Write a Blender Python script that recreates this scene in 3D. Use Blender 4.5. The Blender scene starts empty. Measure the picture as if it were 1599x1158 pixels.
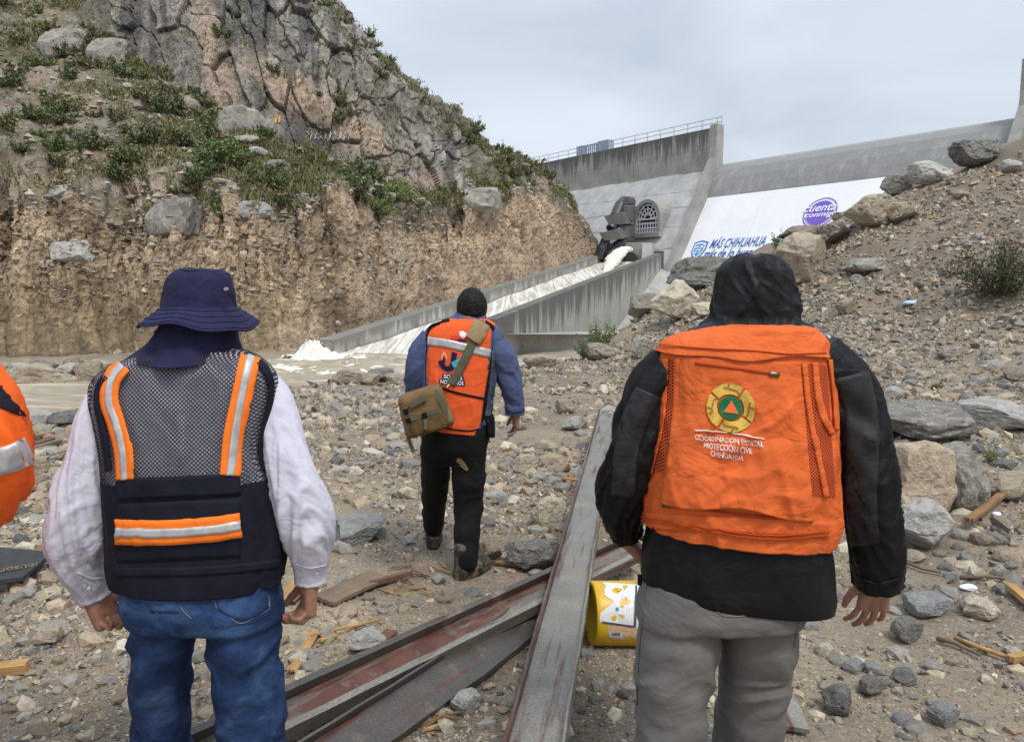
import bpy, bmesh, math, random
import numpy as np
from mathutils import Vector, Matrix, Euler
from mathutils import noise as mnoise
from mathutils.bvhtree import BVHTree

random.seed(7)
RNG = np.random.default_rng(7)
SC = bpy.context.scene
COL = SC.collection

# ------------------------------------------------------------------ camera
FPX = 1186.0                      # focal length in pixels of a 1599 px wide frame
CAM_H = 1.70
PITCH = math.radians(6.2)
cam_data = bpy.data.cameras.new('camera')
cam_data.sensor_width = 36.0
cam_data.lens = 36.0 * FPX / 1599.0
cam_data.clip_start = 0.05
cam_data.clip_end = 3000.0
cam = bpy.data.objects.new('camera', cam_data)
cam.location = (0, 0, CAM_H)
cam.rotation_euler = (math.radians(90) - PITCH, 0, 0)
COL.objects.link(cam)
SC.camera = cam

# ------------------------------------------------------------------ sky, sun, exposure
SUN_EL, SUN_AZ = math.radians(58), math.radians(150)   # thin bright patch in the overcast, behind the viewer's right
world = bpy.data.worlds.new('World')
SC.world = world
world.use_nodes = True
wn = world.node_tree
wn.nodes.clear()
def wnode(t, **k):
    n = wn.nodes.new(t)
    for a, b in k.items():
        setattr(n, a, b)
    return n
w_out = wnode('ShaderNodeOutputWorld')
w_bg = wnode('ShaderNodeBackground')
w_sky = wnode('ShaderNodeTexSky', sky_type='NISHITA', sun_disc=False, sun_elevation=SUN_EL, sun_rotation=SUN_AZ)
w_sky.dust_density = 4.0
w_scale = wnode('ShaderNodeMix', data_type='RGBA', blend_type='MULTIPLY')
w_scale.inputs[0].default_value = 1.0
w_scale.inputs[7].default_value = (0.075, 0.075, 0.075, 1)
w_tc = wnode('ShaderNodeTexCoord')
w_map = wnode('ShaderNodeMapping')
w_map.inputs['Scale'].default_value = (1.0, 1.0, 2.6)
w_n1 = wnode('ShaderNodeTexNoise')
w_n1.inputs['Scale'].default_value = 3.0
w_n1.inputs['Detail'].default_value = 5.0
w_n1.inputs['Roughness'].default_value = 0.45
w_n1.inputs['Distortion'].default_value = 0.5
w_ramp = wnode('ShaderNodeValToRGB')
w_ramp.color_ramp.elements[0].position = 0.30
w_ramp.color_ramp.elements[0].color = (0.455, 0.520, 0.600, 1)
w_ramp.color_ramp.elements[1].position = 0.72
w_ramp.color_ramp.elements[1].color = (0.640, 0.700, 0.775, 1)
w_mix = wnode('ShaderNodeMix', data_type='RGBA')
w_mix.inputs[0].default_value = 0.90          # cloud cover over the blue sky
# overcast sky: the zenith is somewhat brighter than the horizon
w_sep = wnode('ShaderNodeSeparateXYZ')
w_mr = wnode('ShaderNodeMapRange')
w_mr.inputs['From Min'].default_value = 0.30
w_mr.inputs['From Max'].default_value = 1.0
w_mr.inputs['To Min'].default_value = 1.0
w_mr.inputs['To Max'].default_value = 1.6
L = wn.links.new
L(w_tc.outputs['Generated'], w_map.inputs['Vector'])
L(w_map.outputs[0], w_n1.inputs['Vector'])
L(w_n1.outputs['Fac'], w_ramp.inputs['Fac'])
L(w_sky.outputs[0], w_scale.inputs[6])
L(w_scale.outputs[2], w_mix.inputs[6])
L(w_ramp.outputs[0], w_mix.inputs[7])
L(w_mix.outputs[2], w_bg.inputs['Color'])
L(w_tc.outputs['Generated'], w_sep.inputs[0])
L(w_sep.outputs['Z'], w_mr.inputs['Value'])
L(w_mr.outputs[0], w_bg.inputs['Strength'])
L(w_bg.outputs[0], w_out.inputs[0])

sun_data = bpy.data.lights.new('sun', 'SUN')
sun_data.energy = 1.7
sun_data.angle = math.radians(14)
sun_data.color = (1.0, 0.96, 0.90)
sun = bpy.data.objects.new('sun', sun_data)
_sd = Vector((math.sin(SUN_AZ) * math.cos(SUN_EL), math.cos(SUN_AZ) * math.cos(SUN_EL), math.sin(SUN_EL)))
sun.rotation_euler = _sd.to_track_quat('Z', 'Y').to_euler()
sun.location = (5, -5, 30)
COL.objects.link(sun)

SC.view_settings.view_transform = 'Standard'
SC.view_settings.look = 'None'
SC.view_settings.gamma = 1.0
SC.view_settings.use_curve_mapping = False
SC.view_settings.exposure = 0.40
SC.render.engine = 'CYCLES'
SC.cycles.max_bounces = 5
SC.cycles.diffuse_bounces = 3
SC.cycles.transparent_max_bounces = 10
SC.cycles.use_denoising = True

# ------------------------------------------------------------------ small helpers
CP, SP = math.cos(PITCH), math.sin(PITCH)
def at(px, py, Y):
    """the world point that lies Y metres ahead and is seen at photo pixel (px, py)"""
    a = (px - 799.5) / FPX
    b = (579.0 - py) / FPX
    dy = CP + b * SP
    dz = -SP + b * CP
    return Vector((a / dy * Y, Y, CAM_H + dz / dy * Y))
def atz(px, py, z):
    """the world point at height z seen at that pixel"""
    a = (px - 799.5) / FPX
    b = (579.0 - py) / FPX
    dy = CP + b * SP
    dz = -SP + b * CP
    t = (z - CAM_H) / dz
    return Vector((a * t, dy * t, z))

def mesh_np(name, V, F, smooth=False):
    """mesh from numpy verts (n,3) and faces (m,k)"""
    me = bpy.data.meshes.new(name)
    V = np.ascontiguousarray(V, dtype=np.float32)
    F = np.ascontiguousarray(F, dtype=np.int32)
    n, k = F.shape
    me.vertices.add(len(V))
    me.vertices.foreach_set('co', V.ravel())
    me.loops.add(n * k)
    me.loops.foreach_set('vertex_index', F.ravel())
    me.polygons.add(n)
    me.polygons.foreach_set('loop_start', np.arange(0, n * k, k, dtype=np.int32))
    me.polygons.foreach_set('loop_total', np.full(n, k, dtype=np.int32))
    me.polygons.foreach_set('use_smooth', np.full(n, smooth, dtype=bool))
    me.update(calc_edges=True)
    me.validate()
    return me
def add_color(me, C, name='Col'):
    a = me.color_attributes.new(name, 'FLOAT_COLOR', 'POINT')
    C = np.asarray(C, dtype=np.float32)
    if C.shape[1] == 3:
        C = np.concatenate([C, np.ones((len(C), 1), np.float32)], 1)
    a.data.foreach_set('color', np.ascontiguousarray(C).ravel())
def link(name, me, mat=None, parent=None, loc=None):
    o = bpy.data.objects.new(name, me)
    if mat is not None:
        if len(me.materials) == 0:
            me.materials.append(mat)
    COL.objects.link(o)
    if parent is not None:
        o.parent = parent
    if loc is not None:
        o.location = loc
    return o
def empty(name, loc=(0, 0, 0)):
    o = bpy.data.objects.new(name, None)
    o.empty_display_size = 0.1
    o.location = loc
    COL.objects.link(o)
    return o
def tag(o, label=None, cat=None, group=None, kind=None):
    if label: o['label'] = label
    if cat: o['category'] = cat
    if group: o['group'] = group
    if kind: o['kind'] = kind
    return o
class MB:
    """collects simple shapes; build() links them as one mesh object"""
    def __init__(s):
        s.v = []; s.f = []
    def poly(s, pts, faces):
        b = len(s.v)
        s.v += [tuple(p) for p in pts]
        s.f += [tuple(b + i for i in f) for f in faces]
    def box(s, c, size, rot=None):
        c = Vector(c); hx, hy, hz = size[0] / 2, size[1] / 2, size[2] / 2
        pts = []
        for x, y, z in ((-1,-1,-1),(1,-1,-1),(1,1,-1),(-1,1,-1),(-1,-1,1),(1,-1,1),(1,1,1),(-1,1,1)):
            p = Vector((x * hx, y * hy, z * hz))
            if rot is not None: p = rot @ p
            pts.append(c + p)
        s.poly(pts, ((0,3,2,1),(4,5,6,7),(0,1,5,4),(1,2,6,5),(2,3,7,6),(3,0,4,7)))
    def bar(s, a, b, w, h=None, up=Vector((0, 0, 1))):
        a, b = Vector(a), Vector(b); h = h or w
        d = (b - a); ln = d.length
        if ln < 1e-6: return
        d.normalize()
        r = d.cross(up)
        if r.length < 1e-4: r = d.cross(Vector((0, 1, 0)))
        r.normalize(); u = r.cross(d)
        m = Matrix((r, d, u)).transposed()
        s.box((a + b) / 2, (w, ln, h), m)
    def tube(s, pts, rad, n=8, caps=True):
        pts = [Vector(p) for p in pts]
        rads = rad if hasattr(rad, '__len__') else [rad] * len(pts)
        base = len(s.v)
        ref = None
        for i, p in enumerate(pts):
            d = (pts[min(i + 1, len(pts) - 1)] - pts[max(i - 1, 0)])
            if d.length < 1e-9: d = Vector((0, 0, 1))
            d.normalize()
            if ref is None:
                ref = Vector((0, 0, 1)) if abs(d.z) < .9 else Vector((1, 0, 0))
            r = d.cross(ref).normalized(); u = r.cross(d).normalized()
            ref = u
            for k in range(n):
                a = 2 * math.pi * k / n
                s.v.append(tuple(p + (r * math.cos(a) + u * math.sin(a)) * rads[i]))
        for i in range(len(pts) - 1):
            for k in range(n):
                k2 = (k + 1) % n
                s.f.append((base + i * n + k, base + i * n + k2, base + (i + 1) * n + k2, base + (i + 1) * n + k))
        if caps:
            s.f.append(tuple(base + k for k in range(n))[::-1])
            s.f.append(tuple(base + (len(pts) - 1) * n + k for k in range(n)))
    def prism(s, poly, a, b):
        """poly: list of 3-D points (planar); extruded by vector b-a"""
        off = Vector(b) - Vector(a)
        n = len(poly)
        pts = [Vector(p) for p in poly] + [Vector(p) + off for p in poly]
        fs = [tuple(range(n))[::-1], tuple(range(n, 2 * n))]
        for i in range(n):
            j = (i + 1) % n
            fs.append((i, j, n + j, n + i))
        s.poly(pts, fs)
    def build(s, name, mat, parent=None, smooth=False, bevel=0, fix=True):
        me = bpy.data.meshes.new(name)
        me.from_pydata(s.v, [], s.f)
        if fix or bevel:
            bm = bmesh.new(); bm.from_mesh(me)
            bmesh.ops.recalc_face_normals(bm, faces=bm.faces)
            if bevel:
                es = [e for e in bm.edges if len(e.link_faces) == 2 and e.calc_face_angle(0) > 0.5]
                bmesh.ops.bevel(bm, geom=es, offset=bevel, segments=2, affect='EDGES', profile=0.5, clamp_overlap=True)
            bm.to_mesh(me); bm.free()
        if smooth:
            me.polygons.foreach_set('use_smooth', np.ones(len(me.polygons), dtype=bool))
        me.update()
        return link(name, me, mat, parent)

# ------------------------------------------------------------------ vectorised noise
def _hash(ix, iy, iz, seed):
    h = ix.astype(np.uint32) * np.uint32(374761393) + iy.astype(np.uint32) * np.uint32(668265263) + iz.astype(np.uint32) * np.uint32(2147483647) + np.uint32((seed * 974711) & 0xffffffff)
    h = (h ^ (h >> np.uint32(13))) * np.uint32(1274126177)
    h = (h ^ (h >> np.uint32(16))) * np.uint32(2246822519)
    return ((h ^ (h >> np.uint32(15))) & np.uint32(0xffffff)).astype(np.float32) * np.float32(1 / 16777215.0)
def vnoise(P, seed=0):
    P = np.asarray(P, np.float32)
    i = np.floor(P).astype(np.int32); f = (P - i).astype(np.float32)
    f = f * f * f * (f * (f * 6 - 15) + 10)
    out = 0
    for dx in (0, 1):
        wx = f[:, 0] if dx else 1 - f[:, 0]
        for dy in (0, 1):
            wy = f[:, 1] if dy else 1 - f[:, 1]
            for dz in (0, 1):
                wz = f[:, 2] if dz else 1 - f[:, 2]
                out = out + wx * wy * wz * _hash(i[:, 0] + dx, i[:, 1] + dy, i[:, 2] + dz, seed)
    return out * 2 - 1
def fbm(P, octv=4, seed=0, gain=0.5, lac=2.03):
    P = np.asarray(P, np.float32); a = 1.0; s = 0; n = 0
    for k in range(octv):
        s = s + a * vnoise(P, seed + k * 17); n += a
        a *= gain; P = P * lac + 13.7
    return s / n
def ridged(P, octv=3, seed=0):
    P = np.asarray(P, np.float32); a = 1.0; s = 0; n = 0
    for k in range(octv):
        s = s + a * (1 - np.abs(vnoise(P, seed + k * 31))); n += a
        a *= .5; P = P * 2.1 + 5.1
    return s / n
def voronoi(P, seed=0):
    """F1, F2, random value of the nearest cell"""
    P = np.asarray(P, np.float32)
    i = np.floor(P).astype(np.int32); f = (P - i).astype(np.float32)
    n = len(P)
    F1 = np.full(n, 9e9, np.float32); F2 = F1.copy(); idv = np.zeros(n, np.float32)
    for dx in (-1, 0, 1):
        for dy in (-1, 0, 1):
            for dz in (-1, 0, 1):
                a, b, c = i[:, 0] + dx, i[:, 1] + dy, i[:, 2] + dz
                h1 = _hash(a, b, c, seed); h2 = _hash(a, b, c, seed + 1); h3 = _hash(a, b, c, seed + 2)
                d = np.sqrt((dx + h1 - f[:, 0]) ** 2 + (dy + h2 - f[:, 1]) ** 2 + (dz + h3 - f[:, 2]) ** 2)
                m = d < F1
                F2 = np.where(m, F1, np.minimum(F2, d))
                idv = np.where(m, _hash(a, b, c, seed + 3), idv)
                F1 = np.where(m, d, F1)
    return F1, F2, idv
def sstep(a, b, x):
    t = np.clip((x - a) / (b - a), 0, 1)
    return t * t * (3 - 2 * t)

# ------------------------------------------------------------------ node materials
class NT:
    def __init__(s, name):
        s.mat = bpy.data.materials.new(name); s.mat.use_nodes = True
        s.t = s.mat.node_tree; s.t.nodes.clear()
        s.out = s.n('ShaderNodeOutputMaterial')
        s.b = s.n('ShaderNodeBsdfPrincipled')
        s.l(s.b.outputs[0], s.out.inputs[0])
        s._tc = None
    def n(s, t, **k):
        x = s.t.nodes.new(t)
        for a, b in k.items(): setattr(x, a, b)
        return x
    def l(s, a, b): s.t.links.new(a, b)
    def obj(s):
        if s._tc is None: s._tc = s.n('ShaderNodeTexCoord')
        return s._tc.outputs['Object']
    def gen(s):
        if s._tc is None: s._tc = s.n('ShaderNodeTexCoord')
        return s._tc.outputs['Generated']
    def pos(s):
        return s.n('ShaderNodeNewGeometry').outputs['Position']
    def mapping(s, vec, scale=(1, 1, 1), rot=(0, 0, 0), loc=(0, 0, 0)):
        m = s.n('ShaderNodeMapping'); m.inputs['Scale'].default_value = scale; m.inputs['Rotation'].default_value = rot; m.inputs['Location'].default_value = loc
        s.l(vec, m.inputs[0]); return m.outputs[0]
    def noise(s, vec, scale, detail=4, rough=.55, dist=0):
        x = s.n('ShaderNodeTexNoise'); x.inputs['Scale'].default_value = scale; x.inputs['Detail'].default_value = detail
        x.inputs['Roughness'].default_value = rough; x.inputs['Distortion'].default_value = dist
        s.l(vec, x.inputs['Vector']); return x.outputs['Fac']
    def vor(s, vec, scale, feature='F1', out='Distance', rnd=1):
        x = s.n('ShaderNodeTexVoronoi', feature=feature); x.inputs['Scale'].default_value = scale
        x.inputs['Randomness'].default_value = rnd
        s.l(vec, x.inputs['Vector']); return x.outputs[out]
    def ramp(s, fac, stops):
        r = s.n('ShaderNodeValToRGB'); e = r.color_ramp.elements
        while len(e) < len(stops): e.new(.5)
        for q, (p, c) in zip(e, stops):
            q.position = p; q.color = (*c, 1) if hasattr(c, '__len__') else (c, c, c, 1)
        s.l(fac, r.inputs[0]); return r.outputs[0]
    def mix(s, fac, a, b, blend='MIX'):
        m = s.n('ShaderNodeMix', data_type='RGBA', blend_type=blend)
        for v, i in ((fac, 0), (a, 6), (b, 7)):
            if hasattr(v, 'is_linked') or hasattr(v, 'node'): s.l(v, m.inputs[i])
            elif i == 0: m.inputs[0].default_value = v
            else: m.inputs[i].default_value = (*v, 1) if len(v) == 3 else v
        return m.outputs[2]
    def math(s, op, a, b=0.0, clamp=False):
        m = s.n('ShaderNodeMath', operation=op, use_clamp=clamp)
        for v, i in ((a, 0), (b, 1)):
            if hasattr(v, 'node'): s.l(v, m.inputs[i])
            else: m.inputs[i].default_value = v
        return m.outputs[0]
    def attr(s, name, out='Color'):
        a = s.n('ShaderNodeAttribute', attribute_name=name); return a.outputs[out]
    def orand(s):
        return s.n('ShaderNodeObjectInfo').outputs['Random']
    def bump(s, h, strength=.3, dist=.02, normal=None):
        b = s.n('ShaderNodeBump'); b.inputs['Strength'].default_value = strength; b.inputs['Distance'].default_value = dist
        s.l(h, b.inputs['Height'])
        if normal is not None: s.l(normal, b.inputs['Normal'])
        s.l(b.outputs[0], s.b.inputs['Normal']); return b.outputs[0]
    def color(s, c):
        if hasattr(c, 'node'): s.l(c, s.b.inputs['Base Color'])
        else: s.b.inputs['Base Color'].default_value = (*c, 1)
        return s
    def rough(s, r):
        if hasattr(r, 'node'): s.l(r, s.b.inputs['Roughness'])
        else: s.b.inputs['Roughness'].default_value = r
        return s
    def set(s, **k):
        for a, v in k.items(): s.b.inputs[a.replace('_', ' ')].default_value = v
        return s
def srgb(r, g, b):
    f = lambda c: (c / 255 / 12.92) if c <= 10 else ((c / 255 + .055) / 1.055) ** 2.4
    return (f(r), f(g), f(b))
# ================================================================== SETTING: ground
WATER_Z = -1.30
_ex = np.array([-60, -14, -8, -6, -3.5, 0, 2.0, 3.0, 5.0, 15, 60], np.float32)
_ey = np.array([2.0, 5.0, 8.3, 10.0, 13.0, 16.0, 17.5, 21.5, 25.0, 26.5, 30.0], np.float32)
def G(x, y, fine=True):
    x = np.asarray(x, np.float32); y = np.asarray(y, np.float32)
    sh = x.shape; x = x.ravel(); y = y.ravel()
    P = np.stack([x, y, np.zeros_like(x)], 1)
    e = y - np.interp(x, _ex, _ey) + 0.8 * vnoise(P * .45, 3)
    low = sstep(0, 4.2, e)
    r = np.clip((y - 7.6) / 14.0, 0, 1)
    xs = np.clip(x - 2.0 + .5 * vnoise(P * .5, 5), 0, None)
    mound = r * np.minimum(xs * .405 + .06 * np.clip(xs - 4.5, 0, None), 5.4 + .05 * xs)
    mound = mound + .10 * np.clip((y - 4) / 6, 0, 1) * np.clip(x - 1.5, 0, 3) / 3
    rough = np.clip(mound / 1.2, 0, 1)
    z = mound * (1 - sstep(0, 9, e)) + rough * .32 * fbm(P * .8, 3, 11)
    z = z * (1 - low * .0) - 1.85 * low * (1 - np.clip(mound / 2.0, 0, 1) * (e < 3))
    # rubble shelf between the stream and the foot of the cut bank
    shelf = sstep(22.5, 25.5, y + .6 * vnoise(P * .7, 8)) * sstep(-7.5, -10.0, x) * sstep(60, 40, y)
    z = z + shelf * (.66 + .35 * fbm(P * .55, 3, 9))
    # ground beyond the mound runs back to the dam foot
    z = z + .05 * fbm(P * .9, 3, 21) + .07 * np.clip((-x - 1.0) / 2.0, 0, 1) * fbm(P * .6, 2, 23)
    if fine:
        z = z + .016 * fbm(P * 4.5, 3, 31) + .03 * rough * fbm(P * 3.1, 3, 37)
    return z.reshape(sh)
def g1(x, y):
    return float(G(np.array([x]), np.array([y]))[0])

def build_ground():
    th = np.concatenate([np.linspace(-180, -75, 16)[:-1], np.linspace(-75, -46, 24)[:-1], np.linspace(-46, 46, 520), np.linspace(46, 75, 24)[1:], np.linspace(75, 180, 16)[1:-1]])
    th = np.radians(th)
    r = np.concatenate([np.geomspace(.4, 2.2, 26)[:-1], np.geomspace(2.2, 27, 320), np.geomspace(27, 110, 60)[1:], np.geomspace(110, 1500, 10)[1:]])
    nt, nr = len(th), len(r)
    R, T = np.meshgrid(r, th, indexing='ij')
    X = R * np.sin(T); Y = R * np.cos(T)
    Z = G(X, Y)
    V = np.stack([X.ravel(), Y.ravel(), Z.ravel()], 1)
    V = np.concatenate([V, [[0, 0, 0]]], 0)
    i = np.arange(nr - 1)[:, None] * nt; j = np.arange(nt)[None]; j2 = (j + 1) % nt
    F = np.stack([i + j, i + j2, i + nt + j2, i + nt + j], -1).reshape(-1, 4)
    c = len(V) - 1
    me = mesh_np('ground', V, F[:, ::-1], True)
    bm = bmesh.new(); bm.from_mesh(me); bm.verts.ensure_lookup_table()
    for k in range(nt):
        bm.faces.new((bm.verts[k], bm.verts[(k + 1) % nt], bm.verts[c]))
    bm.to_mesh(me); bm.free()
    me.polygons.foreach_set('use_smooth', np.ones(len(me.polygons), dtype=bool))
    # soil colour: sandy silt on the flat, browner soil on the mound
    n = fbm(V * .8, 4, 41); n2 = fbm(V * 3.0, 3, 43)
    md = np.clip((V[:, 2] - .5) / 1.2, 0, 1)
    sand = np.array([.335, .260, .178]); soil = np.array([.195, .144, .098]); wet = np.array([.175, .138, .098])
    k = np.clip(.5 + .9 * n, 0, 1)[:, None]
    C = sand * k + wet * (1 - k)
    m2 = np.clip(md + .5 * n * md, 0, 1)[:, None]
    C = C * (1 - m2) + (soil * (.8 + .4 * k)) * m2
    C = C * (1 + .30 * n2[:, None])
    add_color(me, C)
    return me

def soil_material():
    m = NT('gravelly_soil'); p = m.pos()
    base = m.attr('Col')
    n1 = m.noise(p, 38, 5, .7)
    v1c = m.vor(p, 42, 'F1', 'Color')
    v1 = m.vor(p, 42, 'F1', 'Distance')
    v2c = m.vor(p, 95, 'F1', 'Color'); v2 = m.vor(p, 95, 'F1', 'Distance')
    sep = m.n('ShaderNodeSeparateColor'); m.l(v1c, sep.inputs[0])
    peb = m.ramp(sep.outputs[0], [(0, (.10, .095, .09)), (.3, (.22, .20, .17)), (.55, (.36, .31, .24)), (.8, (.30, .235, .16)), (1, (.48, .44, .36))])
    sep2 = m.n('ShaderNodeSeparateColor'); m.l(v2c, sep2.inputs[0])
    peb2 = m.ramp(sep2.outputs[0], [(0, (.11, .10, .09)), (.5, (.30, .25, .19)), (1, (.44, .39, .31))])
    cover = m.ramp(m.noise(p, 1.3, 4, .6), [(.38, 0), (.62, 1)])
    f1 = m.math('MULTIPLY', m.math('LESS_THAN', sep.outputs[1], .55), m.math('LESS_THAN', v1, .42))
    f1 = m.math('MULTIPLY', f1, m.math('ADD', cover, .25, True))
    f2 = m.math('MULTIPLY', m.math('LESS_THAN', sep2.outputs[1], .5), m.math('LESS_THAN', v2, .42))
    c = m.mix(m.math('MULTIPLY', f2, .75), base, peb2)
    c = m.mix(m.math('MULTIPLY', f1, .85), c, peb)
    c = m.mix(1.0, c, m.ramp(n1, [(.25, .62), (.75, 1.3)]), 'MULTIPLY')
    m.color(c); m.rough(m.ramp(m.noise(p, .9, 3), [(.35, .62), (.6, .92)]))
    h = m.math('ADD', m.math('MULTIPLY', n1, .6), m.math('ADD', m.math('MULTIPLY', m.math('SUBTRACT', .5, v1), f1), m.math('MULTIPLY', m.math('MULTIPLY', m.math('SUBTRACT', .5, v2), f2), .6)))
    m.bump(h, .9, .018)
    return m.mat
M_SOIL = soil_material()
ground = link('ground', build_ground(), M_SOIL)
tag(ground, kind='structure')

# ================================================================== SETTING: left hill
HCOLS = [  # photo column, then (row, distance) of foot, bank top, cliff base, cliff top, skyline
    (-620, (590, 26), (310, 28), (-90, 50), (-230, 56), (-330, 70)),
    (-300, (570, 31), (300, 33.5), (-60, 56), (-190, 63), (-290, 78)),
    (0, (556, 33), (298, 36), (-20, 61), (-140, 69), (-220, 85)),
    (110, (556, 33.3), (312, 36.3), (22, 57.5), (-150, 66), (-225, 82)),
    (200, (556, 33.6), (300, 36.8), (72, 53.5), (-140, 61), (-200, 78)),
    (300, (555, 34), (318, 37.4), (136, 48.5), (-110, 56.5), (-170, 72)),
    (400, (553, 35), (312, 38.4), (196, 45.5), (-60, 54), (-105, 66)),
    (470, (548, 35.5), (322, 39.2), (226, 45), (-8, 53), (-30, 62)),
    (530, (545, 37.2), (328, 41), (246, 45.2), (28, 52), (18, 58)),
    (590, (535, 40.5), (334, 44), (272, 47), (88, 53), (74, 57)),
    (640, (512, 43.5), (332, 46.5), (293, 48.5), (142, 54.5), (130, 58)),
    (690, (494, 47), (326, 50.5), (300, 52.5), (184, 57.5), (172, 61)),
    (740, (476, 51.5), (318, 55), (296, 57), (217, 61), (207, 64)),
    (800, (455, 58.5), (306, 62.5), (282, 64.5), (252, 67), (243, 70)),
    (850, (440, 66), (300, 69.5), (282, 71.5), (273, 73.5), (266, 76)),
    (880, (430, 71.5), (312, 75), (300, 76.5), (293, 77.5), (288, 80)),
    (905, (420, 77), (338, 80.5), (334, 81.5), (331, 82.0), (328, 84)),
    (930, (418, 83.5), (386, 86.5), (384, 87), (382, 87.5), (379, 89)),
    (960, (427, 90), (415, 92), (414, 92.6), (413, 93), (412, 95)),
]
def build_hill():
    cp = np.array([c[0] for c in HCOLS], np.float64)
    rows = []
    for ri in range(5):
        pts = np.array([list(at(c[0], c[1 + ri][0], c[1 + ri][1])) for c in HCOLS])
        rows.append(pts)
    foot = rows[0].copy()
    below = foot.copy(); below[:, 2] = -4.0; below[:, 1] -= .4
    back = rows[4].copy(); back[:, 1] += 30; back[:, 0] -= 12; back[:, 2] += np.array([6.0 if c[0] < 500 else -6.0 for c in HCOLS])
    ctrl = [below, foot] + rows[1:] + [back]
    seg = [10, 115, 105, 135, 36, 14]
    u = np.concatenate([np.arange(-620, -40, 9.0), np.arange(-40, 961, 1.65)])
    nu = len(u)
    cols = []
    for c in ctrl:
        a = np.stack([np.interp(u, cp, c[:, k]) for k in range(3)], 1)
        # soften the corners between the columns
        for _ in range(2):
            b = a.copy()
            for w in range(1, 14):
                b[w:-w] += a[2 * w:] * .5 * (1 - w / 14) + a[:-2 * w] * .5 * (1 - w / 14) if False else 0
            ker = np.hanning(31); ker /= ker.sum()
            pad = np.pad(a, ((15, 15), (0, 0)), mode='edge')
            a = np.stack([np.convolve(pad[:, k], ker, 'valid') for k in range(3)], 1)
        cols.append(a)
    # the lip of the cut bank is ragged: gullies bite back into it
    un = np.stack([u * .018, 0 * u, 0 * u], 1); k = np.clip((u + 100) / 100, 0, 1) * (1 - sstep(820, 900, u))
    lip = .9 * vnoise(un, 401) + .5 * vnoise(un * 3.1, 403) + .2 * vnoise(un * 9, 405)
    cols[1][:, 1] += .7 * vnoise(un * 2.0, 409) * k
    grid = []; vpar = []
    for k, n in enumerate(seg):
        for j in range(n):
            t = j / n
            grid.append(cols[k] * (1 - t) + cols[k + 1] * t); vpar.append(k + t)
    grid.append(cols[-1]); vpar.append(len(seg))
    Pg = np.array(grid)                     # (nv, nu, 3)
    vpar = np.array(vpar)
    fo_ = np.exp(-(np.where(vpar < 2, vpar - 2, (vpar - 2) * 2.2) / .38) ** 2)[:, None]
    Pg[:, :, 2] += fo_ * (lip * k * .22)[None]; Pg[:, :, 1] += fo_ * ((-.2 * lip + .25 * vnoise(un * 2.2, 407)) * k)[None]
    ker = np.hanning(9); ker /= ker.sum()
    pad = np.pad(Pg, ((4, 4), (0, 0), (0, 0)), mode='edge')
    Pg = sum(ker[i] * pad[i:i + len(Pg)] for i in range(9))
    du = np.gradient(Pg, axis=1); dv = np.gradient(Pg, axis=0)
    N = np.cross(du, dv); N /= np.linalg.norm(N, axis=2, keepdims=True) + 1e-9
    if N[60, 300, 1] > 0: N = -N
    nv = len(Pg)
    Vp = np.repeat(vpar[:, None], nu, 1); Up = np.repeat(u[None], nv, 0)
    W = Pg.reshape(-1, 3).astype(np.float32); vp = Vp.ravel(); up = Up.ravel()
    warp = .12 * fbm(W * .22, 3, 51)
    # zones
    bank = sstep(.9, 1.05, vp) * (1 - sstep(1.86, 2.02, vp + warp * .8))
    cl_lo = 2.93 + .10 * fbm(W * .3, 3, 57)
    cliff = sstep(-.06, .05, vp - cl_lo) * (1 - sstep(0, .4, vp - 4.45)) * sstep(60, 230, up + 60 * warp) * (1 - sstep(715, 790, up + 220 * warp))
    cliff = np.maximum(cliff, sstep(0, .05, vp - 4.0) * .0)
    rubble = (1 - bank) * (1 - cliff)
    # bank: rills run down the face, with scalloped ledges and embedded stones
    al = up * .035 + W[:, 1] * .02
    rl = np.stack([al * 1.9 + .9 * vnoise(W * .5, 61), W[:, 2] * .16, W[:, 1] * 0], 1)
    rill = ridged(rl, 3, 63) - .6
    rl2 = np.stack([al * 6.5 + .5 * W[:, 2], W[:, 2] * .5, W[:, 1] * .0], 1)
    wj = .35 * np.stack([vnoise(W * 1.3, 261), vnoise(W * 1.3, 262), vnoise(W * 1.3, 263)], 1)
    c1, c2, cidA = voronoi(W * np.array([.9, .9, .75], np.float32) + wj, 265)
    e1_, e2_, cidB = voronoi(W * np.array([2.4, 2.4, 2.0], np.float32) + wj, 267)
    i1_, i2_, cidC = voronoi(W * 5.2, 269)
    crust = sstep(1.15, 1.6, vp + .3 * fbm(W * .3, 2, 271))       # the upper bank is blocky, the lower part washed smooth
    d_bank = .70 * rill * (.5 + .5 * sstep(1.0, 1.9, vp)) + .30 * fbm(W * .5, 4, 67) + .16 * (ridged(rl2 * np.array([.7, 1, 1], np.float32), 2, 69) - .6) * sstep(.2, -.4, fbm(W * .2, 2, 68) - .1) + crust * (.12 * (cidA - .5) - .05 * (1 - sstep(0, .12, c2 - c1)) + .07 * (cidB - .5) - .04 * (1 - sstep(0, .12, e2_ - e1_))) + .10 * (cidC - .5) + .10 * fbm(W * 2.6, 3, 71)
    f1, f2, cid = voronoi(W * 1.6, 75)
    st = np.clip(.12 + .28 * np.clip((cid - .8) / .2, 0, 1) - f1, 0, 1) * (cid > .80)
    d_bank += .7 * st
    # cliff: fractured blocks with deep joints
    wq = np.stack([vnoise(W * .22, 81), vnoise(W * .22, 82), vnoise(W * .22, 83)], 1)
    wf = np.stack([vnoise(W * 1.1, 181), vnoise(W * 1.1, 182), vnoise(W * 1.1, 183)], 1)
    sk = al * .62 + .10 * W[:, 2]
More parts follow.
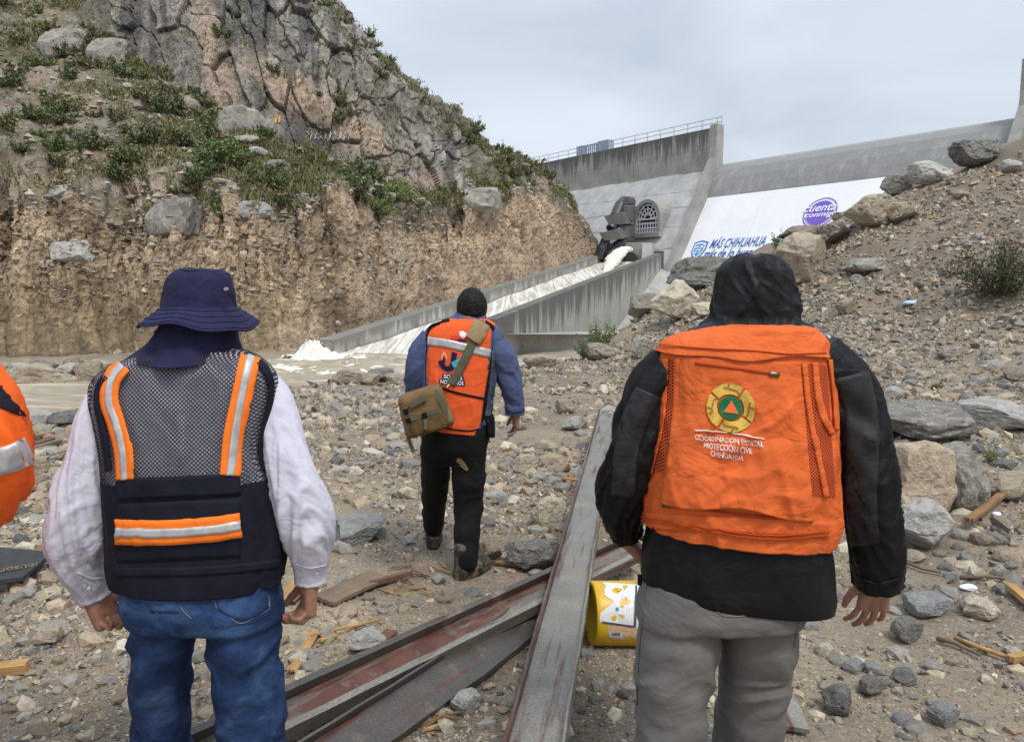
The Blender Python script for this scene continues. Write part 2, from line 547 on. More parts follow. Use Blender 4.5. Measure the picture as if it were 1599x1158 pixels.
    tall = sstep(500, 330, up + 90 * warp)          # the smooth tall slabs on the left of the cliff
    Q = np.stack([sk, W[:, 1] * .05 + 0 * sk, W[:, 2] * (.34 - .16 * tall) - .08 * al], 1) + .30 * wq + .05 * wf
    g1_, g2_, gid = voronoi(Q, 85)
    Q2 = np.stack([sk * 2.5 + .3, W[:, 1] * .1, W[:, 2] * .85 - .2 * al], 1) + .35 * wq + .09 * wf
    h1_, h2_, hid = voronoi(Q2, 95)
    joint1 = 1 - sstep(0.0, .030, g2_ - g1_); joint2 = (1 - sstep(0.0, .035, h2_ - h1_)) * (.4 + .6 * sstep(.3, .6, hid))
    dome = sstep(0, .35, g2_ - g1_); dome2 = sstep(0, .35, h2_ - h1_)
    d_cliff = (.62 * (gid - .5) + .0 * dome + .34 * (hid - .5) * (1 - .85 * tall) + .0 * dome2 * (1 - .7 * tall) - .26 * joint1 - .12 * joint2 * (1 - .7 * tall)
               + .55 * fbm(W * .25, 3, 97) + .16 * fbm(W * 1.1, 3, 99) + .07 * fbm(W * 3.2, 2, 100)) - .3
    over = np.exp(-((up - 500) / 75) ** 2) * np.exp(-((vp - 3.17) / .15) ** 2)
    d_cliff -= 1.6 * over                             # undercut below the hanging block
    d_rub = .55 * fbm(W * .35, 4, 101) + .22 * fbm(W * 1.3, 3, 103)
    f1b, f2b, cidb = voronoi(W * np.array([.9, .9, 1.3], np.float32), 105)
    blk = np.clip(.55 - f1b, 0, 1) * (cidb > .62) * (.4 + 1.2 * sstep(.4, .9, vp - 2.2))
    d_rub += .75 * blk
    top = sstep(3.95, 4.15, vp) * sstep(420, 520, up) * (1 - sstep(720, 800, up))
    f1c, f2c, cidc = voronoi(W * .7, 107)
    d_rub += top * (.9 * (cidc - .3) - .5 * (1 - sstep(0, .1, f2c - f1c)))
    d = d_bank * bank + d_cliff * cliff + d_rub * rubble
    d *= (.35 + .65 * sstep(1.0, 1.35, vp)) * sstep(.6, 1.0, vp) * (1 - .6 * sstep(860, 950, up))
    V = W + N.reshape(-1, 3).astype(np.float32) * d[:, None].astype(np.float32)
    # colours of the bare materials
    n = fbm(W * .5, 4, 111)[:, None]; nf = fbm(W * 2.4, 3, 113)[:, None]
    ochre = np.array([.285, .212, .128]); tan = np.array([.385, .29, .195]); red = np.array([.395, .278, .188]); dk = np.array([.125, .090, .055])
    wy = sstep(1.25, 1.85, vp + .25 * n[:, 0])[:, None]; ur = sstep(380, 640, up + 120 * n[:, 0])[:, None]
    cb = (ochre * (1 - wy) + tan * wy) * (1 - ur) + (tan * .55 + red * .45) * ur
    cb = cb * (1 + .55 * n + .45 * nf) * (.82 + .30 * cidB[:, None] * crust[:, None] + .25 * cidC[:, None])
    cb = cb * (1 - .45 * crust * (1 - sstep(0, .10, c2 - c1)))[:, None]
    cb = cb * (1 - .35 * sstep(-.1, -.35, rill)[:, None] * .6)
    olive = sstep(.05, .4, fbm(np.stack([al * .8, W[:, 2] * .25, W[:, 1] * 0], 1), 3, 117))[:, None] * (1 - ur) * (1 - wy * .7)
    cb = cb * (1 - .5 * olive) + dk * 1.15 * .5 * olive
    vst = fbm(np.stack([al * 2.6 + .25 * W[:, 2], W[:, 2] * .22, 0 * al], 1), 4, 281)[:, None]
    cb = cb * (1 + .30 * vst)
    scar = (np.exp(-((up - 617 - 8 * n[:, 0]) / 11) ** 2) * sstep(1.35, 1.5, vp) * (1 - sstep(1.85, 1.95, vp)))[:, None]
    cb = cb * (1 - .6 * scar) + np.array([.42, .36, .28]) * .6 * scar
    cb = np.where((st > .05)[:, None], np.array([.30, .265, .215]) * (.75 + .8 * cid[:, None]), cb)
    grey = np.array([.275, .250, .215]); dgrey = np.array([.085, .082, .080]); pink = np.array([.46, .345, .255])
    streak = fbm(np.stack([al * 2.4, W[:, 2] * .10, W[:, 1] * .02], 1), 4, 121)
    cc = grey * (1 + .5 * n + .45 * nf) * (.7 + .4 * gid[:, None] + .25 * hid[:, None] * (1 - tall[:, None]))
    dark = sstep(.0, .34, streak + .38 * tall - .12)[:, None]
    cc = cc * (1 - .85 * dark) + dgrey * .85 * dark
    pk = np.clip(1.25 * np.exp(-((up - 470) / 95) ** 2) * np.exp(-((vp - 3.30) / .12) ** 2) + np.exp(-((up - 345 - (vp - 3) * -60) / 24) ** 2) * (1 - sstep(3.45, 3.75, vp)) * .9
                 + np.exp(-((up - 668) / 30) ** 2) * np.exp(-((vp - 3.12) / .14) ** 2) * .9 + .8 * np.exp(-((up - 590) / 50) ** 2) * np.exp(-((vp - 3.30) / .10) ** 2) + .15 * sstep(.1, .5, fbm(W * .6, 3, 123)) * sstep(3.6, 3.1, vp), 0, 1)
    pk = (pk * sstep(-.35, .25, fbm(W * .8, 3, 125) + .25))[:, None]
    cc = cc * (1 - pk) + pink * (1 + .3 * nf) * pk
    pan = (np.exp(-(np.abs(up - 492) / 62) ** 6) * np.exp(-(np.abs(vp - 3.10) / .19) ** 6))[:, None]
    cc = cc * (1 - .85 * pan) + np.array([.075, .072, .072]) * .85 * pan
    cc = cc * (1 - .8 * np.maximum(joint1, .7 * joint2)[:, None])
    soil = np.array([.285, .222, .158]); sto = np.array([.245, .225, .195])
    cr = soil * (1 + .5 * n + .4 * nf)
    gr = sstep(-.15, .35, fbm(W * .42, 4, 131) + .25 * sstep(2.1, 2.6, vp))[:, None]
    cr = cr * (1 - .6 * gr) + np.array([.105, .110, .052]) * .6 * gr
    isb = np.clip(blk * 7, 0, 1)[:, None]
    cr = cr * (1 - isb) + sto * (.7 + .6 * cidb[:, None]) * isb
    cr = cr * (1 - top[:, None]) + grey * (.7 + .5 * cidc[:, None]) * (1 + .3 * nf) * top[:, None]
    b_, c_, r_ = bank[:, None], cliff[:, None], rubble[:, None]
    C = np.clip(cb * b_ + cc * c_ + cr * r_, .015, .8)
    i = np.arange(nv - 1)[:, None] * nu; j = np.arange(nu - 1)[None]
    F = np.stack([i + j, i + j + 1, i + nu + j + 1, i + nu + j], -1).reshape(-1, 4)
    me = mesh_np('rocky_hill', V, F, False)
    add_color(me, C)
    return me, V.reshape(nv, nu, 3), u, vpar, N
def rock_face_material():
    m = NT('hill_rock_and_earth'); p = m.pos()
    c = m.attr('Col')
    n1 = m.noise(p, 4.5, 6, .68); n2 = m.noise(p, 17, 4, .6)
    c = m.mix(1.0, c, m.ramp(n1, [(.25, .45), (.5, .95), (.75, 1.45)]), 'MULTIPLY')
    c = m.mix(1.0, c, m.ramp(n2, [(.3, .7), (.7, 1.25)]), 'MULTIPLY')
    m.color(c); m.rough(.9)
    m.bump(m.math('ADD', n1, m.math('MULTIPLY', n2, .4)), .8, .16)
    return m.mat
hill_mesh, HG, HU, HV, HN = build_hill()
M_HILL = rock_face_material()
hill = tag(link('rocky_hill', hill_mesh, M_HILL), kind='structure')
def hill_at(px, v):
    """point and normal of the hill surface at photo column px and profile parameter v"""
    i = int(np.argmin(np.abs(HU - px))); j = int(np.argmin(np.abs(HV - v)))
    return Vector(HG[j, i]), Vector(HN[j, i])

# ================================================================== SETTING: river, chute water
def water_material(name, body, foam, f0, f1, scale, stretch=(1, 1, 1), rot=0, rough=.12):
    m = NT(name); p = m.pos()
    v = m.mapping(p, stretch, (0, 0, rot))
    n = m.noise(v, scale, 6, .62, .6)
    c = m.mix(m.ramp(n, [(f0, 0), (f1, 1)]), body, foam)
    m.color(c); m.rough(m.ramp(n, [(f0, rough), (f1, .55)]))
    m.bump(m.math('ADD', n, m.math('MULTIPLY', m.noise(v, scale * 4, 3), .35)), .55, .10)
    m.set(IOR=1.33)
    return m.mat
M_RIVER = water_material('muddy_river', (.40, .345, .265), (.62, .57, .48), .48, .72, 1.1, (.5, 2.2, 1), .35)
M_CHUTE = water_material('chute_water', (.50, .46, .385), (.86, .845, .80), .40, .60, 2.0, (2.6, .09, .09), 0.345, .3)
M_FOAM = water_material('foam', (.66, .61, .49), (.88, .86, .78), .35, .6, 5.0, (1, 1, 1), 0, .6)
def grid_mesh(name, fn, nu, nv, smooth=True):
    V = np.array([[fn(i / (nu - 1), j / (nv - 1)) for i in range(nu)] for j in range(nv)], np.float32).reshape(-1, 3)
    i = np.arange(nv - 1)[:, None] * nu; j = np.arange(nu - 1)[None]
    F = np.stack([i + j, i + j + 1, i + nu + j + 1, i + nu + j], -1).reshape(-1, 4)
    return mesh_np(name, V, F, smooth)
def river():
    x = np.linspace(-45, 9, 180); y = np.linspace(7, 46, 150)
    Y, X = np.meshgrid(y, x, indexing='ij')
    P = np.stack([X.ravel(), Y.ravel(), 0 * X.ravel()], 1)
    near = np.exp(-(((P[:, 0] + 5) / 7) ** 2 + ((P[:, 1] - 30) / 5) ** 2))
    Z = WATER_Z + .03 * fbm(P * np.array([.9, 2.2, 1]), 3, 141) + near * (.30 * fbm(P * 1.6, 3, 143) + .10)
    V = np.stack([P[:, 0], P[:, 1], Z], 1)
    nu, nv = len(x), len(y)
    i = np.arange(nv - 1)[:, None] * nu; j = np.arange(nu - 1)[None]
    F = np.stack([i + j, i + j + 1, i + nu + j + 1, i + nu + j], -1).reshape(-1, 4)
    return mesh_np('river_water', V, F, True)
tag(link('river_water', river(), M_RIVER), kind='structure')

# chute frame: t runs up the channel, q across it to the right
CH0 = Vector((-8.0, 34.0, 0)); CHD = Vector((.337, .9415, 0)); CHQ = Vector((.9415, -.337, 0))
def ch(t, q, z): return CH0 + CHD * t + CHQ * q + Vector((0, 0, z))
def left_top(t): return -.60 + .113 * t
def right_top(t): return .35 + .104 * t
def chute_water_z(t): return -1.38 + .113 * t
def cw(a, b):
    t = -2.5 + 55 * b; q = .1 + 6.8 * a
    if t < 1.0: q = q + (a - .35) * (1.0 - t) * .9
    z = max(chute_water_z(t), WATER_Z - .02) + .05 * math.sin(q * 2.1 + t * .12) * math.sin(t * .3 + q) + .03 * math.sin(t * .9 + q * 4.0)
    if t < 2: z += .06
    return ch(t, q, z)
cwm = grid_mesh('chute_water', cw, 40, 260)
cwv = np.zeros(len(cwm.vertices) * 3, np.float32); cwm.vertices.foreach_get('co', cwv); cwv = cwv.reshape(-1, 3)
_tt = (cwv - np.array(CH0)) @ np.array(CHD); _qq = (cwv - np.array(CH0)) @ np.array(CHQ)
cwv[:, 2] += (.05 + .10 * sstep(6, -2, _tt)) * fbm(np.stack([_qq * 3.0, _tt * .35, 0 * _tt], 1), 4, 151)
cwm.vertices.foreach_set('co', cwv.ravel())
tag(link('chute_water', cwm, M_CHUTE), kind='structure')
_ico = {}
def ico(sub):
    if sub not in _ico:
        bm = bmesh.new(); bmesh.ops.create_icosphere(bm, subdivisions=sub, radius=1.0)
        v = np.array([q.co[:] for q in bm.verts], np.float32); f = np.array([[q.index for q in fc.verts] for fc in bm.faces], np.int32)
        bm.free(); _ico[sub] = (v, f)
    return _ico[sub]
def foam_field(name, x0, x1, y0, y1, hf, n, m):
    X, Y = np.meshgrid(np.linspace(x0, x1, n), np.linspace(y0, y1, m)); P = np.stack([X.ravel(), Y.ravel(), 0 * X.ravel()], 1)
    Z = hf(P); V = np.stack([P[:, 0], P[:, 1], Z], 1); F = grid_f(m, n)
    keep = (Z[F] > WATER_Z - .28).any(1)
    return V, F[keep]
def grid_f(nv, nu):
    i = np.arange(nv - 1)[:, None] * nu; j = np.arange(nu - 1)[None]
    return np.stack([i + j, i + j + 1, i + nu + j + 1, i + nu + j], -1).reshape(-1, 4)
def hf(P):
    b = ch(-1.3, .1, 0); dx, dy = P[:, 0] - b.x + .3, P[:, 1] - b.y
    hump = .85 * np.exp(-(dx / .62) ** 2 - (dy / .8) ** 2) + .22 * np.exp(-((dx - 1.4) / 1.2) ** 2 - ((dy + .2) / 1.0) ** 2) + .16 * np.exp(-((dx + 1.2) / .9) ** 2 - (dy / 1.0) ** 2)
    churn = sstep(9, 3, np.hypot((P[:, 0] + 5.0) / 1.1, (P[:, 1] - 29.5) / .75))
    n = ridged(P * 2.2, 4, 161) - .55
    return WATER_Z - .14 + hump * (.85 + .55 * n + .22 * fbm(P * 5, 2, 163)) + churn * (.10 + .40 * n)
V1, F1_ = foam_field('splash_foam', -15, 2.5, 24, 36.5, hf, 260, 190)
_r = np.random.default_rng(5)
bv, bf = ico(1); Vs = [V1]; Tr = [F1_]; dv = []; df = []; base = len(V1)
for k in range(260):                       # fine drops thrown up at the end of the left wall
    b = ch(-1.3, .1, 0); x, y = _r.normal() * .7, _r.normal() * .5; h = (1.25 * math.exp(-(x / .8) ** 2)) * _r.random() ** .5
    dv.append(bv * (.008 + .016 * _r.random() ** 2) + np.array([b.x - .3 + x, b.y + y, WATER_Z + h])); df.append(bf + len(bv) * k)
me = mesh_np('splash_foam', V1, F1_, True)
bm = bmesh.new(); bm.from_mesh(me); me2 = mesh_np('d', np.concatenate(dv), np.concatenate(df), True); bm.from_mesh(me2); bm.to_mesh(me); bm.free()
tag(link('splash_foam', me, M_FOAM), 'pale churning foam where the chute water breaks into the river', 'foam', kind='stuff')
def jet():
    n, m = 90, 28; V = []
    for j in range(n):
        a = j / (n - 1); q = 3.15 - .35 * a; t = 52.2 - 10.5 * a; z = chute_water_z(52) + 1.35 - 2.6 * a * a - .25 * a; z = z if z > chute_water_z(t) - .1 else chute_water_z(t) - .1; r = (.30 + .5 * a) * (1 if a < .6 else max(.05, 1 - ((a - .6) / .4) ** 2 * .95))
        for k in range(m):
            p = 2 * math.pi * k / m; V.append(ch(t, q + r * math.cos(p) * 1.2, z + r * math.sin(p) * .8))
    V = np.array(V, np.float32); c = np.repeat(V.reshape(n, m, 3).mean(1), m, 0)
    w = (1 + .45 * (ridged(V * np.array([3.0, .5, 3.0]), 3, 171) - .6) + .25 * fbm(V * np.array([4, 1.2, 4]), 2, 173)); V = c + (V - c) * w[:, None]
    i = np.arange(n - 1)[:, None] * m; j = np.arange(m)[None]; F = np.stack([i + j, i + (j + 1) % m, i + m + (j + 1) % m, i + m + j], -1).reshape(-1, 4)
    return mesh_np('outlet_jet', V, F, True)
tag(link('outlet_jet', jet(), M_FOAM), 'yellowish white water jet spurting from the outlet pipe into the chute', 'water jet', kind='stuff')
# ================================================================== CONCRETE WORKS
def concrete(name, base=(.34, .33, .31), dark=(.10, .097, .092), streak=0.0, top=None, scale=1.0, rough=.85, lines=0, mott=1.0):
    """weathered concrete; streak > 0 adds vertical run-off stains (denser near the top edge z=top)"""
    m = NT(name); p = m.pos()
    n = m.noise(p, .55 * scale, 5, .6); n2 = m.noise(p, 6 * scale, 4, .6)
    c = m.mix(1.0, base, m.ramp(n, [(.3, 1 - .22 * mott), (.7, 1 + (.18 if mott == 1 else 0) * mott)]), 'MULTIPLY')
    c = m.mix(1.0, c, m.ramp(n2, [(.3, 1 - .12 * mott), (.7, 1 + (.10 if mott == 1 else 0) * mott)]), 'MULTIPLY')
    if streak:
        v = m.mapping(p, (1.1, 1.1, .07)); s1 = m.noise(v, 1.15, 5, .62)
        v2 = m.mapping(p, (1, 1, .02)); s2 = m.noise(v2, 3.2, 3, .5)
        f = m.math('ADD', m.math('MULTIPLY', s1, .75), m.math('MULTIPLY', s2, .35))
        if top is not None:
            if isinstance(top, tuple):       # distance below a sloping top edge: (attribute-free) stored in UV-like attribute
                d = m.attr('below', 'Fac')
            else:
                sx = m.n('ShaderNodeSeparateXYZ'); m.l(p, sx.inputs[0]); d = m.math('SUBTRACT', top, sx.outputs['Z'])
            w = m.n('ShaderNodeMapRange'); w.inputs['From Min'].default_value = 0; w.inputs['From Max'].default_value = streak
            w.inputs['To Min'].default_value = .16; w.inputs['To Max'].default_value = -.14; m.l(d, w.inputs['Value'])
            f = m.math('ADD', f, w.outputs[0])
        k = m.ramp(f, [(.52, 0), (.64, 1)])
        c = m.mix(m.math('MULTIPLY', k, .82), c, dark)
    m.color(c); m.rough(rough)
    m.bump(m.math('ADD', n2, m.math('MULTIPLY', m.noise(p, 26, 3), .4)), .35 * mott, .04)
    return m.mat
M_CON = concrete('weathered_concrete')
M_CONL = concrete('pale_dam_concrete', (.47, .468, .46), streak=0)
M_CONW = concrete('dark_concrete', (.115, .113, .110))  # base tone darkened so the thrust block fronts read as shaded
M_PARA = concrete('stained_parapet_concrete', (.36, .35, .325), (.085, .083, .080), 3.6, 19.4)
M_CHW = concrete('stained_chute_concrete', (.33, .32, .29), (.075, .072, .066), 2.6, (1,))
M_CHL = concrete('pale_chute_concrete', (.40, .385, .35), (.17, .165, .15), 1.1, (1,))
M_CREST = concrete('grey_crest_concrete', (.345, .345, .335), (.28, .28, .275), 8.0, 15.5)
M_PAINT = concrete('white_painted_concrete', (.90, .91, .925), rough=.7, mott=.35)
def metal(name, col, rough=.45, metallic=.0, var=.3):
    m = NT(name); p = m.obj(); n = m.noise(p, 3.0, 4)
    m.color(m.mix(1.0, col, m.ramp(n, [(.3, 1 - var), (.7, 1 + var)]), 'MULTIPLY')); m.rough(rough); m.set(Metallic=metallic); return m.mat
M_PIPE = metal('dark_pipe_paint', (.045, .043, .055), .35)
M_RAIL = metal('grey_railing_paint', (.42, .43, .45), .5)
M_GATE = metal('blue_grey_panel_paint', (.30, .36, .46), .5, 0, .1)
M_WHITEBAR = metal('white_grille_paint', (.80, .81, .83), .5, 0, .05)
M_VOID = metal('gallery_shade_black', (.02, .022, .03), .9)

# ---- outlet chute
chute = tag(empty('outlet_chute', ch(0, 0, WATER_Z)), 'sloping concrete outlet chute carrying white water down from the dam', 'channel')
def sub(o, parent):
    o.parent = parent; o.matrix_parent_inverse = parent.matrix_basis.inverted(); return o
def wall_mesh(name, q0, q1, t0, t1, topf, bot, nseg, mat):
    """a wall with a sloping top, modelled as cast panels with recessed joints; the attribute below is the distance under its top edge"""
    V = []; F = []; Bl = []
    nz = 10
    ts = []
    for k in range(nseg):
        a = t0 + (t1 - t0) * k / nseg; b = t0 + (t1 - t0) * (k + 1) / nseg
        ts += [(a + .03, 0), (b - .03, 0)]
        if k < nseg - 1: ts += [(b - .029, -.035), (b + .029, -.035)]
    ring = []
    for (t, inset) in ts:
        zt = topf(t); zb = bot
        r = []
        prof = [(q1 + inset, zb + (zt - zb) * j / nz) for j in range(nz + 1)] + [(q0 - inset, zb + (zt - zb) * j / nz) for j in range(nz, -1, -1)]
        for (q, z) in prof:
            V.append(tuple(ch(t, q, z))); Bl.append(zt - z); r.append(len(V) - 1)
        ring.append(r)
    for a, b in zip(ring[:-1], ring[1:]):
        n = len(a)
        for i in range(n):
            F.append((a[i], a[(i + 1) % n], b[(i + 1) % n], b[i]))
    F.append(tuple(ring[0])); F.append(tuple(ring[-1][::-1]))
    me = bpy.data.meshes.new(name); me.from_pydata(V, [], F)
    at_ = me.attributes.new('below', 'FLOAT', 'POINT'); at_.data.foreach_set('value', np.array(Bl, np.float32))
    bm = bmesh.new(); bm.from_mesh(me); bmesh.ops.recalc_face_normals(bm, faces=bm.faces); bm.to_mesh(me); bm.free()
    return sub(link(name, me, mat), chute)
wall_mesh('side_wall', -.85, 0.0, 0.0, 54.0, left_top, -3.0, 9, M_CHL)
wall_mesh('side_wall', 7.0, 7.6, 0.6, 45.4, right_top, -3.0, 7, M_CHW)
m = MB(); m.box(ch(45.7, 7.3, 1.6), (.9, .7, 7.4), Matrix.Rotation(math.atan2(-CHD.x, CHD.y), 3, 'Z'))
sub(m.build('end_post', M_CONW), chute)
m = MB()   # floor under the water
m.poly([ch(-3, 0, -3.4), ch(-3, 7, -3.4), ch(54, 7, chute_water_z(54) - .5), ch(54, 0, chute_water_z(54) - .5), ch(-3, 0, -4), ch(-3, 7, -4), ch(54, 7, -4), ch(54, 0, -4)],
       [(0, 1, 2, 3), (7, 6, 5, 4), (0, 4, 5, 1), (1, 5, 6, 2), (2, 6, 7, 3), (3, 7, 4, 0)])
sub(m.build('floor_slab', M_CON), chute)
m = MB()   # low apron ledge along the foot of the right wall
fr = [Vector((-1.2, 33.4, 0)), Vector((6.2, 40.2, 0)), Vector((9.0, 50.0, 0)), ch(30, 7.62, 0), ch(1.2, 7.62, 0)]
zt = [-.30, -.72, -1.26, -1.5, -.25]
m.poly([p + Vector((0, 0, -3)) for p in fr] + [p + Vector((0, 0, z)) for p, z in zip(fr, zt)], [(4, 3, 2, 1, 0), (5, 6, 9), (6, 7, 8), (6, 8, 9)] + [(i, (i + 1) % 5, 5 + (i + 1) % 5, 5 + i) for i in range(5)])
sub(m.build('apron_ledge', M_CON), chute)
m = MB()   # sloping concrete pitching against the end of the right wall
m.poly([ch(24, 7.63, -1.4), ch(45, 7.63, 3.6), ch(45, 7.63, -2), ch(26, 11.5, -1.6), ch(46, 12.5, 1.2), ch(46, 12.5, -2)], [(0, 1, 4, 3), (0, 3, 5, 2), (0, 2, 1), (3, 4, 5), (1, 2, 5, 4)])
sub(m.build('slope_pitching', M_CON), chute)

# ---- outlet block with the two pipe mouths
ob = tag(empty('outlet_block', ch(53, 3.5, 3.8)), 'small concrete block with two black pipe mouths at the top of the chute', 'outlet')
RC = Matrix.Rotation(math.atan2(-CHD.x, CHD.y), 3, 'Z')
m = MB(); m.box(ch(54.6, 2.2, 4.9), (4.4, 3.2, 3.4), RC); sub(m.build('concrete_block', M_CON, bevel=.05), ob)
m = MB(); m.box(ch(54.0, 4.9, 4.9), (1.0, 3.0, 3.2), RC); sub(m.build('concrete_pier', M_CONL, bevel=.05), ob)
def ring_pipe(c, r, ln, d):
    mb = MB()
    n = 20; r2 = r * .84
    e1 = d.cross(Vector((0, 0, 1))).normalized(); e2 = e1.cross(d)
    P = []
    for (rr, s) in ((r, 0), (r, ln), (r2, ln), (r2, 0)):
        for k in range(n):
            a = 2 * math.pi * k / n
            P.append(c + d * s + (e1 * math.cos(a) + e2 * math.sin(a)) * rr)
    F = []
    for a in range(4):
        b = (a + 1) % 4
        for k in range(n):
            F.append((a * n + k, a * n + (k + 1) % n, b * n + (k + 1) % n, b * n + k))
    mb.poly(P, F); return mb
for q in (1.2, 3.2):
    c = ch(53.1, q, 4.75)
    o = sub(ring_pipe(c, .80, -1.0, CHD).build('pipe_mouth', M_PIPE, smooth=False), ob)

# ---- the dam:  s along the crest to the right, o out from the crest line (downstream), z up
DA = Vector((22.0, 85.0, -.45)); DS = Vector((.6, -.8, 0)); DO = Vector((-.8, -.6, 0))
def dm(s, o, z): return DA + DS * s + DO * o + Vector((0, 0, z))
dam = tag(empty('concrete_dam', dm(0, 8, -1.5)), 'tall grey concrete dam with stained parapet and white painted spillway', 'dam')
def dprism(prof, s0, s1, name, mat, bevel=0, parent=None):
    mb = MB(); mb.prism([dm(s0, o, z) for o, z in prof], dm(s0, 0, 0), dm(s1, 0, 0))
    return sub(mb.build(name, mat, bevel=bevel), dam)
SL = .56
def so(z): return .35 + (15.1 - z) * SL       # left sloping face
# parapet in two lifts and cast panels
for k in range(8):
    s0 = -48 + 6 * k
    dprism([(0, 17.45), (0, 19.55), (-.6, 19.55), (-.6, 17.45)], s0 + .02, s0 + 5.98, 'parapet_panel', M_PARA)
    dprism([(.05, 15.05), (.05, 17.42), (-.6, 17.42), (-.6, 15.05)], s0 + .02, s0 + 5.98, 'parapet_panel', M_PARA)
dprism([(-.65, 15), (-.65, 19.3), (-5, 19.3), (-5, 0)], -48, -9, 'crest_road', M_CON)
# sloping face in pour lifts with uneven open joints
zs = [15.0, 12.9, 11.0, 8.9, 6.4, 3.4, -3.0]
for i in range(6):
    z1, z0 = zs[i], zs[i + 1]
    j = [.0, .05, .02, .06, .03, .07][i]
    mb = MB()
    n = 40; P = []; F = []
    for k in range(n + 1):
        s = -48 + 48 * k / n
        w = .06 * math.sin(s * .7 + i * 2) + .05 * math.sin(s * 2.3 + i)
        zz1 = z1 - (.02 + abs(w) * .45 if i else .0) + w * .9; zz0 = z0 + (.06 * math.sin(s * .7 + (i + 1) * 2) + .05 * math.sin(s * 2.3 + i + 1)) * .9
        P += [dm(s, so(zz1) + j, zz1), dm(s, so(zz0) + j, zz0), dm(s, so(zz0) - 1.5, zz0), dm(s, so(zz1) - 1.5, zz1)]
    for k in range(n):
        a, b = 4 * k, 4 * k + 4
        for q in range(4):
            F.append((a + q, a + (q + 1) % 4, b + (q + 1) % 4, b + q))
    F += [(0, 1, 2, 3), (4 * n + 3, 4 * n + 2, 4 * n + 1, 4 * n)]
    mb.poly(P, F); sub(mb.build('concrete_lift', M_CONL), dam)
dprism([(-.6, 15.0), (so(15) - .3, 14.8), (so(-3) - .9, -3), (-.6, -3)], -48, 0, 'dam_core', M_CONW)
# piers and wing walls on both sides of the spillway
for s0, nm in ((-.12, 0), (29.7, 1)):
    dprism([(-.62, 12), (-.62, 19.78), (.55, 19.78), (.55, 15.2), (-.5, 12)], s0, s0 + .95, 'pier', M_CON if nm == 0 else M_CON, .04)
    dprism([(.56, 17.4), (so(16.6) + 1.25, 16.2), (so(-3) + 1.0, -3), (so(-3) - 3.5, -3), (-.4, 14)], s0 + .05, s0 + .9, 'wing_wall', M_CON)
dprism([(-2, -3), (-2, 19.6), (.3, 19.6), (.3, 15), (so(-3), -3)], 30.7, 75, 'abutment_block', M_CON)
# spillway: rounded crest, grey band, white painted face
crest = [(.662 * o_ + .227, z_) for o_, z_ in [(-4.5, 10.5), (-4.2, 13.8), (-3.4, 14.9), (-2.4, 15.45), (-1.4, 15.6), (-.5, 15.35), (.4, 14.75), (1.2, 13.85), (1.8, 12.9), (2.3, 11.9), (.8, 11.2)]]
dprism(crest, .80, 29.75, 'spillway_crest', M_CREST)
def wo(z): return 1.75 + (11.9 - z) * .60
for k in range(4):     # painted slabs with fine joints
    a = .75 + 7.24 * k
    dprism([(wo(11.86) - .05, 11.86), (wo(-3), -3), (wo(-3) - 2, -3), (.5, 11.1)], a + .012, a + 7.228, 'painted_slab', M_PAINT)
dprism([(.3, 11), (wo(-3) - 2.1, -3), (-3.5, -3), (-2.6, 10.4)], .8, 29.75, 'spillway_core', M_CON)
# lettering painted on the slope
M_BLUE = metal('blue_wall_paint', (.045, .16, .46), .6, 0, .15); M_LBLUE = metal('light_blue_wall_paint', (.10, .30, .62), .6, 0, .15)
M_PURPLE = metal('purple_wall_paint', (.17, .10, .56), .6, 0, .1)
SDN = (dm(0, .60, -1) - dm(0, 0, 0)).normalized(); SUPV = -SDN
def slope_pt(s, z, lift=.02):
    nrm = DS.cross(SUPV); nrm = -nrm if nrm.dot(DO) < 0 else nrm
    return dm(s, wo(z), z) + nrm.normalized() * lift
FONT = None
def text_mesh(body, size=1.0, shear=0.0, align='LEFT', bold=0.0, extr=0.0, space=1.0):
    cu = bpy.data.curves.new('t', 'FONT'); cu.body = body; cu.size = size; cu.shear = shear; cu.align_x = align; cu.offset = bold
    cu.extrude = extr; cu.resolution_u = 3; cu.space_character = space
    ob_ = bpy.data.objects.new('t', cu); COL.objects.link(ob_)
    dg = bpy.context.evaluated_depsgraph_get(); dg.update()
    me = bpy.data.meshes.new_from_object(ob_.evaluated_get(dg))
    bpy.data.objects.remove(ob_); bpy.data.curves.remove(cu)
    return me
def paint_on_slope(name, me, mat, s0, z0, parent=None, k=1.0, lift=.03, sx=1.0):
    """map (x, y) of a flat mesh to (along the dam, up the slope)"""
    org = slope_pt(s0, z0, lift)
    for v in me.vertices:
        p = org + DS * (v.co.x * k * sx) + SUPV * (v.co.y * k)
        v.co = p
    me.materials.clear()
    o = link(name, me, mat); return sub(o, parent or dam)
def fit_text(body, width, height, **kw):
    me = text_mesh(body, 1.0, **kw)
    xs = [v.co.x for v in me.vertices]; ys = [v.co.y for v in me.vertices]
    x0, x1, y0, y1 = min(xs), max(xs), min(ys), max(ys)
    for v in me.vertices:
        v.co.x = (v.co.x - x0) / (x1 - x0) * width; v.co.y = (v.co.y - y0) / (y1 - y0) * height
    return me
def flat_poly(pts):
    me = bpy.data.meshes.new('p'); me.from_pydata([(x, y, 0) for x, y in pts], [], [tuple(range(len(pts)))]); return me
def annulus(ax, ay, bx, by, n=48, a0=0, a1=2 * math.pi):
    V = []; F = []
    for k in range(n + 1):
        a = a0 + (a1 - a0) * k / n
        V += [(ax * math.cos(a), ay * math.sin(a), 0), (bx * math.cos(a), by * math.sin(a), 0)]
    for k in range(n): F.append((2 * k, 2 * k + 1, 2 * k + 3, 2 * k + 2))
    me = bpy.data.meshes.new('p'); me.from_pydata(V, [], F); return me
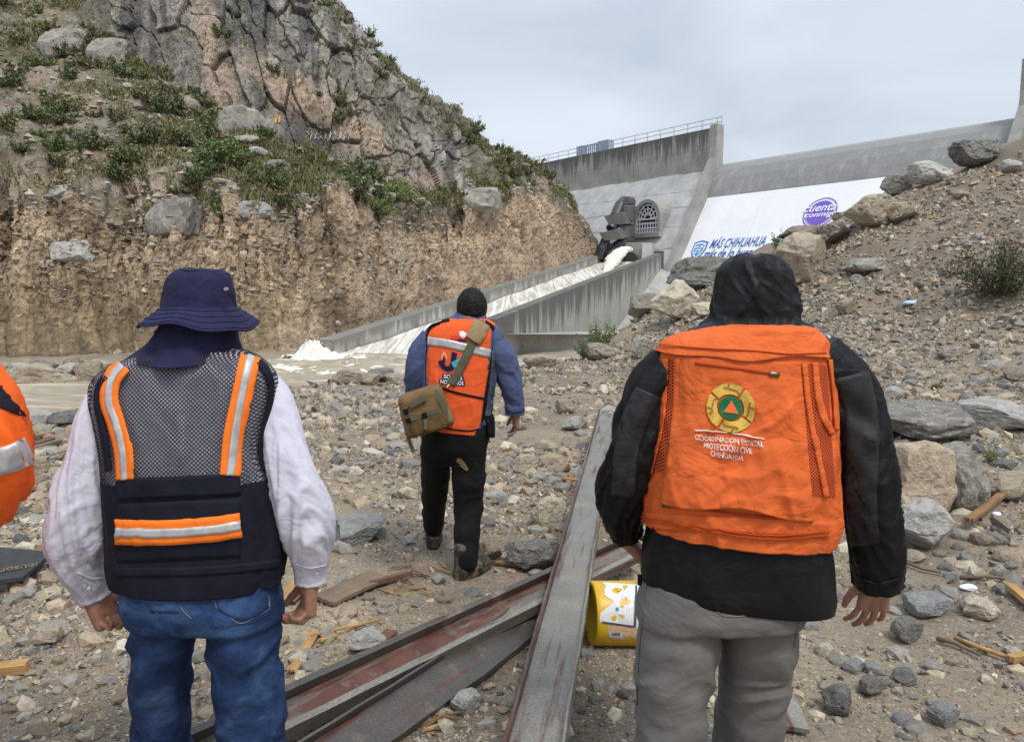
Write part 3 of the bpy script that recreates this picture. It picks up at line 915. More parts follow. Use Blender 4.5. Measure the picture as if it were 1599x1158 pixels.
paint_on_slope('lettering', fit_text('MÁS CHIHUAHUA', 6.5, 1.40, shear=.25, bold=.012), M_BLUE, 3.9, 6.2)
paint_on_slope('lettering', fit_text('más de lo bueno', 6.35, 1.05, shear=.25, bold=.018), M_BLUE, 3.6, 5.2)
paint_on_slope('lettering', fit_text('GOBIERNO DEL ESTADO', 6.2, .5, bold=.01), M_LBLUE, 3.6, 4.5)
shield = [(-.95, 1.0), (0, 1.25), (.95, 1.0), (.95, -.1), (.6, -.8), (0, -1.3), (-.6, -.8), (-.95, -.1)]
paint_on_slope('shield_emblem', flat_poly(shield), M_BLUE, 2.6, 6.1, k=.95, lift=.02)
paint_on_slope('shield_emblem', flat_poly([(x * .82, y * .82) for x, y in shield]), M_PAINT, 2.6, 6.1, k=.95, lift=.035)
paint_on_slope('shield_emblem', flat_poly([(x * .66, y * .66) for x, y in shield]), M_LBLUE, 2.6, 6.1, k=.95, lift=.05)
for (cx, cy, w, h) in ((-.3, .35, .28, .10), (.3, .35, .22, .14), (0, 0, .42, .09), (-.25, -.35, .16, .12), (.22, -.3, .2, .08)):
    paint_on_slope('shield_emblem', flat_poly([(cx - w, cy - h), (cx + w, cy - h * .4), (cx + w * .7, cy + h), (cx - w * .8, cy + h * .6)]), M_PAINT, 2.6, 6.1, lift=.065)
EC = (15.05, 9.05)
paint_on_slope('round_emblem', annulus(2.05, 2.05, 1.93, 1.93), M_PURPLE, *EC, k=.8, lift=.02)
paint_on_slope('round_emblem', annulus(1.62, 1.62, 0.001, 0.001), M_PURPLE, *EC, k=.8, lift=.03)
for a in range(200, 345, 9):
    r = 1.77; aa = math.radians(a)
    paint_on_slope('round_emblem', flat_poly([(r * math.cos(aa) - .05, r * math.sin(aa) - .07), (r * math.cos(aa) + .05, r * math.sin(aa) - .07), (r * math.cos(aa) + .05, r * math.sin(aa) + .07), (r * math.cos(aa) - .05, r * math.sin(aa) + .07)]), M_PURPLE, *EC, k=.8, lift=.025)
for txt, y, w, x in (('cuenta', .15, 4.0, -2.15), ('conmigo', -.85, 3.9, -1.7)):
    me = fit_text(txt, w, .95, shear=.25, bold=.05); 
    for v in me.vertices: v.co.x += x; v.co.y += y
    paint_on_slope('lettering', me, M_PURPLE, *EC, k=.8, lift=.045)
    me = fit_text(txt, w, .90, shear=.25, bold=.012)
    for v in me.vertices: v.co.x += x + .02; v.co.y += y + .02
    paint_on_slope('lettering', me, M_PAINT, *EC, k=.8, lift=.06)
# arched gallery portal with a white grille
gs, gz = -5.3, 8.35
W2, HB = 1.62, 1.70
mb = MB()
def arch_ring(w, hb, n=14):
    pts = [(-w, 0), (-w, hb)]
    for k in range(1, n): a = math.pi - math.pi * k / n; pts.append((w * math.cos(a), hb + w * math.sin(a)))
    return pts + [(w, hb), (w, 0)]
outer, inner = arch_ring(W2 + .38, HB), arch_ring(W2, HB)
fo = so(gz) + .6
P = []; n = len(outer)
for (ring_, o_) in ((outer, fo), (inner, fo), (inner, fo - .8), (outer, fo - 5.0)):
    P += [dm(gs + x, o_, gz + y) for x, y in ring_]
F = []
for a, b in ((0, 1), (1, 2), (3, 0)):
    for k in range(n - 1): F.append((a * n + k, a * n + k + 1, b * n + k + 1, b * n + k))
mb.poly(P, F); sub(mb.build('portal_hood', M_CON, fix=False), dam)
mb = MB(); mb.prism([dm(gs + x, fo - .78, gz + y) for x, y in inner], dm(0, 0, 0), dm(0, -.05, 0)); sub(mb.build('portal_dark_plate', M_VOID), dam)  # solid near-black plate: the gallery's inner shade is put into its colour
mb = MB(); mb.box(dm(gs, fo - .2, gz - .28), (W2 * 2 + 1.1, 1.0, .5), Matrix((DS, -DO, Vector((0, 0, 1)))).transposed()); sub(mb.build('portal_sill', M_CON), dam)
def gbar(x0, y0, x1, y1, w=.10):
    w *= 1.3; mb = MB(); mb.bar(dm(gs + x0, fo - .25, gz + y0), dm(gs + x1, fo - .25, gz + y1), w, .06, DO); return sub(mb.build('grille_bar', M_WHITEBAR), dam)
for k in range(9):
    x = -W2 + 2 * W2 * k / 8; gbar(x, 0, x, HB * .72 if abs(k - 4) < 3 else HB, .075)
for y in (.05, .52, 1.02, 1.5): gbar(-W2, y, W2, y, .10)
for a in range(0, 181, 30):
    aa = math.radians(a); gbar(.35 * math.cos(aa), 1.6 + .35 * math.sin(aa), W2 * .98 * math.cos(aa), HB + W2 * .98 * math.sin(aa), .085)
for rr in (.5, .95, 1.38):
    ap = [(rr * math.cos(math.radians(a)), 1.75 + (HB - 1.75) * rr / W2 + rr * math.sin(math.radians(a))) for a in range(0, 181, 20)]
    for a, b in zip(ap[:-1], ap[1:]): gbar(*a, *b, .08)
# pipes and thrust blocks stepping down the face
pb = tag(empty('outlet_pipework', at(955, 400, 85)), 'dark outlet pipes stepping down the dam face through concrete thrust blocks', 'pipes')
def pipe(path, r, name='pipe'):
    mb = MB(); mb.tube(path, r, 18); o = mb.build(name, M_PIPE, smooth=False); return sub(o, pb)
def blockp(corners_px, Y0, Y1, name, mat):
    mb = MB()
    a = [at(x, y, Y0) for x, y in corners_px]; back = Vector((.35, .94, .12)) * (Y1 - Y0)
    mb.prism(a, (0, 0, 0), back); return sub(mb.build(name, mat, bevel=.04), pb)
pipe([at(985, 316, 89.5), at(974, 315, 87.2), at(968, 321, 86.0), at(961, 338, 85.4)], .62)
blockp([(943, 337), (971, 331), (979, 350), (951, 352)], 83.5, 87.0, 'thrust_block', M_CONW)
blockp([(970, 320), (984, 322), (986, 345), (976, 344)], 85.5, 89.0, 'thrust_block', M_CONW)
pipe([at(962, 346, 84.5), at(954, 358, 83.9)], .6)
blockp([(935, 364), (963, 357), (972, 373), (944, 376)], 81.5, 85.5, 'thrust_block', M_CONW)
blockp([(965, 350), (978, 352), (980, 372), (974, 374)], 84, 88, 'thrust_block', M_CONW)
pipe([at(948, 370, 82.6), at(940, 388, 82.2), at(934, 402, 82.4)], .5)
pipe([at(986, 381, 86.5), at(972, 378, 83.5), at(964, 383, 82.7), at(953, 397, 82.4), at(950, 405, 83)], .52)
# ---- railing along the parapet
rail = tag(empty('crest_railing', dm(-20, -.6, 19.6)), 'thin grey pipe railing along the top of the stained parapet', 'railing')
for k in range(24):
    s = -47 + 2.05 * k
    mb = MB(); mb.bar(dm(s, -.3, 19.5), dm(s, -.3, 20.6), .07); sub(mb.build('post', M_RAIL), rail)
for z in (20.08, 20.59):
    mb = MB(); mb.bar(dm(-47, -.3, z), dm(.75, -.3, z + (.0)), .06); sub(mb.build('rail', M_RAIL), rail)
mb = MB(); mb.bar(dm(.75, -.3, 19.75), dm(.75, -.3, 20.75), .07); sub(mb.build('post', M_RAIL), rail)
# ---- slatted gate house on the crest
gh = tag(empty('slatted_screen', dm(-20, -2, 19.3)), 'blue grey slatted metal screen standing on the dam crest', 'screen')
RD = Matrix((DS, -DO, Vector((0, 0, 1)))).transposed()
for s0, s1 in ((-24.6, -23.2), (-20.3, -18.2)):
    mb = MB(); mb.box(dm((s0 + s1) / 2, -2.2, 20.1), (s1 - s0, .6 if s0 < -22 else 1.0, 2.3), RD); sub(mb.build('side_panel', M_GATE), gh)
for k in range(7):
    s = -22.95 + .40 * k
    mb = MB(); mb.box(dm(s, -2.2, 20.1), (.14, .14, 2.1), RD); sub(mb.build('slat', M_GATE), gh)
mb = MB(); mb.box(dm(-21.75, -2.2, 21.18), (2.9, .2, .12), RD); sub(mb.build('top_beam', M_GATE), gh)
# ================================================================== ROCKS
def ground_hit(px, py):
    """where the ray through that photo pixel meets the ground surface"""
    a = (px - 799.5) / FPX; b = (579.0 - py) / FPX
    dy = CP + b * SP; dz = -SP + b * CP
    lo, hi = 1.2, 60.0
    for n in (170, 24):
        t = np.geomspace(lo, hi, n).astype(np.float32)
        x, y, z = a * t, dy * t, CAM_H + dz * t
        hit = z < G(x, y, False)
        if not hit.any() or (py < 600 and y[np.argmax(hit)] > 34): return ground_hit(px, py + 2) if py < 1100 else Vector((0, 30, 0))
        k = int(np.argmax(hit)); lo, hi = float(t[max(0, k - 1)]), float(t[k])
        if lo == hi: break
    return Vector((float(x[k]), float(y[k]), g1(float(x[k]), float(y[k]))))
def rock_verts(sub, seed, flat=1.0, planes=11, rough=.06):
    rng = np.random.default_rng(seed)
    v, f = ico(sub); v = v.copy()
    v *= np.array([1.0, .72 + .3 * rng.random(), (.55 + .25 * rng.random()) * flat])
    for _ in range(planes):
        n = rng.normal(size=3); n /= np.linalg.norm(n)
        ext = np.abs(n * np.array([1, .85, .65 * flat])).sum() * .66
        d = ext * (.62 + .30 * rng.random())
        k = v @ n - d
        v = v - np.where(k > 0, k, 0)[:, None] * n * .96
    v = v * (1 + rough * fbm(v * 2.2 + seed * 3.1, 4, seed) + rough * .5 * (ridged(v * 3.1 + seed, 3, seed + 9) - .6))[:, None]
    if sub > 2:
        g1q, g2q, gq = voronoi(v * 1.9 + seed, seed); v = v * (1 + .10 * (gq - .5) - .07 * (1 - sstep(0, .07, g2q - g1q)))[:, None]
    v -= (v.max(0) + v.min(0)) / 2
    v /= np.abs(v[:, 0]).max()
    return v.astype(np.float32), f
def rock_material(name, stops, mott=(.6, 1.4), spot=None):
    m = NT(name); p = m.obj(); r = m.orand()
    base = m.ramp(r, stops)
    off = m.n('ShaderNodeVectorMath', operation='ADD'); sc_ = m.n('ShaderNodeVectorMath', operation='SCALE')
    m.l(p, off.inputs[0]); cmb = m.n('ShaderNodeCombineXYZ')
    for i in range(3): m.l(m.math('MULTIPLY', r, 37.0 + 11 * i), cmb.inputs[i])
    m.l(cmb.outputs[0], off.inputs[1]); q = off.outputs[0]
    n1 = m.noise(q, 2.2, 6, .65, .4); n2 = m.noise(q, 11, 4, .6)
    c = m.mix(1.0, base, m.ramp(n1, [(.28, mott[0]), (.72, mott[1])]), 'MULTIPLY')
    c = m.mix(1.0, c, m.ramp(n2, [(.3, .78), (.7, 1.2)]), 'MULTIPLY')
    ve = m.math('LESS_THAN', m.math('ABSOLUTE', m.math('SUBTRACT', m.noise(q, 1.6, 5, .6, 1.2), .5)), .012)
    c = m.mix(m.math('MULTIPLY', ve, .45), c, (.50, .47, .42))
    if spot: c = m.mix(m.ramp(m.noise(q, 3.4, 5, .7), [(.55, 0), (.68, .8)]), c, spot)
    m.color(c); m.rough(m.ramp(n1, [(.3, .55), (.7, .9)]))
    m.bump(m.math('ADD', n1, m.math('MULTIPLY', n2, .35)), .6, .12)
    return m.mat
RM = {
    'grey': rock_material('grey_limestone', [(0, (.175, .163, .145)), (.5, (.24, .222, .192)), (1, (.30, .278, .238))], (.55, 1.4), (.34, .29, .22)),
    'tan': rock_material('tan_rock', [(0, (.32, .25, .165)), (.5, (.39, .315, .215)), (1, (.34, .285, .21))], (.6, 1.3), (.22, .20, .17)),
    'cream': rock_material('cream_rock', [(0, (.47, .41, .30)), (.5, (.53, .46, .345)), (1, (.45, .375, .265))], (.65, 1.25), (.30, .24, .16)),
    'brown': rock_material('brown_rock', [(0, (.19, .145, .10)), (.5, (.25, .20, .145)), (1, (.29, .235, .17))], (.55, 1.4), (.20, .19, .175)),
    'dark': rock_material('dark_grey_rock', [(0, (.092, .088, .082)), (.5, (.13, .124, .113)), (1, (.165, .156, .14))], (.6, 1.45), (.22, .20, .17)),
    'slate': rock_material('slate_rock', [(0, (.20, .205, .20)), (1, (.27, .27, .26))], (.75, 1.2)),
    'pale': rock_material('pale_grey_rock', [(0, (.36, .35, .325)), (1, (.45, .43, .39))], (.6, 1.25), (.22, .21, .20)),
    'pink': rock_material('pinkish_tan_rock', [(0, (.46, .355, .25)), (1, (.46, .355, .25))], (.65, 1.25), (.25, .19, .14)),
}
PROTO_BIG = []; PROTO_SM = []; PROTO_FLAT = []
for k in range(10):
    v, f = rock_verts(4, 100 + k, 1.0, 12, .13); PROTO_BIG.append(mesh_np('boulder', v, f, False))
for k in range(5):
    v, f = rock_verts(4, 160 + k, .45, 9, .11); PROTO_FLAT.append(mesh_np('slab_rock', v, f, False))
for k in range(10):
    v, f = rock_verts(2, 200 + k, .8, 9, .14); PROTO_SM.append(mesh_np('stone', v, f, False))
for me in PROTO_BIG + PROTO_SM + PROTO_FLAT: me.materials.append(RM['grey'])
def rock(name, proto, mat, loc, size, rot, label, group=None, tilt=(0, 0)):
    o = bpy.data.objects.new(name, proto)
    COL.objects.link(o)
    o.location = loc
    o.scale = size if hasattr(size, '__len__') else (size,) * 3
    o.rotation_euler = (tilt[0], tilt[1], rot)
    o.material_slots[0].link = 'OBJECT'; o.material_slots[0].material = RM[mat]
    tag(o, label, 'boulder' if name == 'boulder' else 'rock', group)
    return o
def boulder(px, py, w, h, mat, label, k=0, rot=0.0, flat=False, tilt=(0, 0), dep=.75, sink=.12):
    """a boulder whose foot shows at (px, py) and which spans w x h photo pixels"""
    p = ground_hit(px, py)
    s = p.y / FPX
    W, H = w * s / 2, h * s / 2
    proto = (PROTO_FLAT if flat else PROTO_BIG)[k % (5 if flat else 10)]
    zz = max(abs(v.co.z) for v in proto.vertices)
    yy = max(abs(v.co.y) for v in proto.vertices)
    return rock('boulder', proto, mat, (p.x, p.y + W * dep * .5, p.z + H * (1 - sink)), (W, W * dep / yy, H / zz), rot, label, None, tilt)
BOULDERS = [
    (1533, 258, 78, 46, 'dark', 'dark rounded boulder on the mound crest below the right pier', 0, .2),
    (1401, 303, 48, 32, 'grey', 'small grey round boulder on the mound crest against the white spillway', 1, 0),
    (1368, 352, 92, 52, 'tan', 'angular tan boulder high on the mound below the white spillway', 2, .3),
    (1459, 286, 66, 38, 'pale', 'pale craggy boulder left of the dark boulder on the mound crest', 3, 0),
    (1415, 345, 58, 34, 'tan', 'small tan boulder right of the angular tan one on the mound', 9, 1),
    (1309, 380, 62, 36, 'brown', 'brown boulder under the round purple emblem', 4, .6),
    (1262, 376, 78, 26, 'brown', 'low brown rock ledge just left of the brown boulder below the emblem', 5, 0),
    (1252, 440, 100, 84, 'tan', 'big tan triangular boulder right behind the black hood', 6, .9),
    (1100, 448, 110, 52, 'dark', 'dark flat-topped boulder left of the black hood below the lettering', 7, .1),
    (1064, 500, 82, 66, 'cream', 'large cream boulder tilted left of the black hood', 8, .7, False, (.2, -.5)),
    (1005, 496, 54, 42, 'grey', 'grey rough boulder left of the large cream boulder', 9, .3),
    (1101, 494, 42, 24, 'cream', 'small cream rock right below the large cream boulder', 0, .3),
    (1002, 558, 44, 34, 'grey', 'grey round rock above the right man\'s left shoulder', 1, .5),
    (938, 561, 50, 28, 'brown', 'low brown rock at the foot of the mound by the pool', 3, 0),
    (1353, 428, 64, 28, 'grey', 'single grey rock lying on bare brown soil of the mound', 5, .2),
    (1324, 489, 34, 24, 'tan', 'small tan stone alone on the brown soil right of the hood', 6, .4),
    (1485, 560, 38, 18, 'grey', 'small flat grey stone on the brown slope below the right bush', 2, 0),
    (1584, 272, 40, 24, 'pale', 'pale flat rock on the mound crest at the right edge', 4, 0),
    (1450, 688, 190, 62, 'grey', 'long grey rock slab behind the right man\'s arm', 1, .12, True),
    (1565, 672, 120, 50, 'pale', 'pale rock slab at the right edge beside the long grey slab', 0, -.1, True),
    (1432, 805, 112, 128, 'pink', 'big pinkish tan flat-faced boulder beside the right man\'s elbow', 7, .15),
    (1510, 800, 96, 120, 'grey', 'grey veined half of the split boulder beside the pinkish one', 3, .4),
    (1452, 858, 118, 84, 'pale', 'rounded pale boulder in front of the split boulder', 8, .5),
    (1578, 784, 84, 50, 'tan', 'smooth tan boulder at the right edge', 5, .2),
    (1455, 772 + 190, 90, 34, 'slate', 'flat blue grey slab rock right of the right man\'s hand', 2, .3, True),
    (1540, 965, 70, 34, 'cream', 'low cream rock near the right edge past the flat slab', 3, .8),
    (1418, 1003, 62, 40, 'dark', 'dark angular stone below the right man\'s right hand', 1, .8),
    (1362, 1085, 46, 30, 'dark', 'dark stone at the lower right below the sharp white chip', 9, .4),
    (1478, 1130, 56, 42, 'slate', 'blue grey stone at the lower right corner area', 6, .4),
    (1310, 1110, 66, 46, 'dark', 'dark rock next to the steel plate end', 2, 1.0),
    (562, 846, 84, 46, 'slate', 'flat smooth slate slab left of the middle man\'s legs', 4, .35, True, (.25, -.1)),
    (857, 824, 62, 54, 'cream', 'cream angular boulder left of the upright steel channel', 2, .3),
    (769, 878, 46, 46, 'tan', 'tan rounded boulder beside the middle man\'s boot', 4, .6),
    (836, 893, 98, 52, 'dark', 'dark gritty boulder beside the steel channel', 8, .1),
    (818, 737, 38, 30, 'cream', 'small cream rock right of the middle man\'s hand', 7, .4),
    (884, 646, 32, 26, 'tan', 'upper tan stone of the little heap right of the middle man', 3, .2),
    (893, 672, 40, 22, 'pale', 'lower pale stone of the little heap right of the middle man', 5, 1),
    (728, 1114, 54, 42, 'pale', 'grey and white rock in front of the lower steel channel', 6, .8),
    (572, 1018, 60, 38, 'pale', 'white streaked grey rock among the wood splinters', 9, .2),
    (70, 1012, 44, 30, 'cream', 'cream stone on the sand left of the blue jeans', 5, .1),
    (40, 745, 60, 34, 'tan', 'tan rock in the gravel heap by the orange sleeve', 7, .3),
    (130, 900, 90, 36, 'cream', 'cream rock beside the black printed board', 3, .3),
    (88, 610, 60, 30, 'tan', 'tan flat rock on the rubble shelf across the stream', 2, .2),
    (42, 606, 82, 40, 'tan', 'biggest tan rock of the rubble shelf across the stream', 1, .6),
    (66, 586, 46, 26, 'dark', 'dark rock topmost of the rubble heap across the stream', 4, .2),
    (108, 594, 50, 30, 'pale', 'pale rock in the middle of the rubble heap across the stream', 6, 1.2),
    (136, 600, 46, 38, 'brown', 'brown rock at the right of the rubble heap across the stream', 0, .5),
    (118, 668, 80, 30, 'dark', 'dark wet boulder lying in the shallow stream', 9, .1),
    (60, 664, 60, 24, 'pale', 'pale flat rock at the stream\'s near edge', 2, .1, True),
    (545, 600, 56, 26, 'tan', 'tan rock on the bank in front of the foaming water', 1, .2),
    (505, 598, 42, 24, 'grey', 'grey rock left of the tan rock by the foaming water', 3, .2),
    (590, 596, 48, 22, 'grey', 'grey rock on the bank close to the middle man\'s arm', 5, .2),
    (845, 574, 60, 22, 'tan', 'low tan rock on the far edge of the gravel right of the middle man', 6, .1),
]
for b in BOULDERS:
    px, py, w, h, mat, lab = b[:6]
    boulder(px, py, w, h, mat, lab, b[6], b[7], b[8] if len(b) > 8 else False, b[9] if len(b) > 9 else (0, 0))
# stones one can count, scattered by zone; every zone is a group of its own
MID = [  # x0, x1, y0, y1, count, smallest, largest width in photo px, materials, label, group
    (0, 215, 655, 905, 44, 14, 40, ['grey', 'grey', 'pale', 'tan', 'brown', 'dark'], 'stone in the heap behind the left man', 'rubble stones behind the left man'),
    (1300, 1599, 575, 660, 26, 14, 38, ['tan', 'grey', 'brown', 'pale'], 'stone above the long slab', 'loose stones above the long slab'),
    (1390, 1599, 820, 960, 32, 16, 46, ['grey', 'grey', 'tan', 'brown', 'pale', 'dark'], 'stone below the right boulders', 'rubble stones below the right boulders'),
    (1250, 1599, 965, 1158, 26, 14, 40, ['grey', 'dark', 'tan', 'cream', 'slate'], 'stone at the lower right', 'loose stones at the lower right'),
    (755, 960, 610, 900, 28, 12, 30, ['cream', 'tan', 'grey', 'pale'], 'stone right of the middle man', 'stones right of the middle man'),
    (470, 655, 620, 1000, 24, 12, 26, ['pale', 'tan', 'grey', 'slate', 'cream'], 'stone left of the middle man', 'stones left of the middle man'),
    (0, 200, 915, 1158, 12, 12, 26, ['tan', 'cream', 'grey', 'dark'], 'stone at the lower left', 'stones at the lower left'),
    (640, 1000, 1000, 1158, 24, 12, 30, ['grey', 'dark', 'tan', 'pale', 'cream'], 'stone in front of the channels', 'stones in front of the channels'),
    (430, 660, 572, 600, 20, 14, 40, ['grey', 'tan', 'brown', 'pale', 'dark'], 'stone along the foaming water', 'stones along the foaming water'),
    (0, 170, 572, 612, 18, 14, 44, ['tan', 'brown', 'grey', 'pale'], 'rock below the cut bank', 'rubble rocks at the foot of the cut bank'),
    (1000, 1599, 300, 570, 34, 10, 30, ['tan', 'grey', 'brown', 'pale'], 'stone on the right mound', 'stones scattered on the right mound'),
]
CW = {'grey': 'grey', 'tan': 'tan', 'cream': 'cream', 'brown': 'brown', 'dark': 'dark', 'slate': 'blue grey', 'pale': 'pale grey'}
def describe(lab, mat, t, u, v):
    size = 'large' if t > .45 else ('mid-sized' if t > .12 else 'small')
    side = ('left', 'middle', 'right')[min(2, int(u * 3))]; row = ('far', 'near')[int(v > .5)]
    return f'{size} {CW[mat]} {lab}, {row} {side} of its patch'
_r = np.random.default_rng(77)
for (x0, x1, y0, y1, n, a, b, mats, lab, grp) in MID:
    k = 0; tries = 0
    while k < n and tries < n * 5:
        tries += 1
        px, py = x0 + (x1 - x0) * _r.random(), y0 + (y1 - y0) * _r.random()
        p = ground_hit(px, py)
        if p.y > 40 or p.y < 1.3 or (p.z < WATER_Z + .02): continue
        w = a + (b - a) * _r.random() ** 2.2
        s = w * p.y / FPX / 2
        m_ = mats[int(_r.integers(len(mats)))]
        lb = describe(lab, m_, (w - a) / (b - a), (px - x0) / (x1 - x0), (py - y0) / (y1 - y0))
        rock('rock', PROTO_SM[int(_r.integers(10))], m_, (p.x, p.y, p.z + s * .22), (s, s * (.75 + .5 * _r.random()), s * (.7 + .5 * _r.random())), 6.28 * _r.random(), lb, grp, (.5 * _r.normal() * .5, .5 * _r.normal() * .5))
        k += 1
# gravel that nobody could count
PAL = np.array([[.225, .205, .18], [.160, .150, .138], [.31, .285, .245], [.36, .285, .195], [.46, .395, .295], [.235, .175, .12], [.095, .093, .092], [.40, .34, .26]])
PW = np.array([.20, .08, .10, .24, .09, .17, .04, .08])
def gravel():
    rng = np.random.default_rng(11)
    N = 215000
    r = np.exp(np.log(2.3) + (np.log(26) - np.log(2.3)) * rng.random(N) ** .95)
    th = np.radians(-42 + 84 * rng.random(N))
    x, y = r * np.sin(th), r * np.cos(th)
    P = np.stack([x, y, 0 * x], 1)
    z = G(x, y)
    dens = .50 + 1.0 * fbm(P * .7, 3, 201) + .35 * fbm(P * 2.5, 2, 203)
    dens += .30 * np.clip((x - 2.2) / 2, 0, 1) + .35 * np.clip((-x - 2.0) / 1.5, 0, 1) * (y > 3.6) + .10 * sstep(5, 9, y)
    keep = (rng.random(N) < np.clip(dens, .06, 1)) & (z > WATER_Z - .05)
    x, y, z, r, P = x[keep], y[keep], z[keep], r[keep], P[keep]
    n = len(x)
    smin = np.clip(.0014 * r, .0038, None)
    s = smin * (1 - rng.random(n)) ** (-1 / 2.25)
    s = np.clip(s, 0, np.clip(.014 * r, .03, .10))
    big = s > .0080 * r
    Vs, Fs, Cs = [], [], []; base = 0
    col = PAL[rng.choice(len(PAL), n, p=PW)] * (.72 + .5 * rng.random((n, 1))) * (.97 + .06 * rng.random((n, 3)))
    rot = rng.random(n) * 6.283; tx = rng.normal(size=n) * .35
    for sub, mask in ((0, ~big), (1, big)):
        for var in range(6):
            if sub == 0:
                v0, f0 = ico(1); rr = np.random.default_rng(300 + var)
                v0, f0 = (np.array([[1, 0, 0], [-1, 0.1, 0], [0.1, 1, 0], [-.1, -1, 0], [0.15, -.1, 1], [0, 0, -1]], np.float32) * np.array([1, .8, .62]) + rr.normal(size=(6, 3)) * .26).astype(np.float32), np.array([[0, 2, 4], [2, 1, 4], [1, 3, 4], [3, 0, 4], [2, 0, 5], [1, 2, 5], [3, 1, 5], [0, 3, 5]], np.int32)
            else:
                v0, f0 = rock_verts(1, 400 + var, .75, 8, .16)
            idx = np.where(mask)[0]; idx = idx[idx % 6 == var]
            if not len(idx): continue
            c, sn = np.cos(rot[idx])[:, None], np.sin(rot[idx])[:, None]
            vx = v0[None, :, 0] * (1 + .3 * np.sin(idx * 1.7))[:, None]; vy = v0[None, :, 1] + 0 * vx; vz = v0[None, :, 2] * (.75 + .5 * np.abs(np.sin(idx * 3.1)))[:, None]
            ct, stt = np.cos(tx[idx])[:, None], np.sin(tx[idx])[:, None]
            vx, vz = vx * ct - vz * stt, vx * stt + vz * ct
            ss = s[idx][:, None]
            X = (vx * c - vy * sn) * ss + x[idx][:, None]; Y = (vx * sn + vy * c) * ss + y[idx][:, None]; Z = vz * ss + z[idx][:, None] + ss * .08
            V = np.stack([X, Y, Z], -1).reshape(-1, 3)
            nv = len(v0)
            F = (f0[None] + (np.arange(len(idx)) * nv)[:, None, None]).reshape(-1, 3) + base
            Vs.append(V); Fs.append(F); Cs.append(np.repeat(col[idx], nv, 0)); base += len(V)
    me = mesh_np('gravel', np.concatenate(Vs), np.concatenate(Fs), False)
    add_color(me, np.concatenate(Cs)); return me
def gravel_material():
    m = NT('mixed_gravel'); p = m.pos(); n = m.noise(p, 60, 4, .6)
    m.color(m.mix(1.0, m.attr('Col'), m.ramp(n, [(.3, .72), (.7, 1.28)]), 'MULTIPLY')); m.rough(.78); return m.mat
tag(link('gravel', gravel(), gravel_material()), 'mixed grey and tan gravel strewn over the sandy ground', 'gravel', kind='stuff')

# ================================================================== HILLSIDE: rocks and shrubs
def hill_part(px, v):
    a = ('far left', 'left', 'middle', 'right', 'far right')[min(4, int(px / 175))]
    b = ('edge of the cut bank', 'lower slope', 'mid slope', 'upper slope')[min(3, int((v - 2.0) * 4))] if v < 3 else ('cliff face', 'skyline')[int(v > 4)]
    return f'{a} {b} of the hill'
HB_ = [  # photo column, profile v, half width m, half height m, material, label
    (88, 1.99, 1.15, .36, 'pale', 'long flat pale boulder at the edge of the cut bank far left'),
    (255, 1.84, 1.20, .95, 'grey', 'large grey boulder sticking out of the cut bank above the hat'),
    (68, 1.70, .55, .32, 'tan', 'tan rock half buried in the bank at the far left'),
    (110, 1.62, 1.0, .40, 'pale', 'pale ledge rock half buried in the cut bank at left'),
    (372, 2.72, 1.5, 1.25, 'grey', 'big grey boulder at the foot of the cliff above the green bush'),
    (165, 2.75, 1.3, 1.0, 'grey', 'grey boulder on the upper left slope below the dark slabs'),
    (95, 2.70, 1.5, 1.1, 'grey', 'grey outcrop boulder high on the far left slope'),
    (172, 2.28, .62, .34, 'grey', 'small grey boulder in the middle of the left slope'),
    (75, 2.33, .7, .30, 'grey', 'flat grey rock on the left slope among shrubs'),
    (288, 2.2, .62, .5, 'grey', 'grey boulder on the slope just left of the green bush'),
    (392, 1.95, .95, .42, 'pale', 'pale slab tilted on the bank edge below the green bush'),
    (425, 2.42, .8, .42, 'grey', 'grey boulder on the slope right of the green bush'),
    (372, 1.90, .9, .45, 'grey', 'grey rock jutting from the bank edge under the green bush'),
    (745, 1.98, 1.7, .80, 'grey', 'wide grey rock outcrop at the right end of the hillside'),
]
for (px, v, w, h, mat, lab) in HB_:
    p, nn = hill_at(px, v)
    zz = max(abs(q.co.z) for q in PROTO_BIG[1].vertices)
    rock('boulder', PROTO_BIG[int(px) % 10], mat, p + Vector((0, .35 * w, h * .12)), (w, w * .8, h / .62), .3 * math.sin(px), lab)
_r = np.random.default_rng(99)
for k in range(26):
    px = _r.random() * 860; v = 2.02 + .95 * _r.random() ** 1.1
    if px > 720: v = 2.0 + 2.0 * _r.random()
    p, nn = hill_at(px, v); s = .22 + .5 * _r.random() ** 2
    rock('rock', PROTO_SM[k % 10], ['grey', 'grey', 'pale', 'tan'][k % 4], p + Vector((0, 0, s * .15)), (s * 1.3, s, s * .8), 6.28 * _r.random(), f"{['grey', 'grey', 'pale', 'tan'][k % 4]} rock on the {hill_part(px, v)}", 'rocks scattered on the hillside')
def leaf_material(name, stops, tr=.25):
    m = NT(name); r = m.attr('Col'); 
    n = m.orand(); c = m.mix(1.0, r, m.ramp(n, [(0, (.75, .78, .7)), (.5, (1, 1, 1)), (1, (1.35, 1.2, 1.0))]), 'MULTIPLY')
    m.color(c); m.rough(.75); return m.mat
M_LEAF = leaf_material('desert_shrub_leaf', None)
M_TWIG = metal('grey_brown_twig', (.10, .08, .06), .9)
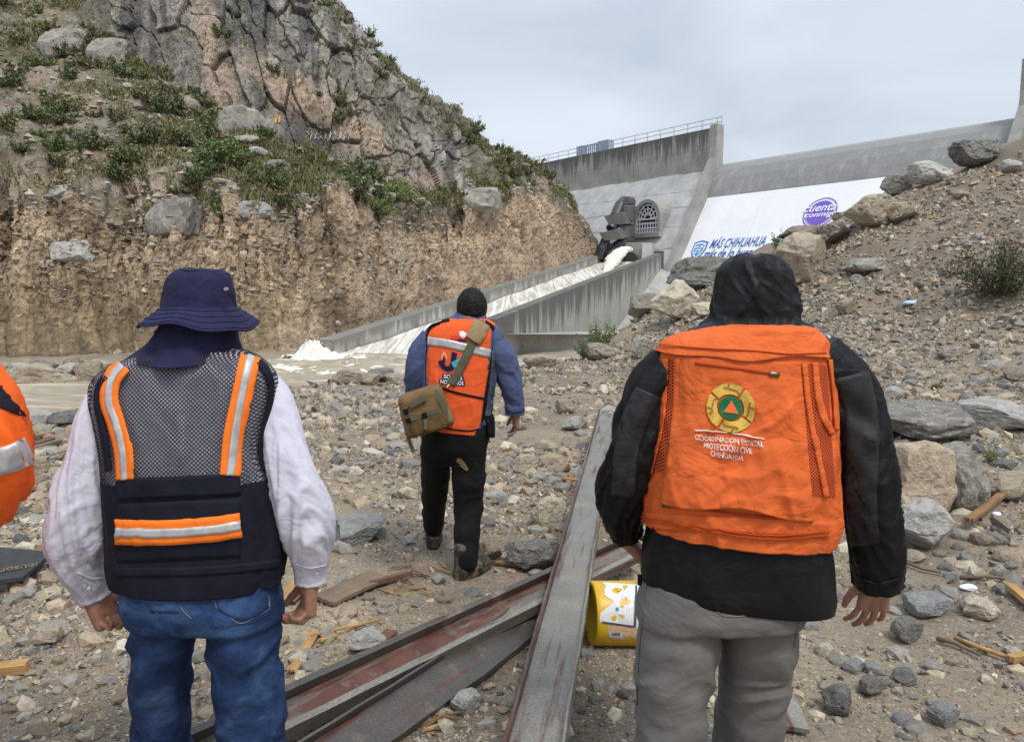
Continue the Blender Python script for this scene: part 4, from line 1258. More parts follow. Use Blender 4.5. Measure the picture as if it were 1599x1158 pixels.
def shrub_proto(seed, n, leaf, spread=1.0, height=.9, green=(.150, .165, .070), stems=7, wispy=.3):
    """leaf sprays carried on branching stems; unit shrub about 1 m in radius"""
    rng = np.random.default_rng(seed)
    mb = MB(); tips = []
    for k in range(stems):
        a = 2 * math.pi * k / stems + rng.normal() * .3; el = .35 + .8 * rng.random()
        d = np.array([math.cos(a) * math.cos(el) * spread, math.sin(a) * math.cos(el) * spread, math.sin(el) * height * 1.1])
        L_ = .55 + .5 * rng.random(); p = np.zeros(3); path = [tuple(p)]
        for q in range(4):
            p = p + d * L_ / 4 + rng.normal(size=3) * .035; path.append(tuple(p))
            for _ in range(3):
                sd = d + rng.normal(size=3) * .55; e = p + sd * (.14 + .18 * rng.random()); e[2] = max(e[2], .03)
                mb.tube([tuple(p), tuple(e)], [.008, .003], 4, False); tips.append((p, e))
        mb.tube(path, [.022, .018, .013, .009, .004], 5, False); tips.append((p - d * .1, p + d * .12))
    V = []; F = []; C = []
    g = np.array(green)
    for i in range(n):
        a, e = tips[int(rng.integers(len(tips)))]
        t = rng.random() * 1.15
        c = a + (e - a) * t + rng.normal(size=3) * .05 * (1 + wispy)
        c[2] = max(c[2], .01)
        d1 = rng.normal(size=3) + np.array([0, 0, .5]); d1 /= np.linalg.norm(d1)
        d2 = np.cross(d1, rng.normal(size=3)); d2 /= np.linalg.norm(d2) + 1e-6
        l = leaf * (.6 + .8 * rng.random()); w = l * .30
        b = len(V); V += [c - d1 * l * .5, c + d2 * w, c + d1 * l * .5, c - d2 * w]; F.append((b, b + 1, b + 2, b + 3))
        C += [g * (.6 + .8 * rng.random()) * np.array([1 + .25 * rng.normal() * .5, 1, 1])] * 4
    me = mesh_np('foliage', np.array(V), np.array(F), False); add_color(me, np.clip(np.array(C), .01, .5)); me.materials.append(M_LEAF)
    tm = mb.build('stems', M_TWIG, fix=False); td = tm.data; bpy.data.objects.remove(tm)
    return me, td
SHR = [shrub_proto(1, 1500, .15), shrub_proto(2, 1300, .14, 1.1, .7), shrub_proto(3, 1700, .13, .9, 1.0, (.115, .150, .060)), shrub_proto(4, 1400, .16, 1.2, .6, (.19, .185, .095)),
       shrub_proto(5, 2600, .10, 1.0, .9, (.17, .225, .080), 10)]
def shrub(loc, s, k, label, group=None, rot=0, hs=1.0):
    t = empty('shrub', loc); t.scale = (s, s, s * hs); t.rotation_euler[2] = rot
    a = link('foliage', SHR[k][0], None, t); b = link('stems', SHR[k][1], None, t)
    return tag(t, label, 'shrub', group)
p, _n = hill_at(345, 2.30); shrub(p, 1.75, 4, 'largest bright green bush on the left slope below the cliff', hs=.9)
for (px, v, s, k, lab) in ((90, 2.30, .9, 0, 'rounded olive bush at the left among flat rocks'), (165, 2.12, .8, 2, 'dark bush on the slope edge above the left cut bank'), (80, 2.10, .75, 1, 'low bush at the cut bank edge on the far left'),
                           (545, 2.2, 1.3, 2, 'dark green bush at the bank edge below the graffiti panel'), (615, 2.35, 1.2, 4, 'light green bush at the bank edge below the cliff'), (590, 1.98, 1.0, 4, 'green bush overhanging the cut bank above the chute'), (340, 1.95, .65, 2, 'small dark bush on the bank edge below the brightest bush')):
    p, _n = hill_at(px, v); shrub(p, s, k, lab, rot=px)
for k in range(196):
    if k < 154:
        px = _r.random() * (720 if k % 2 else 340); v = 2.05 + .85 * _r.random()
        if px < 340: v = 2.08 + .88 * _r.random()
    else:
        px = 715 + 150 * _r.random(); v = 2.1 + 2.7 * _r.random()
    p, nn = hill_at(px, v); s = .38 + .6 * _r.random() ** 1.6
    q = int(_r.integers(4)); shrub(p, s, q, f"{'larger' if s > .7 else ('small' if s < .5 else 'mid-sized')} {('olive', 'low olive', 'dark green', 'pale olive')[q]} shrub, {hill_part(px, v)}", 'shrubs scattered over the hillside', 6.28 * _r.random())
for k in range(46):
    px = 180 + 560 * _r.random(); v = 4.0 + .9 * _r.random()
    if k % 3 == 0: v = 3.3 + .7 * _r.random()
    p, nn = hill_at(px, v); s = .28 + .45 * _r.random()
    q = int(_r.integers(4)); shrub(p, s, q, f"{'small' if s < .5 else 'larger'} {('olive', 'low olive', 'dark green', 'pale olive')[q]} ledge shrub, {hill_part(px, v)}", 'shrubs on the cliff ledges', 6.28 * _r.random())
# low scrub that reads as one mass
def scrub():
    rng = np.random.default_rng(55); V = []; C = []
    nj, ni = HG.shape[:2]
    j = rng.integers(int(np.argmin(abs(HV - 2.0))), int(np.argmin(abs(HV - 4.9))), 38000); i = rng.integers(int(np.argmin(abs(HU + 330))), int(np.argmin(abs(HU - 900))), 38000)
    v = HV[j]; u = HU[i]
    P = HG[j, i]
    cov = fbm(P * .35, 3, 301) + .25 * fbm(P * 1.5, 2, 303)
    incl = (v > 2.93) & (v < 4.4) & (u > 130) & (u < 735)
    keep = (cov > .02) & (~incl | (rng.random(len(v)) < .10))
    P = P[keep]; n = len(P)
    out = []; col = []
    for q in range(7):
        c = P + rng.normal(size=(n, 3)) * np.array([.16, .16, .03]) + np.array([0, 0, .05])
        up = np.stack([rng.normal(size=n) * .35, rng.normal(size=n) * .35, .6 + .5 * rng.random(n)], 1); up *= (.12 + .22 * rng.random((n, 1)))
        sd = rng.normal(size=(n, 3)); sd[:, 2] *= .3; sd /= np.linalg.norm(sd, axis=1, keepdims=True); sd *= .05
        out.append(np.stack([c - sd, c + sd, c + up], 1))
        k = rng.random((n, 1)); col.append(np.repeat((np.array([.14, .15, .060]) * (1 - k) + np.array([.27, .23, .11]) * k)[:, None] * (.6 + .7 * rng.random((n, 1, 1))), 3, 1))
    V = np.concatenate(out).reshape(-1, 3); C = np.concatenate(col).reshape(-1, 3)
    me = mesh_np('low_scrub', V, np.arange(len(V)).reshape(-1, 3), False); add_color(me, C); return me
tag(link('low_scrub', scrub(), M_LEAF), 'low green and straw coloured scrub covering the hillside', 'scrub', kind='stuff')
# loose scree on the slope and in the top of the bank
def scree():
    rng = np.random.default_rng(66); n = 15000
    v = np.where(rng.random(n) < .25, 1.35 + .65 * rng.random(n), 1.95 + 1.0 * rng.random(n) ** 1.2); u = -20 + 940 * rng.random(n)
    j = np.array([int(np.argmin(abs(HV - q))) for q in np.linspace(1.3, 3.0, 400)])[np.clip(((v - 1.3) / 1.7 * 399).astype(int), 0, 399)]
    i = np.clip(np.searchsorted(HU, u), 0, len(HU) - 1)
    P = HG[j, i] + rng.normal(size=(n, 3)) * .03
    s = .055 * (1 - rng.random(n)) ** (-1 / 2.3); s = np.clip(s, 0, .32) * np.where(v < 1.95, .8, 1)
    v0 = np.array([[1, 0, 0], [-1, .1, 0], [.1, 1, 0], [-.1, -1, 0], [.15, -.1, 1], [0, 0, -1]], np.float32) * np.array([1, .8, .62]); f0 = np.array([[0, 2, 4], [2, 1, 4], [1, 3, 4], [3, 0, 4], [2, 0, 5], [1, 2, 5], [3, 1, 5], [0, 3, 5]])
    a = rng.random(n) * 6.28; X = v0[None] * (1 + .35 * rng.normal(size=(n, 6, 3)) * .7) * s[:, None, None]
    V = np.stack([X[..., 0] * np.cos(a)[:, None] - X[..., 1] * np.sin(a)[:, None], X[..., 0] * np.sin(a)[:, None] + X[..., 1] * np.cos(a)[:, None], X[..., 2]], -1) + P[:, None]
    F = (f0[None] + 6 * np.arange(n)[:, None, None]).reshape(-1, 3)
    me = mesh_np('scree', V.reshape(-1, 3), F, False); pal = np.array([[.26, .235, .20], [.34, .30, .25], [.33, .25, .17], [.20, .175, .145], [.42, .37, .30]])
    add_color(me, np.repeat(pal[rng.integers(0, 5, n)] * (.7 + .5 * rng.random((n, 1))), 6, 0)); return me
tag(link('scree', scree(), bpy.data.materials['mixed_gravel']), 'loose grey and tan scree on the hillside and bank top', 'scree', kind='stuff')
# plants on the mound and the flat
NEAR = shrub_proto(21, 3600, .050, 1.0, .85, (.060, .066, .026), 15, .6); SHR.append(NEAR)
WEED = shrub_proto(22, 900, .09, .6, 1.2, (.14, .19, .075), 12, .2); SHR.append(WEED)
for (px, py, s, k, lab) in ((1560, 462, 1.05, 5, 'dark olive thin-leaved bush on the mound at the right edge'), (1218, 398, .55, 6, 'pale green grass clump behind the big tan boulder'), (938, 545, .62, 6, 'green weed clump at the foot of the chute wall'),
                            (912, 552, .42, 6, 'small bright green weed left of the weed clump by the pool'), (1360, 345, .35, 6, 'little weed beside the round purple emblem'), (1410, 672, .16, 5, 'tiny leafy sprig on the long grey slab'), (1545, 722, .13, 6, 'small green tuft on the split boulder'),
                            (1490, 690, .10, 6, 'small green tuft between the long slab and the split boulder')):
    p = ground_hit(px, py); shrub(p, s, k, lab, rot=px)
# ================================================================== PEOPLE: toolkit
def surface_nets(val, lo, h):
    nx, ny, nz = val.shape
    s = val < 0
    c = [(dx, dy, dz) for dx in (0, 1) for dy in (0, 1) for dz in (0, 1)]
    def cor(a, d): return a[d[0]:nx - 1 + d[0], d[1]:ny - 1 + d[1], d[2]:nz - 1 + d[2]]
    cnt = sum(cor(s, d).astype(np.int8) for d in c)
    act = (cnt > 0) & (cnt < 8)
    I, J, K = np.nonzero(act)
    acc = np.zeros((len(I), 3)); num = np.zeros(len(I))
    for a in c:
        for b in c:
            if sum(b) - sum(a) == 1 and all(q >= p for p, q in zip(a, b)):
                va = val[I + a[0], J + a[1], K + a[2]]; vb = val[I + b[0], J + b[1], K + b[2]]
                m = (va < 0) != (vb < 0)
                t = np.where(m, va / np.where(m, va - vb, 1), 0)
                p = np.stack([a[i] + t * (b[i] - a[i]) for i in range(3)], 1)
                acc += np.where(m[:, None], p, 0); num += m
    V = np.array(lo) + (np.stack([I, J, K], 1) + acc / num[:, None]) * h
    idx = np.full(act.shape, -1, np.int64); idx[I, J, K] = np.arange(len(I))
    F = []
    for ax in range(3):
        o1, o2 = [(1, 2), (2, 0), (0, 1)][ax]
        sl0 = [slice(1, -1)] * 3; sl0[ax] = slice(0, -1); sl1 = list(sl0); sl1[ax] = slice(1, None)
        d = s[tuple(sl0)] != s[tuple(sl1)]
        q = np.array(np.nonzero(d)).T
        g = q + np.array([0 if i == ax else 1 for i in range(3)])
        e1 = np.zeros(3, int); e1[o1] = 1; e2 = np.zeros(3, int); e2[o2] = 1
        f = np.stack([idx[tuple((g - e1 - e2).T)], idx[tuple((g - e2).T)], idx[tuple(g.T)], idx[tuple((g - e1).T)]], 1)
        fl = ~s[tuple(g.T)]
        f[fl] = f[fl][:, ::-1]
        F.append(f)
    F = np.concatenate(F); F = F[(F >= 0).all(1)]
    return V, F
def sd_cone(P, a, b, r1, r2):
    a = np.asarray(a, np.float32); b = np.asarray(b, np.float32); ab = b - a
    t = np.clip(((P - a) @ ab) / max(float(ab @ ab), 1e-9), 0, 1)
    return np.linalg.norm(P - a - t[:, None] * ab, axis=1) - (r1 + (r2 - r1) * t)
def sd_ell(P, c, r):
    q = (P - np.asarray(c, np.float32)) / np.asarray(r, np.float32)
    return (np.linalg.norm(q, axis=1) - 1) * min(r)
def smin(a, b, k):
    h = np.clip(.5 + .5 * (b - a) / k, 0, 1)
    return b * (1 - h) + a * h - k * h * (1 - h)
def sdf_mesh(fn, lo, hi, h):
    lo = np.array(lo, float); hi = np.array(hi, float); n = np.ceil((hi - lo) / h).astype(int) + 1
    g = np.stack(np.meshgrid(*[lo[i] + h * np.arange(n[i]) for i in range(3)], indexing='ij'), -1).reshape(-1, 3).astype(np.float32)
    return surface_nets(fn(g).reshape(n), lo, h)
def vnormals(V, F):
    n = np.zeros_like(V)
    fn = np.cross(V[F[:, 1]] - V[F[:, 0]], V[F[:, 2]] - V[F[:, 0]])
    for k in range(F.shape[1]): np.add.at(n, F[:, k], fn)
    return n / (np.linalg.norm(n, axis=1, keepdims=True) + 1e-12)
def smooth_mesh(V, F, it=2):
    for _ in range(it):
        a = np.zeros_like(V); c = np.zeros(len(V))
        for k in range(F.shape[1]):
            i, j = F[:, k], F[:, (k + 1) % F.shape[1]]
            np.add.at(a, i, V[j]); np.add.at(a, j, V[i]); np.add.at(c, i, 1); np.add.at(c, j, 1)
        V = .5 * V + .5 * a / np.maximum(c, 1)[:, None]
    return V
def chain(P, pts, k=.012):
    d = None
    for (a, r1), (b, r2) in zip(pts[:-1], pts[1:]):
        e = sd_cone(P, a, b, r1, r2); d = e if d is None else smin(d, e, k)
    return d
def resample(rows, n):
    """smooth interpolation of table rows (first column is the running parameter)"""
    R = np.array(rows, float); t = np.linspace(0, 1, len(R)) if False else np.concatenate([[0], np.cumsum(np.linalg.norm(np.diff(R[:, :3], axis=0), axis=1))])
    t = t / t[-1]; tt = np.linspace(0, 1, n)
    out = np.zeros((n, R.shape[1]))
    # Catmull-Rom through the rows
    for c in range(R.shape[1]):
        y = R[:, c]; m = np.gradient(y, t)
        i = np.clip(np.searchsorted(t, tt) - 1, 0, len(t) - 2); hh = t[i + 1] - t[i]; u = (tt - t[i]) / hh
        out[:, c] = (2 * u ** 3 - 3 * u ** 2 + 1) * y[i] + (u ** 3 - 2 * u ** 2 + u) * hh * m[i] + (-2 * u ** 3 + 3 * u ** 2) * y[i + 1] + (u ** 3 - u ** 2) * hh * m[i + 1]
    return out
def loft(rows, nz, nphi, p=2.5):
    """rows: (photo row, left, right, distance, half depth in m) -> grid of points round a body section, going down"""
    W = []
    for (py, xl, xr, Y, ry) in rows:
        a, b = at(xl, py, Y), at(xr, py, Y)
        W.append(((a.x + b.x) / 2, Y, a.z, (b.x - a.x) / 2, ry))
    R = resample(W, nz)
    ph = np.linspace(0, 2 * np.pi, nphi, endpoint=False) - np.pi / 2
    c, s = np.cos(ph), np.sin(ph); e = 2 / p
    X = R[:, 0:1] + R[:, 3:4] * (np.sign(c) * np.abs(c) ** e)[None]
    Y = R[:, 1:2] + R[:, 4:5] * (np.sign(s) * np.abs(s) ** e)[None]
    Z = np.repeat(R[:, 2:3], nphi, 1)
    return np.stack([X, Y, Z], -1)
def limb(pts, n, nphi, flat=1.0):
    """pts: (photo x, photo y, distance, radius in photo px) -> tube grid"""
    W = [(*at(px, py, Y), r * Y / FPX) for (px, py, Y, r) in pts]
    R = resample(W, n); C = R[:, :3]; T = np.gradient(C, axis=0); T /= np.linalg.norm(T, axis=1, keepdims=True)
    ref = np.array([0, 1.0, 0]); ph = np.linspace(0, 2 * np.pi, nphi, endpoint=False); out = []
    for k in range(n):
        e1 = np.cross(T[k], ref); e1 /= np.linalg.norm(e1) + 1e-9; e2 = np.cross(e1, T[k]); ref = e2
        out.append(C[k] + R[k, 3] * (np.cos(ph)[:, None] * e1 + flat * np.sin(ph)[:, None] * e2))
    return np.array(out)
def gnormals(Gd):
    du = np.roll(Gd, -1, 1) - np.roll(Gd, 1, 1); dv = np.gradient(Gd, axis=0)
    n = np.cross(du, dv); n /= np.linalg.norm(n, axis=2, keepdims=True) + 1e-9
    c = Gd.mean(1, keepdims=True)
    if ((Gd - c) * n).sum() < 0: n = -n
    return n
def puff(Gd, d): return Gd + gnormals(Gd) * d[..., None]
def folds(Gd, amp, f_along, f_round, seed, skew=0.0, win=None):
    """cloth folds: bands across the limb, sharper on one side"""
    n, m = Gd.shape[:2]
    seg = np.concatenate([[0], np.cumsum(np.linalg.norm(np.diff(Gd.mean(1), axis=0), axis=1))])
    S = np.repeat(seg[:, None], m, 1); ph = np.repeat(np.linspace(0, 2 * np.pi, m, endpoint=False)[None], n, 0)
    P = np.stack([np.cos(ph) * f_round, np.sin(ph) * f_round, S * f_along + skew * np.sin(ph + seed)], -1).reshape(-1, 3)
    P = P + .35 * np.stack([vnoise(P * .7, seed + 5)] * 3, 1)
    w = ridged(P, 2, seed).reshape(n, m) - .62
    d = amp * w
    if win is not None: d = d * win(S / seg[-1])
    return d
def grid_faces(n, m, closed=True):
    i = np.arange(n - 1)[:, None] * m; j = np.arange(m if closed else m - 1)[None]; j2 = (j + 1) % m
    return np.stack([i + j, i + j2, i + m + j2, i + m + j], -1).reshape(-1, 4)
def join_grids(grids, caps=True):
    Vs, Fs, b = [], [], 0
    for Gd in grids:
        n, m = Gd.shape[:2]
        V = Gd.reshape(-1, 3); F = grid_faces(n, m) + b
        Vs.append(V); Fs.append(F); b += len(V)
        if caps:
            for row in (0, n - 1):
                c = Gd[row].mean(0); Vs.append(c[None]); k = b; b += 1
                j = np.arange(m); r0 = (b - 1 - n * m if row == 0 else b - 1 - n * m - 1) + row * m
                Fs.append(np.stack([r0 + j, r0 + (j + 1) % m, np.full(m, k), np.full(m, k)], 1))
    return np.concatenate(Vs), np.concatenate(Fs)
def cloth(name, V, F, mat, parent, smooth=True):
    # degenerate quads (caps) become triangles
    tri = F[:, 2] == F[:, 3]
    me = bpy.data.meshes.new(name)
    faces = [tuple(f) for f in F[~tri].tolist()] + [tuple(f[:3]) for f in F[tri].tolist()]
    me.from_pydata(np.asarray(V).tolist(), [], faces)
    bm = bmesh.new(); bm.from_mesh(me); bmesh.ops.recalc_face_normals(bm, faces=bm.faces); bm.to_mesh(me); bm.free()
    me.polygons.foreach_set('use_smooth', np.full(len(me.polygons), smooth, dtype=bool))
    me.update()
    return sub(link(name, me, mat), parent)
def bvh_of(*objs):
    vs, fs, b = [], [], 0
    for o in objs:
        vs += [v.co.copy() for v in o.data.vertices]; fs += [tuple(b + i for i in p.vertices) for p in o.data.polygons]; b = len(vs)
    return BVHTree.FromPolygons(vs, fs)
CAMP = Vector((0, 0, CAM_H))
def on_surface(bvh, px, py, off, Yg, flat=False):
    """point on a garment seen at that pixel, lifted by off along its normal"""
    tgt = at(px, py, Yg); d = (tgt - CAMP).normalized()
    hit, n, i, dist = bvh.ray_cast(CAMP, d)
    if hit is None or abs(hit.y - Yg) > .45:
        hit, n, i, dist = bvh.find_nearest(tgt - Vector((0, .10, 0)))
    if n.dot(d) > 0: n = -n
    if flat: n = -d
    return hit + n * off
def patch(name, fn, nu, nv, bvh, off, Yg, mat, parent, thick=.003, smooth=True, flat=False):
    """a cloth piece laid on a garment; fn(u, v) gives photo coordinates, off its lift in m (number or function)"""
    V = []
    for j in range(nv):
        for i in range(nu):
            u, v = i / (nu - 1), j / (nv - 1); px, py = fn(u, v)
            V.append(on_surface(bvh, px, py, off(u, v) if callable(off) else off, Yg, flat))
    F = []
    for j in range(nv - 1):
        for i in range(nu - 1):
            a = j * nu + i; F.append((a, a + nu, a + nu + 1, a + 1))
    n = len(V)
    if thick:
        # rim down to the garment so that the piece has an edge
        cen = [v + Vector((0, thick + .004, 0)) for v in V]
        V2 = V + cen
        loop = [i for i in range(nu)] + [j * nu + nu - 1 for j in range(1, nv)] + [(nv - 1) * nu + i for i in range(nu - 2, -1, -1)] + [j * nu for j in range(nv - 2, 0, -1)]
        for k in range(len(loop)):
            a, b = loop[k], loop[(k + 1) % len(loop)]; F.append((a, b, n + b, n + a))
        V = V2
    me = bpy.data.meshes.new(name); me.from_pydata([tuple(v) for v in V], [], F)
    me.polygons.foreach_set('use_smooth', np.full(len(me.polygons), smooth, dtype=bool)); me.update()
    return sub(link(name, me, mat), parent)
def ribbon(name, path, width, bvh, off, Yg, mat, parent, n=30, thick=.002, nu=4):
    """strip of constant photo width along a photo polyline"""
    R = resample([(x, y, 0) for x, y in path], n)[:, :2]; T = np.gradient(R, axis=0); T /= np.linalg.norm(T, axis=1, keepdims=True)
    N = np.stack([-T[:, 1], T[:, 0]], 1)
    def fn(u, v):
        k = min(n - 1, int(round(v * (n - 1)))); w = width(v) if callable(width) else width
        return tuple(R[k] + N[k] * (u - .5) * w)
    return patch(name, fn, nu, n, bvh, off, Yg, mat, parent, thick)
def decal(name, me, mp, bvh, off, Yg, mat, parent):
    """flat lettering or emblem laid on a garment: mp(x, y) gives photo coordinates"""
    for v in me.vertices:
        px, py = mp(v.co.x, v.co.y); v.co = on_surface(bvh, px, py, off, Yg)
    me.materials.clear()
    return sub(link(name, me, mat), parent)
def hand_prims(w, d, s, n, k=1.0, curl=(.5, .7, .5), spread=.06, thumb=.6):
    """cones of a hand: w wrist, d towards the fingers, s towards the thumb side, n palm side"""
    w, d, s, n = Vector(w), Vector(d).normalized(), Vector(s).normalized(), Vector(n).normalized()
    pr = []
    def add(a, b, r1, r2): pr.append((np.array(a), np.array(b), r1 * k, r2 * k))
    add(w - d * .05 * k, w + d * .015 * k, .027, .026)
    for q in (-1, 0, 1):
        add(w + s * (q * .016 * k), w + d * .078 * k + s * (q * .026 * k), .019, .0165)
    lens = [(.036, .022, .019), (.042, .026, .020), (.039, .025, .020), (.030, .019, .017)]
    for i, L3 in enumerate(lens):
        q = (1.5 - i); b0 = w + d * (.084 - .004 * abs(q - .5)) * k + s * (q * .0195 * k)
        dr = (d + s * (q * spread)).normalized(); a = 0; p = b0 - dr * .012 * k; nn = n
        r = .0098 - (.001 if i in (0, 3) else 0) - (.0008 if i == 3 else 0)
        for j, l in enumerate(L3):
            a += curl[j] * (1 + .10 * i * (1 if curl[0] > .3 else .3)); e = (dr * math.cos(a) + nn * math.sin(a)).normalized()
            q2 = p + e * (l + (.012 if j == 0 else 0)) * k
            add(p, q2, r * (1 - .08 * j), r * (1 - .08 * (j + 1))); p = q2
    p = w + d * .020 * k + s * .022 * k + n * .006 * k
    e = (d * .75 + s * .75 + n * thumb * .6).normalized(); q2 = p + e * .038 * k; add(p, q2, .0145, .0125)
    e = (d * .95 + s * .30 + n * thumb).normalized(); q3 = q2 + e * .031 * k; add(q2, q3, .0118, .0105)
    e = (d * 1.0 + s * .05 + n * thumb * 1.1).normalized(); q4 = q3 + e * .024 * k; add(q3, q4, .0103, .0085)
    return pr
def hand_mesh(pr, h=.0029):
    A = np.array([np.minimum(a, b) - max(r1, r2) for a, b, r1, r2 in pr]).min(0) - .008
    B = np.array([np.maximum(a, b) + max(r1, r2) for a, b, r1, r2 in pr]).max(0) + .008
    def fn(P):
        d = None
        for i, (a, b, r1, r2) in enumerate(pr):
            e = sd_cone(P, a, b, r1, r2); d = e if d is None else smin(d, e, .010 if i < 4 else .0035)
        return d
    return sdf_mesh(fn, A, B, h)
M_SKIN = None
def skin_material():
    m = NT('tanned_skin'); p = m.obj(); n = m.noise(p, 60, 4, .6); n2 = m.noise(p, 9, 3)
    c = m.mix(m.ramp(n2, [(.35, 0), (.7, 1)]), (.36, .185, .125), (.27, .13, .088)); c = m.mix(1.0, c, m.ramp(n, [(.3, .8), (.7, 1.15)]), 'MULTIPLY')
    m.color(c); m.rough(.5); m.bump(m.noise(p, 170, 3), .25, .002); m.set(Subsurface_Weight=.08, Subsurface_Scale=.01); return m.mat
M_SKIN = skin_material()
def body_mesh(name, head, hr, neck, shl, elb, wri, hip, kne, ank, torso, hands, parent, h=.014, face=Vector((0, 1, 0))):
    """continuous bare body that carries the clothes: one surface from head to ankles, hands welded in at the cuffs"""
    head = np.array(head); fc = np.array(face)
    def fn(P):
        d = sd_ell(P, head, (hr * .80, hr * .95, hr * 1.15))
        d = smin(d, sd_cone(P, head + fc * hr * .35 + np.array([0, 0, -hr * .75]), head + fc * hr * .55 + np.array([0, 0, -hr * .95]), hr * .5, hr * .35), .03)    # jaw
        d = smin(d, sd_cone(P, head + fc * hr * .92 + np.array([0, 0, .0]), head + fc * hr * 1.12 + np.array([0, 0, -hr * .28]), .010, .017), .012)                # nose
        d = smin(d, sd_ell(P, head + fc * hr * .85 + np.array([0, 0, hr * .18]), (hr * .5, .018, .012)), .02)                                                    # brow
        sd_ = np.array([fc[1], -fc[0], 0])
        for q in (-1, 1):
            d = smin(d, sd_ell(P, head + sd_ * q * hr * .82 + np.array([0, 0, -hr * .10]), (.014, .020, .034)), .010)                                           # ears
            d = np.maximum(d, -sd_ell(P, head + fc * hr * .98 + sd_ * q * hr * .34 + np.array([0, 0, .0]), (.020, .012, .011)))                                  # eye sockets
        d = np.maximum(d, -sd_ell(P, head + fc * hr * .98 + np.array([0, 0, -hr * .58]), (.026, .010, .005)))                                                   # mouth
        d = smin(d, sd_cone(P, head - np.array([0, 0, hr * .5]), neck, hr * .56, hr * .62), .03)
        d = smin(d, sd_cone(P, neck, torso[0], .062, .08), .05)
        d = smin(d, sd_cone(P, torso[0], torso[1], .088, .09), .05)
        for q in range(2):
            d = smin(d, sd_cone(P, torso[0], shl[q], .06, .042), .05)
            d = smin(d, chain(P, [(shl[q], .040), (elb[q], .034), (wri[q], .025)], .02), .03)
            d = smin(d, chain(P, [(hip[q], .060), (kne[q], .045), (ank[q], .035)], .02), .05)
        return d
    allp = np.array([list(p) for p in (list(shl) + list(elb) + list(wri) + list(hip) + list(kne) + list(ank))] + [list(head + hr * 1.3), list(head - hr * 1.3)])
    V, F = sdf_mesh(fn, allp.min(0) - .13, allp.max(0) + .13, h)
    V = smooth_mesh(V, F, 1)
    Vs, Fs, b = [V], [F], len(V)
    for pr in hands:
        v, f = hand_mesh(pr); Vs.append(v); Fs.append(f + b); b += len(v)
    me = mesh_np(name, np.concatenate(Vs), np.concatenate(Fs), True)
    return sub(link(name, me, M_SKIN), parent)
def crease(m, p, f):
    """thin sharp fold lines: the zero lines of a warped noise"""
    a = m.math('ABSOLUTE', m.math('SUBTRACT', m.noise(m.mapping(p, (f, f, f * 1.5), (.3, .5, .2)), 1, 3, .5, 1.1), .5))
    b = m.math('ABSOLUTE', m.math('SUBTRACT', m.noise(m.mapping(p, (f * 1.7, f * 1.7, f * 2.8), (.9, -.4, .6)), 1, 2, .5, .9), .5))
    return m.math('ADD', m.math('POWER', m.math('MULTIPLY', a, 2.6, True), .55), m.math('MULTIPLY', m.math('POWER', m.math('MULTIPLY', b, 2.6, True), .6), .5))
def fabric(name, col, rough=.85, weave=900, wv=.25, var=.15, var_scale=7, dirt=None, bump=.25, col2=None, sheen=.0, spec=.18, crs=4.6):
    m = NT(name); p = m.obj(); n = m.noise(p, var_scale, 5, .6); n2 = m.noise(p, weave, 2, .5)
    c = m.mix(1.0, col, m.ramp(n, [(.3, 1 - var), (.7, 1 + var)]), 'MULTIPLY')
    if col2: c = m.mix(m.ramp(m.noise(p, 4.2, 4, .6), [(.42, 0), (.62, 1)]), c, col2)
    if dirt:
        dcol, lo, hi, sc_ = dirt
        c = m.mix(m.ramp(m.noise(p, sc_, 6, .65), [(lo, 0), (hi, .85)]), c, dcol)
    c = m.mix(1.0, c, m.ramp(n2, [(.3, 1 - wv), (.7, 1 + wv)]), 'MULTIPLY')
    m.color(c); m.rough(rough); m.b.inputs['Specular IOR Level'].default_value = spec
    w = m.noise(p, 26, 4, .6, .6)
    cr = crease(m, p, crs)
    b1 = m.bump(cr, min(1.0, bump * .62), .016); m.bump(m.math('ADD', m.math('MULTIPLY', n2, .25), w), bump, .005, b1)
    if sheen: m.set(Sheen_Weight=sheen)
    return m.mat
